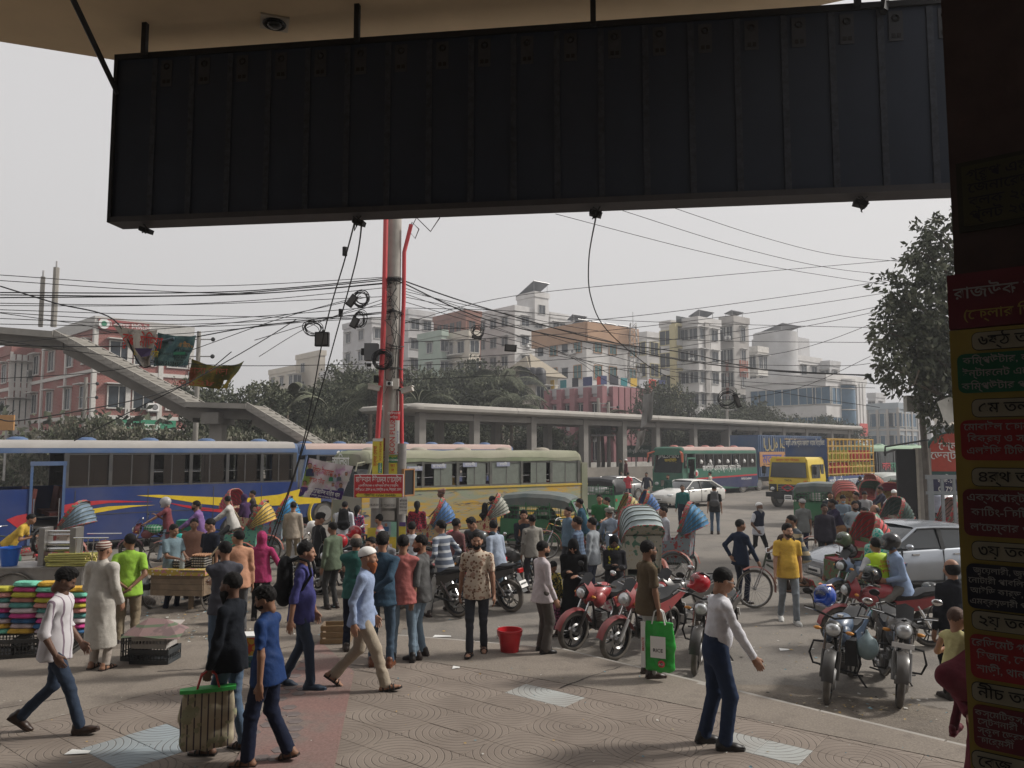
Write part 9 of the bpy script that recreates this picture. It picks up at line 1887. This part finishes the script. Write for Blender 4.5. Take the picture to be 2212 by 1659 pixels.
for i in range(40):
 col_,lay=i%4,i//4;c=tw[(i*3+lay)%10]
 if c not in twm:twm[c]=npmesh('towel',[(tv,tq,0)],[M(c,.95,var=.12,scale=10,bump=.5)])
 if lay>(9 if col_ in (1,2)else 8):continue
 o=bpy.data.objects.new('folded_towel',twm[c]);COL.objects.link(o);o.location=(g0.x-.68+col_*.36+rnd.uniform(-.02,.02),g0.y+.18+rnd.uniform(-.02,.02),.31+lay*.072);o.rotation_euler=(0,0,rnd.uniform(-.1,.1));o.scale=(1.12,1.1,1.0)
 tag(o,'%s folded towel in the %s pile, %s'%({0:'mint',1:'salmon',2:'pink',3:'orange',4:'yellow',5:'pale pink',6:'white pink',7:'magenta',8:'teal',9:'blue'}[tw.index(c)],('leftmost','second','third','rightmost')[col_],('lowest layer','second layer up','third layer up','fourth layer up','fifth layer up','sixth layer up','seventh layer up','eighth layer up','ninth layer up','top of the pile')[lay]),'towel','piles of folded towels')
g2=G(322,1436);e=crate((g2.x,g2.y+.18,0),R(-3),.52,.36,.20,M((.02,.028,.035),.5,dust=.1),'black blue crate at the bottom of the covered crate pile');crate((g2.x-.02,g2.y+.18,.20),R(-2),.46,.32,.17,M((.40,.38,.36),.6,dust=.2),'grey lattice crate in the covered crate pile');crate((g2.x-.32,g2.y+.3,0),R(80),.30,.25,.36,CK,'black crate standing on end behind the covered pile')
e=empty('cover_cloth',(g2.x+.0,g2.y+.18,.37),0,'striped cloth draped like a tent over the crate pile','cloth');b=MB();ckm=pattern('hstripe',(.24,.16,.155),(.12,.15,.10),9,c3=(.17,.12,.12),width=.25);cx=[(-.36,-.28,.0),(-.1,-.30,.03),(.15,-.30,.0),(.42,-.26,-.02),(.40,.0,.06),(.36,.25,.02),(0,.28,.06),(-.34,.26,.04),(-.38,0,.05)];b.add(cx+[(-.10,-.02,.21),(.12,.02,.19)],[(0,1,9),(1,2,10),(1,10,9),(2,3,10),(3,4,10),(4,5,10),(5,6,10),(6,9,10),(6,7,9),(7,8,9),(8,0,9)],ckm);b.obj('sheet',e)
b=MB();b.box((.02,.16,.10),(.50,.24,.012),M((.42,.38,.35),.9),rx=.15);b.obj('cardboard',e)
for k in range(3):g3=G(724,1390);e=empty('wooden_crate',(g3.x,g3.y+.1,k*.095*1.0),R(4+k),['lowest slatted wooden crate behind the old man','middle slatted wooden crate behind the old man','top slatted wooden crate behind the old man'][k],'crate','stacked wooden crates');[MBs for MBs in ()];b=MB();[b.box((x,0,.045),(.03,.30,.085),WDm)for x in (-.2,.2)];b.obj('end',e);b=MB();b.box((0,-.16,.045),(.44,.015,.07),M((.32,.22,.12),.8,var=.2));b.obj('slat',e);b=MB();b.box((0,.16,.045),(.44,.015,.07),M((.32,.22,.12),.8,var=.2));b.obj('slat',e)
g4=G(540,1440);crate((g4.x,g4.y+.1,0),R(5),.34,.3,.15,M((.02,.10,.11),.5),'teal crate of snacks beside the boy in the blue jersey');e=empty('snack_box',(g4.x,g4.y+.1,.15),R(5),'orange and yellow snack carton on the teal crate','box');b=MB();b.box((0,0,.12),(.30,.26,.24),pattern('print',(.50,.32,.04),(.5,.08,.03),14));b.box((0,0,.245),(.31,.27,.02),WT);b.obj('carton',e)
st=Field(.035);st.ball((0,0,.10),(.20,.15,.13)).ball((.1,.03,.08),(.15,.13,.10));v_,q_=st.build(fold=.035,seed=2,freq=16);o=bpy.data.objects.new('boulder',npmesh('boulder',[(v_,q_,0)],[M((.13,.11,.095),.95,var=.3,scale=4,bump=.6)]));COL.objects.link(o);o.location=G(308,1312,ROAD);tag(o,'dark rock in the dirt behind the covered crates','rock')
o2=o.copy();COL.objects.link(o2);o2.location=G(285,1330,ROAD);o2.scale=(.6,.6,.5);o2['label']='smaller flat rock beside the dark rock'
pbg=Field(.018);pbg.ball((0,0,0),(.13,.11,.15)).cap((0,0,.1),(0,0,.2),.05,.02,k=.05);v_,q_=pbg.build(fold=.012,seed=6);e=empty('plastic_bag',Vector(on(*MC['k'],.30,.42)[0])+Vector((0,0,.62)),0,'bluish plastic bag hanging between the kerbside motorcycles','bag');inst('sack',npmesh('sack',[(v_,q_,0)],[M((.22,.30,.32),.3,var=.15)]),e)
e=empty('tool_bag',Vector(on(*MC['k'],.32,.24)[0])+Vector((0,0,.55)),R(243),'black tool bag strapped to the blue motorcycle','bag');b=MB();b.box((0,0,0),(.20,.14,.30),BLACK,taper=.9);b.obj('pouch',e)
gcl=Field(.016);gcl.ball((.15,0,.90),(.27,.17,.09)).ball((.1,0,.84),(.2,.18,.1),.05);v_,q_=gcl.build(fold=.01,seed=3);o=bpy.data.objects.new('checked_cloth',npmesh('checked_cloth',[(v_,q_,0)],[pattern('check',(.03,.20,.09),(.40,.45,.40),14,width=.3)]));COL.objects.link(o);o.location=MC['a'][0].location;o.rotation_euler=MC['a'][0].rotation_euler;tag(o,'green checked cloth over the tank of the maroon motorcycle','cloth')
e=empty('delivery_box',HD(412,1110,1.35)+Vector((0,0,1.05)),R(5),'green padded delivery box behind the egg seller','box');b=MB();b.box((0,0,0),(.62,.45,.30),M((.02,.15,.10),.6,var=.1,bump=.2),taper=.94);b.obj('case',e);b=MB();b.box((0,0,-.62),(.7,.5,.9),BLACK);b.obj('stand',e)
rv=empty('rickshaw_van',(HD(1285,1073,1.62).x,HD(1285,1073,1.62).y-.1,ROAD),R(178),'decorated flat rickshaw van with men sitting on it','rickshaw van');b=MB();dm=pattern('print',(.40,.05,.03),(.5,.42,.1),18,c3=(.04,.1,.3));b.box((0,0,.72),(1.5,1.0,.08),dm);b.box((.72,0,.64),(.08,1.0,.16),dm);b.obj('bed',rv)
for y in (-.55,.55):w=empty('wheel',(-.2,y,.36));w.parent=rv;inst('tyre',RK['w'][0],w);inst('spokes',RK['w'][1],w)
w=empty('wheel',(1.6,0,.36));w.parent=rv;inst('tyre',RK['w'][0],w);inst('spokes',RK['w'][1],w);b=MB();b.tube([(.7,0,.66),(1.35,0,.85),(1.6,0,.36)],.02,dm,5);b.tube([(1.2,-.25,1.0),(1.35,0,.95),(1.2,.25,1.0)],.013,CHROME,5);b.obj('frame',rv)
rr=random.Random(12);b=MB();lm_=[M((.55,.54,.5),.8,var=0),M((.12,.25,.3),.7,var=0),M((.35,.3,.2),.8,var=0),M((.08,.07,.06),.9,var=0),M((.45,.3,.1),.8,var=0)]
def bit(u,v,z,s):g=G(u,v,z);a=rr.uniform(0,3.14);dx,dy=math.cos(a)*s,math.sin(a)*s;k=rr.uniform(.3,.8);h=rr.uniform(.004,.02);b.add([(g.x-dx,g.y-dy,z+.006),(g.x+dy*k,g.y-dx*k,z+h),(g.x+dx,g.y+dy,z+.008),(g.x-dy*k,g.y+dx*k,z+h*.6)],[(0,1,2,3)],rr.choice(lm_))
for _ in range(520):bit(rr.gauss(430,150),rr.uniform(1270,1400),ROAD+.05,rr.uniform(.012,.045))
for _ in range(420):bit(rr.uniform(0,2100),rr.uniform(1180,1440),ROAD+.004,rr.uniform(.01,.035))
for _ in range(130):bit(rr.uniform(0,2050),rr.uniform(1430,1659),.004,rr.uniform(.006,.022))
for _ in range(120):bit(rr.gauss(1780,150),rr.gauss(1530,18),ROAD+.03,rr.uniform(.012,.035))
b.obj('litter',kind='stuff')
for u,v,w,lb in ((955,1376,.30,'white paper scrap left of the red bucket'),(168,1628,.22,'pale torn paper on the tiles near the left walker'),(1695,1405,.16,'pale crumpled wrapper behind the man in white'),(985,1444,.10,'small white paper on the concrete near the printed shirt man')):
 g=G(u,v,0 if v>1420 else ROAD+.0);b=MB();b.add([(-w/2,-.04,.008),(w/2,-.02,.012),(w*.45,.05,.01),(-w*.4,.06,.02)],[(0,1,2,3)],WT);o=b.obj('paper_scrap',label=lb,cat='paper',group='paper scraps');o.location=g
b=MB();CRK=M((.035,.03,.026),.95,var=0)
for pts in ([(500,1420),(560,1412),(620,1398),(700,1385)],[(340,1450),(430,1445),(520,1430)],[(665,1442),(700,1428),(790,1438),(850,1430)],[(700,1428),(680,1405),(740,1400)],[(0,1530),(90,1515),(160,1505)],[(1210,1486),(1310,1448),(1340,1440)],[(840,1455),(700,1440)]):
 for i in range(len(pts)-1):
  p,q=G(*pts[i],.0065),G(*pts[i+1],.0065);n_=6;pr=p;dv=(q-p);nn=Vector((-dv.y,dv.x,0)).normalized()
  for k in range(1,n_+1):c_=p+dv*k/n_+nn*rr.uniform(-.02,.02)*(k<n_);w_=rr.uniform(.004,.012);b.add([pr-nn*w_,c_-nn*w_,c_+nn*w_,pr+nn*w_],[(0,1,2,3)],CRK);pr=c_
b.obj('pavement_cracks',kind='stuff')
finish_text()
# haze
if HAZE:
 m=bpy.data.materials.new('haze');m.use_nodes=True;n=m.node_tree.nodes;n.remove(n['Principled BSDF']);v=n.new('ShaderNodeVolumePrincipled');v.inputs['Density'].default_value=HAZE;v.inputs['Color'].default_value=(.80,.82,.86,1);v.inputs['Anisotropy'].default_value=.3
 m.node_tree.links.new(v.outputs[0],n['Material Output'].inputs['Volume']);b=MB();b.box((0,150,22),(1100,420,47),m);b.obj('haze',kind='stuff')
